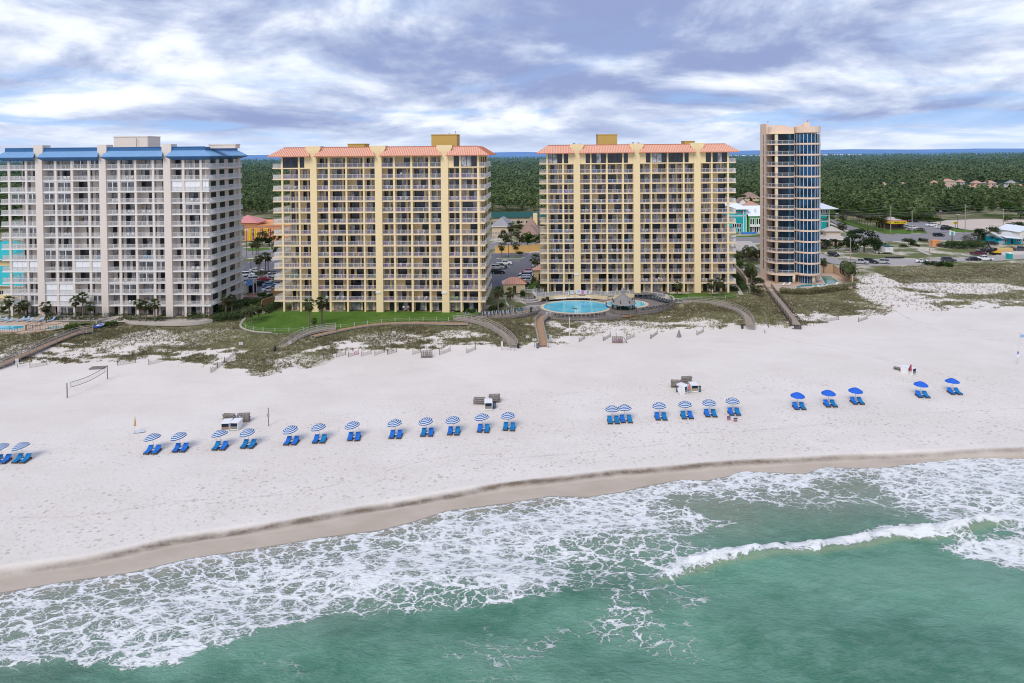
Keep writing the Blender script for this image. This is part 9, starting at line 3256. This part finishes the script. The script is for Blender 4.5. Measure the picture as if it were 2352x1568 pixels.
t_ = thing('excavator', 'small yellow excavator with a black boom in the sandy yard', 'excavator', p, rad(175))
CATY = mat('digger_yellow', (0.72, 0.4, 0.03), 0.5, 0.1)
for sg in (-1, 1):
 b = MB()
 b.box(-1.6, 1.6, sg * 0.9 - 0.25, sg * 0.9 + 0.25, 0, 0.55)
 b.build('track', TYRE, t_)
b = MB()
b.hexa([(-1.8, -0.9, 0.65), (0.8, -0.9, 0.65), (0.8, 0.9, 0.65), (-1.8, 0.9, 0.65), (-1.6, -0.85, 1.6), (0.6, -0.85, 1.3), (0.6, 0.85, 1.3), (-1.6, 0.85, 1.6)])
b.build('body', CATY, t_)
b = MB()
b.hexa([(-0.5, -0.7, 1.35), (0.9, -0.7, 1.35), (0.9, 0.3, 1.35), (-0.5, 0.3, 1.35), (-0.4, -0.65, 2.5), (0.6, -0.65, 2.5), (0.6, 0.25, 2.5), (-0.4, 0.25, 2.5)])
b.build('cab', CARG, t_)
b = MB()
b.bar((0.8, 0, 1.2), (2.4, 0, 3.4), 0.3, 0.4)
b.bar((2.4, 0, 3.4), (4.2, 0, 1.8), 0.25, 0.3)
b.build('boom', BLKP, t_)
b = MB()
b.hexa([(4.0, -0.4, 0.6), (4.8, -0.4, 0.8), (4.8, 0.4, 0.8), (4.0, 0.4, 0.6), (4.0, -0.4, 1.6), (4.4, -0.4, 1.7), (4.4, 0.4, 1.7), (4.0, 0.4, 1.6)])
b.build('bucket', BLKP, t_)
p = A('f4', 1950, 570)
PIPE = mat('tan_timber', (0.66, 0.48, 0.22), 0.7, 0.1)
for k in range(7):
 r_, c_ = (0, k) if k < 4 else (1, k - 4)
 t_ = thing('timber_bundle', f'tan timber bundle in the yard stack, {ORD[k]} counted from the lower front', 'timber bundle', p + Vector((0, 0.1 + 0.72 * c_ + 0.36 * r_, 0.0 + 0.62 * r_)), rad(-3), 'tan timber stacked in the yard')
 b = MB()
 for j in range(4):
  b.box(-2.9 + 0.03 * j, 2.9 - 0.05 * j, -0.32, 0.32, 0.02 + 0.15 * j, 0.15 + 0.15 * j)
 b.build('boards', PIPE, t_)
p = A('d5', 817, 862)
t_ = thing('box_trailer', 'white box trailer with a dark roof parked on the rough grass', 'trailer', p)
s = wpx('d5', 1, p)
hh = top_z(p, 'd5', 780)
b = MB()
b.box(-44 * s, 44 * s, 0, 5, 0.7, hh)
b.build('body', WHITE, t_)
b = MB()
b.box(-45 * s, 45 * s, -0.1, 5.1, hh, hh + 0.25)
b.build('roof', DGROOF, t_)
for sg in (-1, 1):
 b = MB()
 b.cyl((sg * 40 * s, 2.5, 0.4), (sg * 46 * s, 2.5, 0.4), 0.4, 0.4, 12)
 b.build('wheel', TYRE, t_)
b = MB()
b.bar((-1, 0, 0.6), (0, -1.6, 0.5), 0.12)
b.bar((1, 0, 0.6), (0, -1.6, 0.5), 0.12)
b.build('drawbar', DKM, t_)
b = MB()
for k, zz in enumerate((0.8, 0.6, 0.4)):
 b.box(-30 * s, (-5 + 20 * k) * s, -0.02, -0.001, 0.7 + (hh - 0.7) * zz, 0.7 + (hh - 0.7) * zz + 0.12)
b.build('panel_marks', GRYP, t_)
p = A('d5', 710, 858)
t_ = thing('boat_trailer', 'empty white boat trailer frame beside the box trailer', 'boat trailer', p, rad(10))
b = MB()
for sg in (-1, 1):
 b.bar((-2.2, sg * 0.7, 0.6), (2.4, sg * 0.35, 0.6), 0.15)
 b.bar((-2.0, sg * 0.8, 0.6), (-2.0, sg * 0.8, 1.4), 0.1)
b.build('frame', WHITE, t_)
for sg in (-1, 1):
 b = MB()
 b.cyl((-1.2, sg * 0.85, 0.4), (-1.2, sg * 1.05, 0.4), 0.38, 0.38, 12)
 b.build('wheel', TYRE, t_)
for x, lb in ((657, 'left pale upright guide of the boat trailer'), (765, 'right pale upright guide of the boat trailer')):
 p = A('d5', x, 845)
 t_ = thing('guide_post', lb, 'post', p)
 b = MB()
 b.cyl((0, 0, 0), (0, 0, top_z(p, 'd5', 770)), 0.12, 0.12, 8)
 b.build('post', WHITE, t_)
p = A('d5', 2203, 920)
t_ = thing('portable_toilet', 'turquoise portable toilet with a white roof on the lane', 'toilet', p)
s = wpx('d5', 1, p)
hh = top_z(p, 'd5', 858)
b = MB()
b.box(-21 * s, 21 * s, 0, 1.8, 0, hh)
b.build('cabin', mat('toilet_teal', (0.01, 0.4, 0.34), 0.5), t_)
b = MB()
b.hexa([(-22 * s, -0.05, hh), (22 * s, -0.05, hh), (22 * s, 1.85, hh), (-22 * s, 1.85, hh), (-16 * s, 0.2, hh + 0.35), (16 * s, 0.2, hh + 0.35), (16 * s, 1.6, hh + 0.35), (-16 * s, 1.6, hh + 0.35)])
b.build('roof', WHITE, t_)
b = MB()
b.box(-13 * s, 13 * s, -0.04, -0.002, 0.15, hh * 0.92)
b.build('door', mat('toilet_door', (0.015, 0.34, 0.3), 0.5), t_)
p, q = (A('d5', 770, 910), A('d5', 985, 908))
t_ = thing('drain_pipe', 'long black pipe lying along the lane', 'pipe', p)
b = MB()
b.cyl((0, 0, 0.25), (q.x - p.x, q.y - p.y, 0.25), 0.32, 0.32, 10)
b.build('pipe', BLKP, t_)
p = A('f4', 420, 455)
low_house(p, 3, 2, 2.0, 0, 'small orange and grey shed box below the highway', ORW, FLATR, 'flat', wins=0, door=False, name='shed', cat='shed')
for x, y, lb in ((2020, 545, 'rough wooden post fence on the sandy lot'),):
 q = L_('d5', [(1960, 560), (2060, 575), (2240, 580), (2400, 585)])
 t_ = thing('post_fence', lb, 'fence')
 b = MB()
 for i in range(3):
  for k in range(6):
   e = q[i].lerp(q[i + 1], k / 6)
   b.cyl((e.x, e.y, -0.1), (e.x, e.y, 1.3), 0.1, 0.1, 6)
  for h_ in (0.5, 1.1):
   b.bar(q[i] + Vector((0, 0, h_)), q[i + 1] + Vector((0, 0, h_)), 0.06)
 b.build('rails', WOODG, t_)
UP = [('d5', 832, 617, 306, 'pale utility pole with insulators at the diner lawn', 1), ('d5', 1075, 680, 373, 'utility pole on the near side of the highway', 0), ('d5', 1275, 937, 600, 'tall brown pole standing on the lane', 0), ('d5', 374, 955, 675, 'pole with a small arm left of the parked trucks', 2), ('d5', 1681, 598, 296, 'utility pole right of the diner exit', 1), ('d5', 2115, 575, 345, 'utility pole on the sandy lot', 0), ('d1', 545, 570, 130, 'utility pole before the orange shop', 0), ('d1', 95, 800, 340, 'grey lamp pole at the right flank of the cream building', 3), ('d1', 165, 1060, 815, 'car park lamp pole left of the island palms', 3), ('d2', 277, 925, 680, 'car park lamp pole before the yellow wall', 3), ('d5', 222, 532, 405, 'street lamp with a white head by the side street', 3), ('d5', 1400, 518, 375, 'dark lamp pole at the far side of the diner', 3), ('d5', 1596, 572, 412, 'dark lamp pole by the small yellow sign', 3)]
PT = {}
for k, (zm, x, y, yt, lb, kd) in enumerate(UP):
 p = A(zm, x, y)
 h = top_z(p, zm, yt)
 t_ = thing('lamp_post' if kd == 3 else 'utility_pole', lb, 'lamp post' if kd == 3 else 'utility pole', p)
 b = MB()
 b.cyl((0, 0, -0.1), (0, 0, h), 0.19 if kd != 3 else 0.12, 0.13 if kd != 3 else 0.09, 8)
 b.build('pole', WOODL if kd != 3 else DKM, t_)
 PT[k] = p + Vector((0, 0, h))
 if kd == 1:
  b = MB()
  for j in range(5):
   for sg in (-1, 1):
    b.cyl((0, 0, h - 0.6 - 1.1 * j), (sg * 0.7, 0, h - 0.5 - 1.1 * j), 0.05, 0.09, 6)
  b.build('insulators', GRYP, t_)
  b = MB()
  b.bar((-0.2, 0, h - 1.2), (1.4, 0, h - 1.0), 0.1)
  b.build('arm', WOODL, t_)
 if kd == 2:
  b = MB()
  b.bar((0, 0, h - 0.2), (1.5, 0, h - 0.2), 0.1)
  b.build('arm', DKM, t_)
 if kd == 0:
  b = MB()
  b.bar((-0.8, 0, h - 0.3), (0.8, 0, h - 0.3), 0.1)
  b.build('arm', WOODL, t_)
 if kd == 3:
  b = MB()
  b.hexa([(-0.9, -0.2, h), (0.9, -0.2, h), (0.9, 0.2, h), (-0.9, 0.2, h), (-0.7, -0.15, h + 0.22), (0.7, -0.15, h + 0.22), (0.7, 0.15, h + 0.22), (-0.7, 0.15, h + 0.22)])
  b.build('lamp_head', SIGNW, t_)
WIRE = mat('wire', (0.3, 0.31, 0.32), 0.6, 0.1)
far_r = A('d5', 2700, 590) + Vector((0, 0, 13))
far_l = A('d5', -260, 640) + Vector((0, 0, 13))
far_r2 = A('d5', 2750, 640) + Vector((0, 0, 11))

def wire(p, q, sag, label, drop):
 t_ = thing('power_line', label, 'power line')
 b = MB()
 n = 14
 for dz in drop:
  r = [p.lerp(q, k / n) + Vector((0, 0, dz - sag * 4 * (k / n) * (1 - k / n))) for k in range(n + 1)]
  for k in range(n):
   b.bar(r[k], r[k + 1], 0.045)
 b.build('cables', WIRE, t_)
wire(PT[0], PT[4], 1.2, 'power lines between the diner pole and the pole right of it', (-0.3, -1.5, -3.0, -4.4))
wire(PT[4], far_r, 1.2, 'power lines leaving the right pole toward the picture edge', (-0.3, -1.5, -3.0))
wire(far_l, PT[0], 1.2, 'power lines reaching the diner pole from the left', (-0.3, -1.5, -3.0, -4.4))
wire(PT[1], PT[5], 1.0, 'power lines between the near highway pole and the sandy lot pole', (-0.3, -1.2))
wire(far_l + Vector((0, -8, -1)), PT[1], 1.0, 'power lines reaching the near highway pole from the left', (-0.3, -1.2))
wire(PT[5], far_r2, 0.8, 'power lines leaving the sandy lot pole toward the picture edge', (-0.3, -1.2))
PLC = {'white': SHUT, 'turquoise': mat('turquoise_plastic', (0.03, 0.5, 0.48), 0.4), 'lime': mat('lime_plastic', (0.25, 0.62, 0.1), 0.4), 'orange': mat('orange_plastic', (0.75, 0.28, 0.08), 0.4), 'blue': mat('sky_plastic', (0.12, 0.42, 0.7), 0.4)}

def patio_chair(mm):
 t_ = thing('balcony_chair', 'x', 'chair')
 b = MB()
 b.box(-0.27, 0.27, -0.25, 0.25, 0.4, 0.44)
 b.build('seat', mm, t_)
 b = MB()
 for k in range(5):
  b.bar((-0.22 + 0.11 * k, 0.24, 0.44), (-0.22 + 0.11 * k, 0.34, 1.0), 0.08, 0.03, up=(0, 1, 0))
 b.bar((-0.27, 0.33, 0.98), (0.27, 0.33, 0.98), 0.05, 0.07)
 b.build('backrest', mm, t_)
 for sg in (-1, 1):
  b = MB()
  b.box(sg * 0.29 - 0.05, sg * 0.29 + 0.05, -0.25, 0.28, 0.62, 0.66)
  b.build('armrest', mm, t_)
 for x in (-0.25, 0.25):
  for y in (-0.22, 0.22):
   b = MB()
   b.box(x - 0.03, x + 0.03, y - 0.03, y + 0.03, 0, 0.4)
   b.build('leg', mm, t_)
 return t_
PCH2 = {k: patio_chair(v) for k, v in PLC.items()}
usedc = set()
rq = random.Random(21)
for key, nm, cnt, pal in (('left', 'cream building', 46, ['white'] * 7 + ['blue']), ('mid', 'middle yellow building', 46, ['white'] * 6 + ['turquoise', 'lime', 'orange']), ('right', 'right yellow building', 52, ['white'] * 5 + ['blue', 'turquoise', 'orange', 'orange'])):
 fr = FRONTS[key]
 bays = [(a[1], c[0]) for a, c in zip(fr.cx, fr.cx[1:])]
 seen_ = set()
 while cnt > 0:
  k = rq.randint(1, 12)
  bi = rq.randrange(len(bays))
  if (k, bi) in seen_:
   continue
  seen_.add((k, bi))
  colr = rq.choice(pal)
  for j in range(min(2, cnt)):
   x0, x1 = bays[bi]
   w = fr.world(x0 + (x1 - x0) * (0.3 + 0.38 * j) + rq.uniform(-0.2, 0.2), rq.uniform(0.8, 1.2), k * fr.fh + 0.003)
   put(PCH2[colr], w, fr.ang + rq.uniform(-0.5, 0.5), f"{colr} balcony chair, {('left' if j == 0 else 'right')} of two, storey {k + 1}, bay {bi + 1}, {nm}", f'chairs on the balconies of the {nm}', usedc, colr)
   cnt -= 1
for key, k, x_, lb, sh_, st in (('mid', 12, 31.8, 'person in a white shirt on an upper balcony of the middle building', CWH, DKSH), ('right', 1, 31.0, 'person in a pink shirt standing at a low balcony of the right building', PINK, DKSH), ('right', 1, 32.6, 'person in a pale shirt beside the one in pink at a low balcony', CWH, BLUC), ('mid', 0, 32.0, 'person in a white top sitting on the ground floor terrace', CWH, DKSH), ('mid', 0, 33.2, 'person in a pink top sitting on the ground floor terrace', PINK, DKSH), ('right', 0, 13.5, 'person in a pink top before the ground floor of the right building', PINK, DKSH)):
 fr = FRONTS[key]
 person(fr.world(x_, 0.7, k * fr.fh + 0.003), fr.ang + 0.2, lb, sh_, st)
TRK = bpy.data.materials.new('sand_track')
t = NT(TRK)
pos = t.add('ShaderNodeNewGeometry').outputs['Position']
p_ = t.add('ShaderNodeBsdfPrincipled', i_Roughness=0.95)
p_.inputs['Base Color'].default_value = (0.47, 0.4, 0.345, 1)
tr = t.add('ShaderNodeBsdfTransparent')
mx = t.add('ShaderNodeMixShader')
t.l.new(t.math('MULTIPLY', t.ramp(t.noise(pos, 0.7, 4, 0.7).outputs[0], 0.35, 0.75), 0.2), mx.inputs[0])
t.l.new(tr.outputs[0], mx.inputs[1])
t.l.new(p_.outputs[0], mx.inputs[2])
t.out(mx.outputs[0])
for lb, zm, pts, wd in (('faint wheel track curving from the sandy path to the right edge, upper', 'c7', [(1450, 235), (1600, 310), (1750, 345), (2000, 372), (2352, 392), (2600, 402)], 0.5), ('faint wheel track curving from the sandy path to the right edge, lower', 'c7', [(1460, 240), (1620, 330), (1800, 390), (2050, 430), (2352, 470), (2600, 500)], 0.5), ('faint wheel track right of the tower boardwalk', 'c7', [(640, 420), (800, 455), (1050, 500), (1300, 555), (1480, 600), (1700, 650), (2000, 760), (2352, 850), (2600, 920)], 0.45), ('long wheel track just landward of the wet sand, upper', 'c7', [(0, 1090), (500, 1065), (1000, 1020), (1500, 960), (2000, 930), (2352, 915)], 0.35), ('long wheel track just landward of the wet sand, lower', 'c6', [(900, 1280), (1500, 1240), (2000, 1190), (2352, 1150)], 0.35), ('long wheel track along the sand at the left', 'c8', [(0, 330), (400, 320), (800, 260), (1400, 210), (2000, 60), (2352, 40)], 0.35)):
 c = smooth_poly([AT(zm, *q) for q in pts], 10)
 b = MB()
 L_p, R_p = ([], [])
 for k, p in enumerate(c):
  d = (c[min(k + 1, len(c) - 1)] - c[max(k - 1, 0)]).normalized()
  nn = Vector((-d.y, d.x, 0)) * wd / 2
  for row_, q in ((L_p, p + nn), (R_p, p - nn)):
   row_.append((q.x, q.y, ter(q.x, q.y) + 0.035))
 b.ribbon(R_p, L_p)
 tag(b.build('sand_track', TRK), lb, kind='structure')
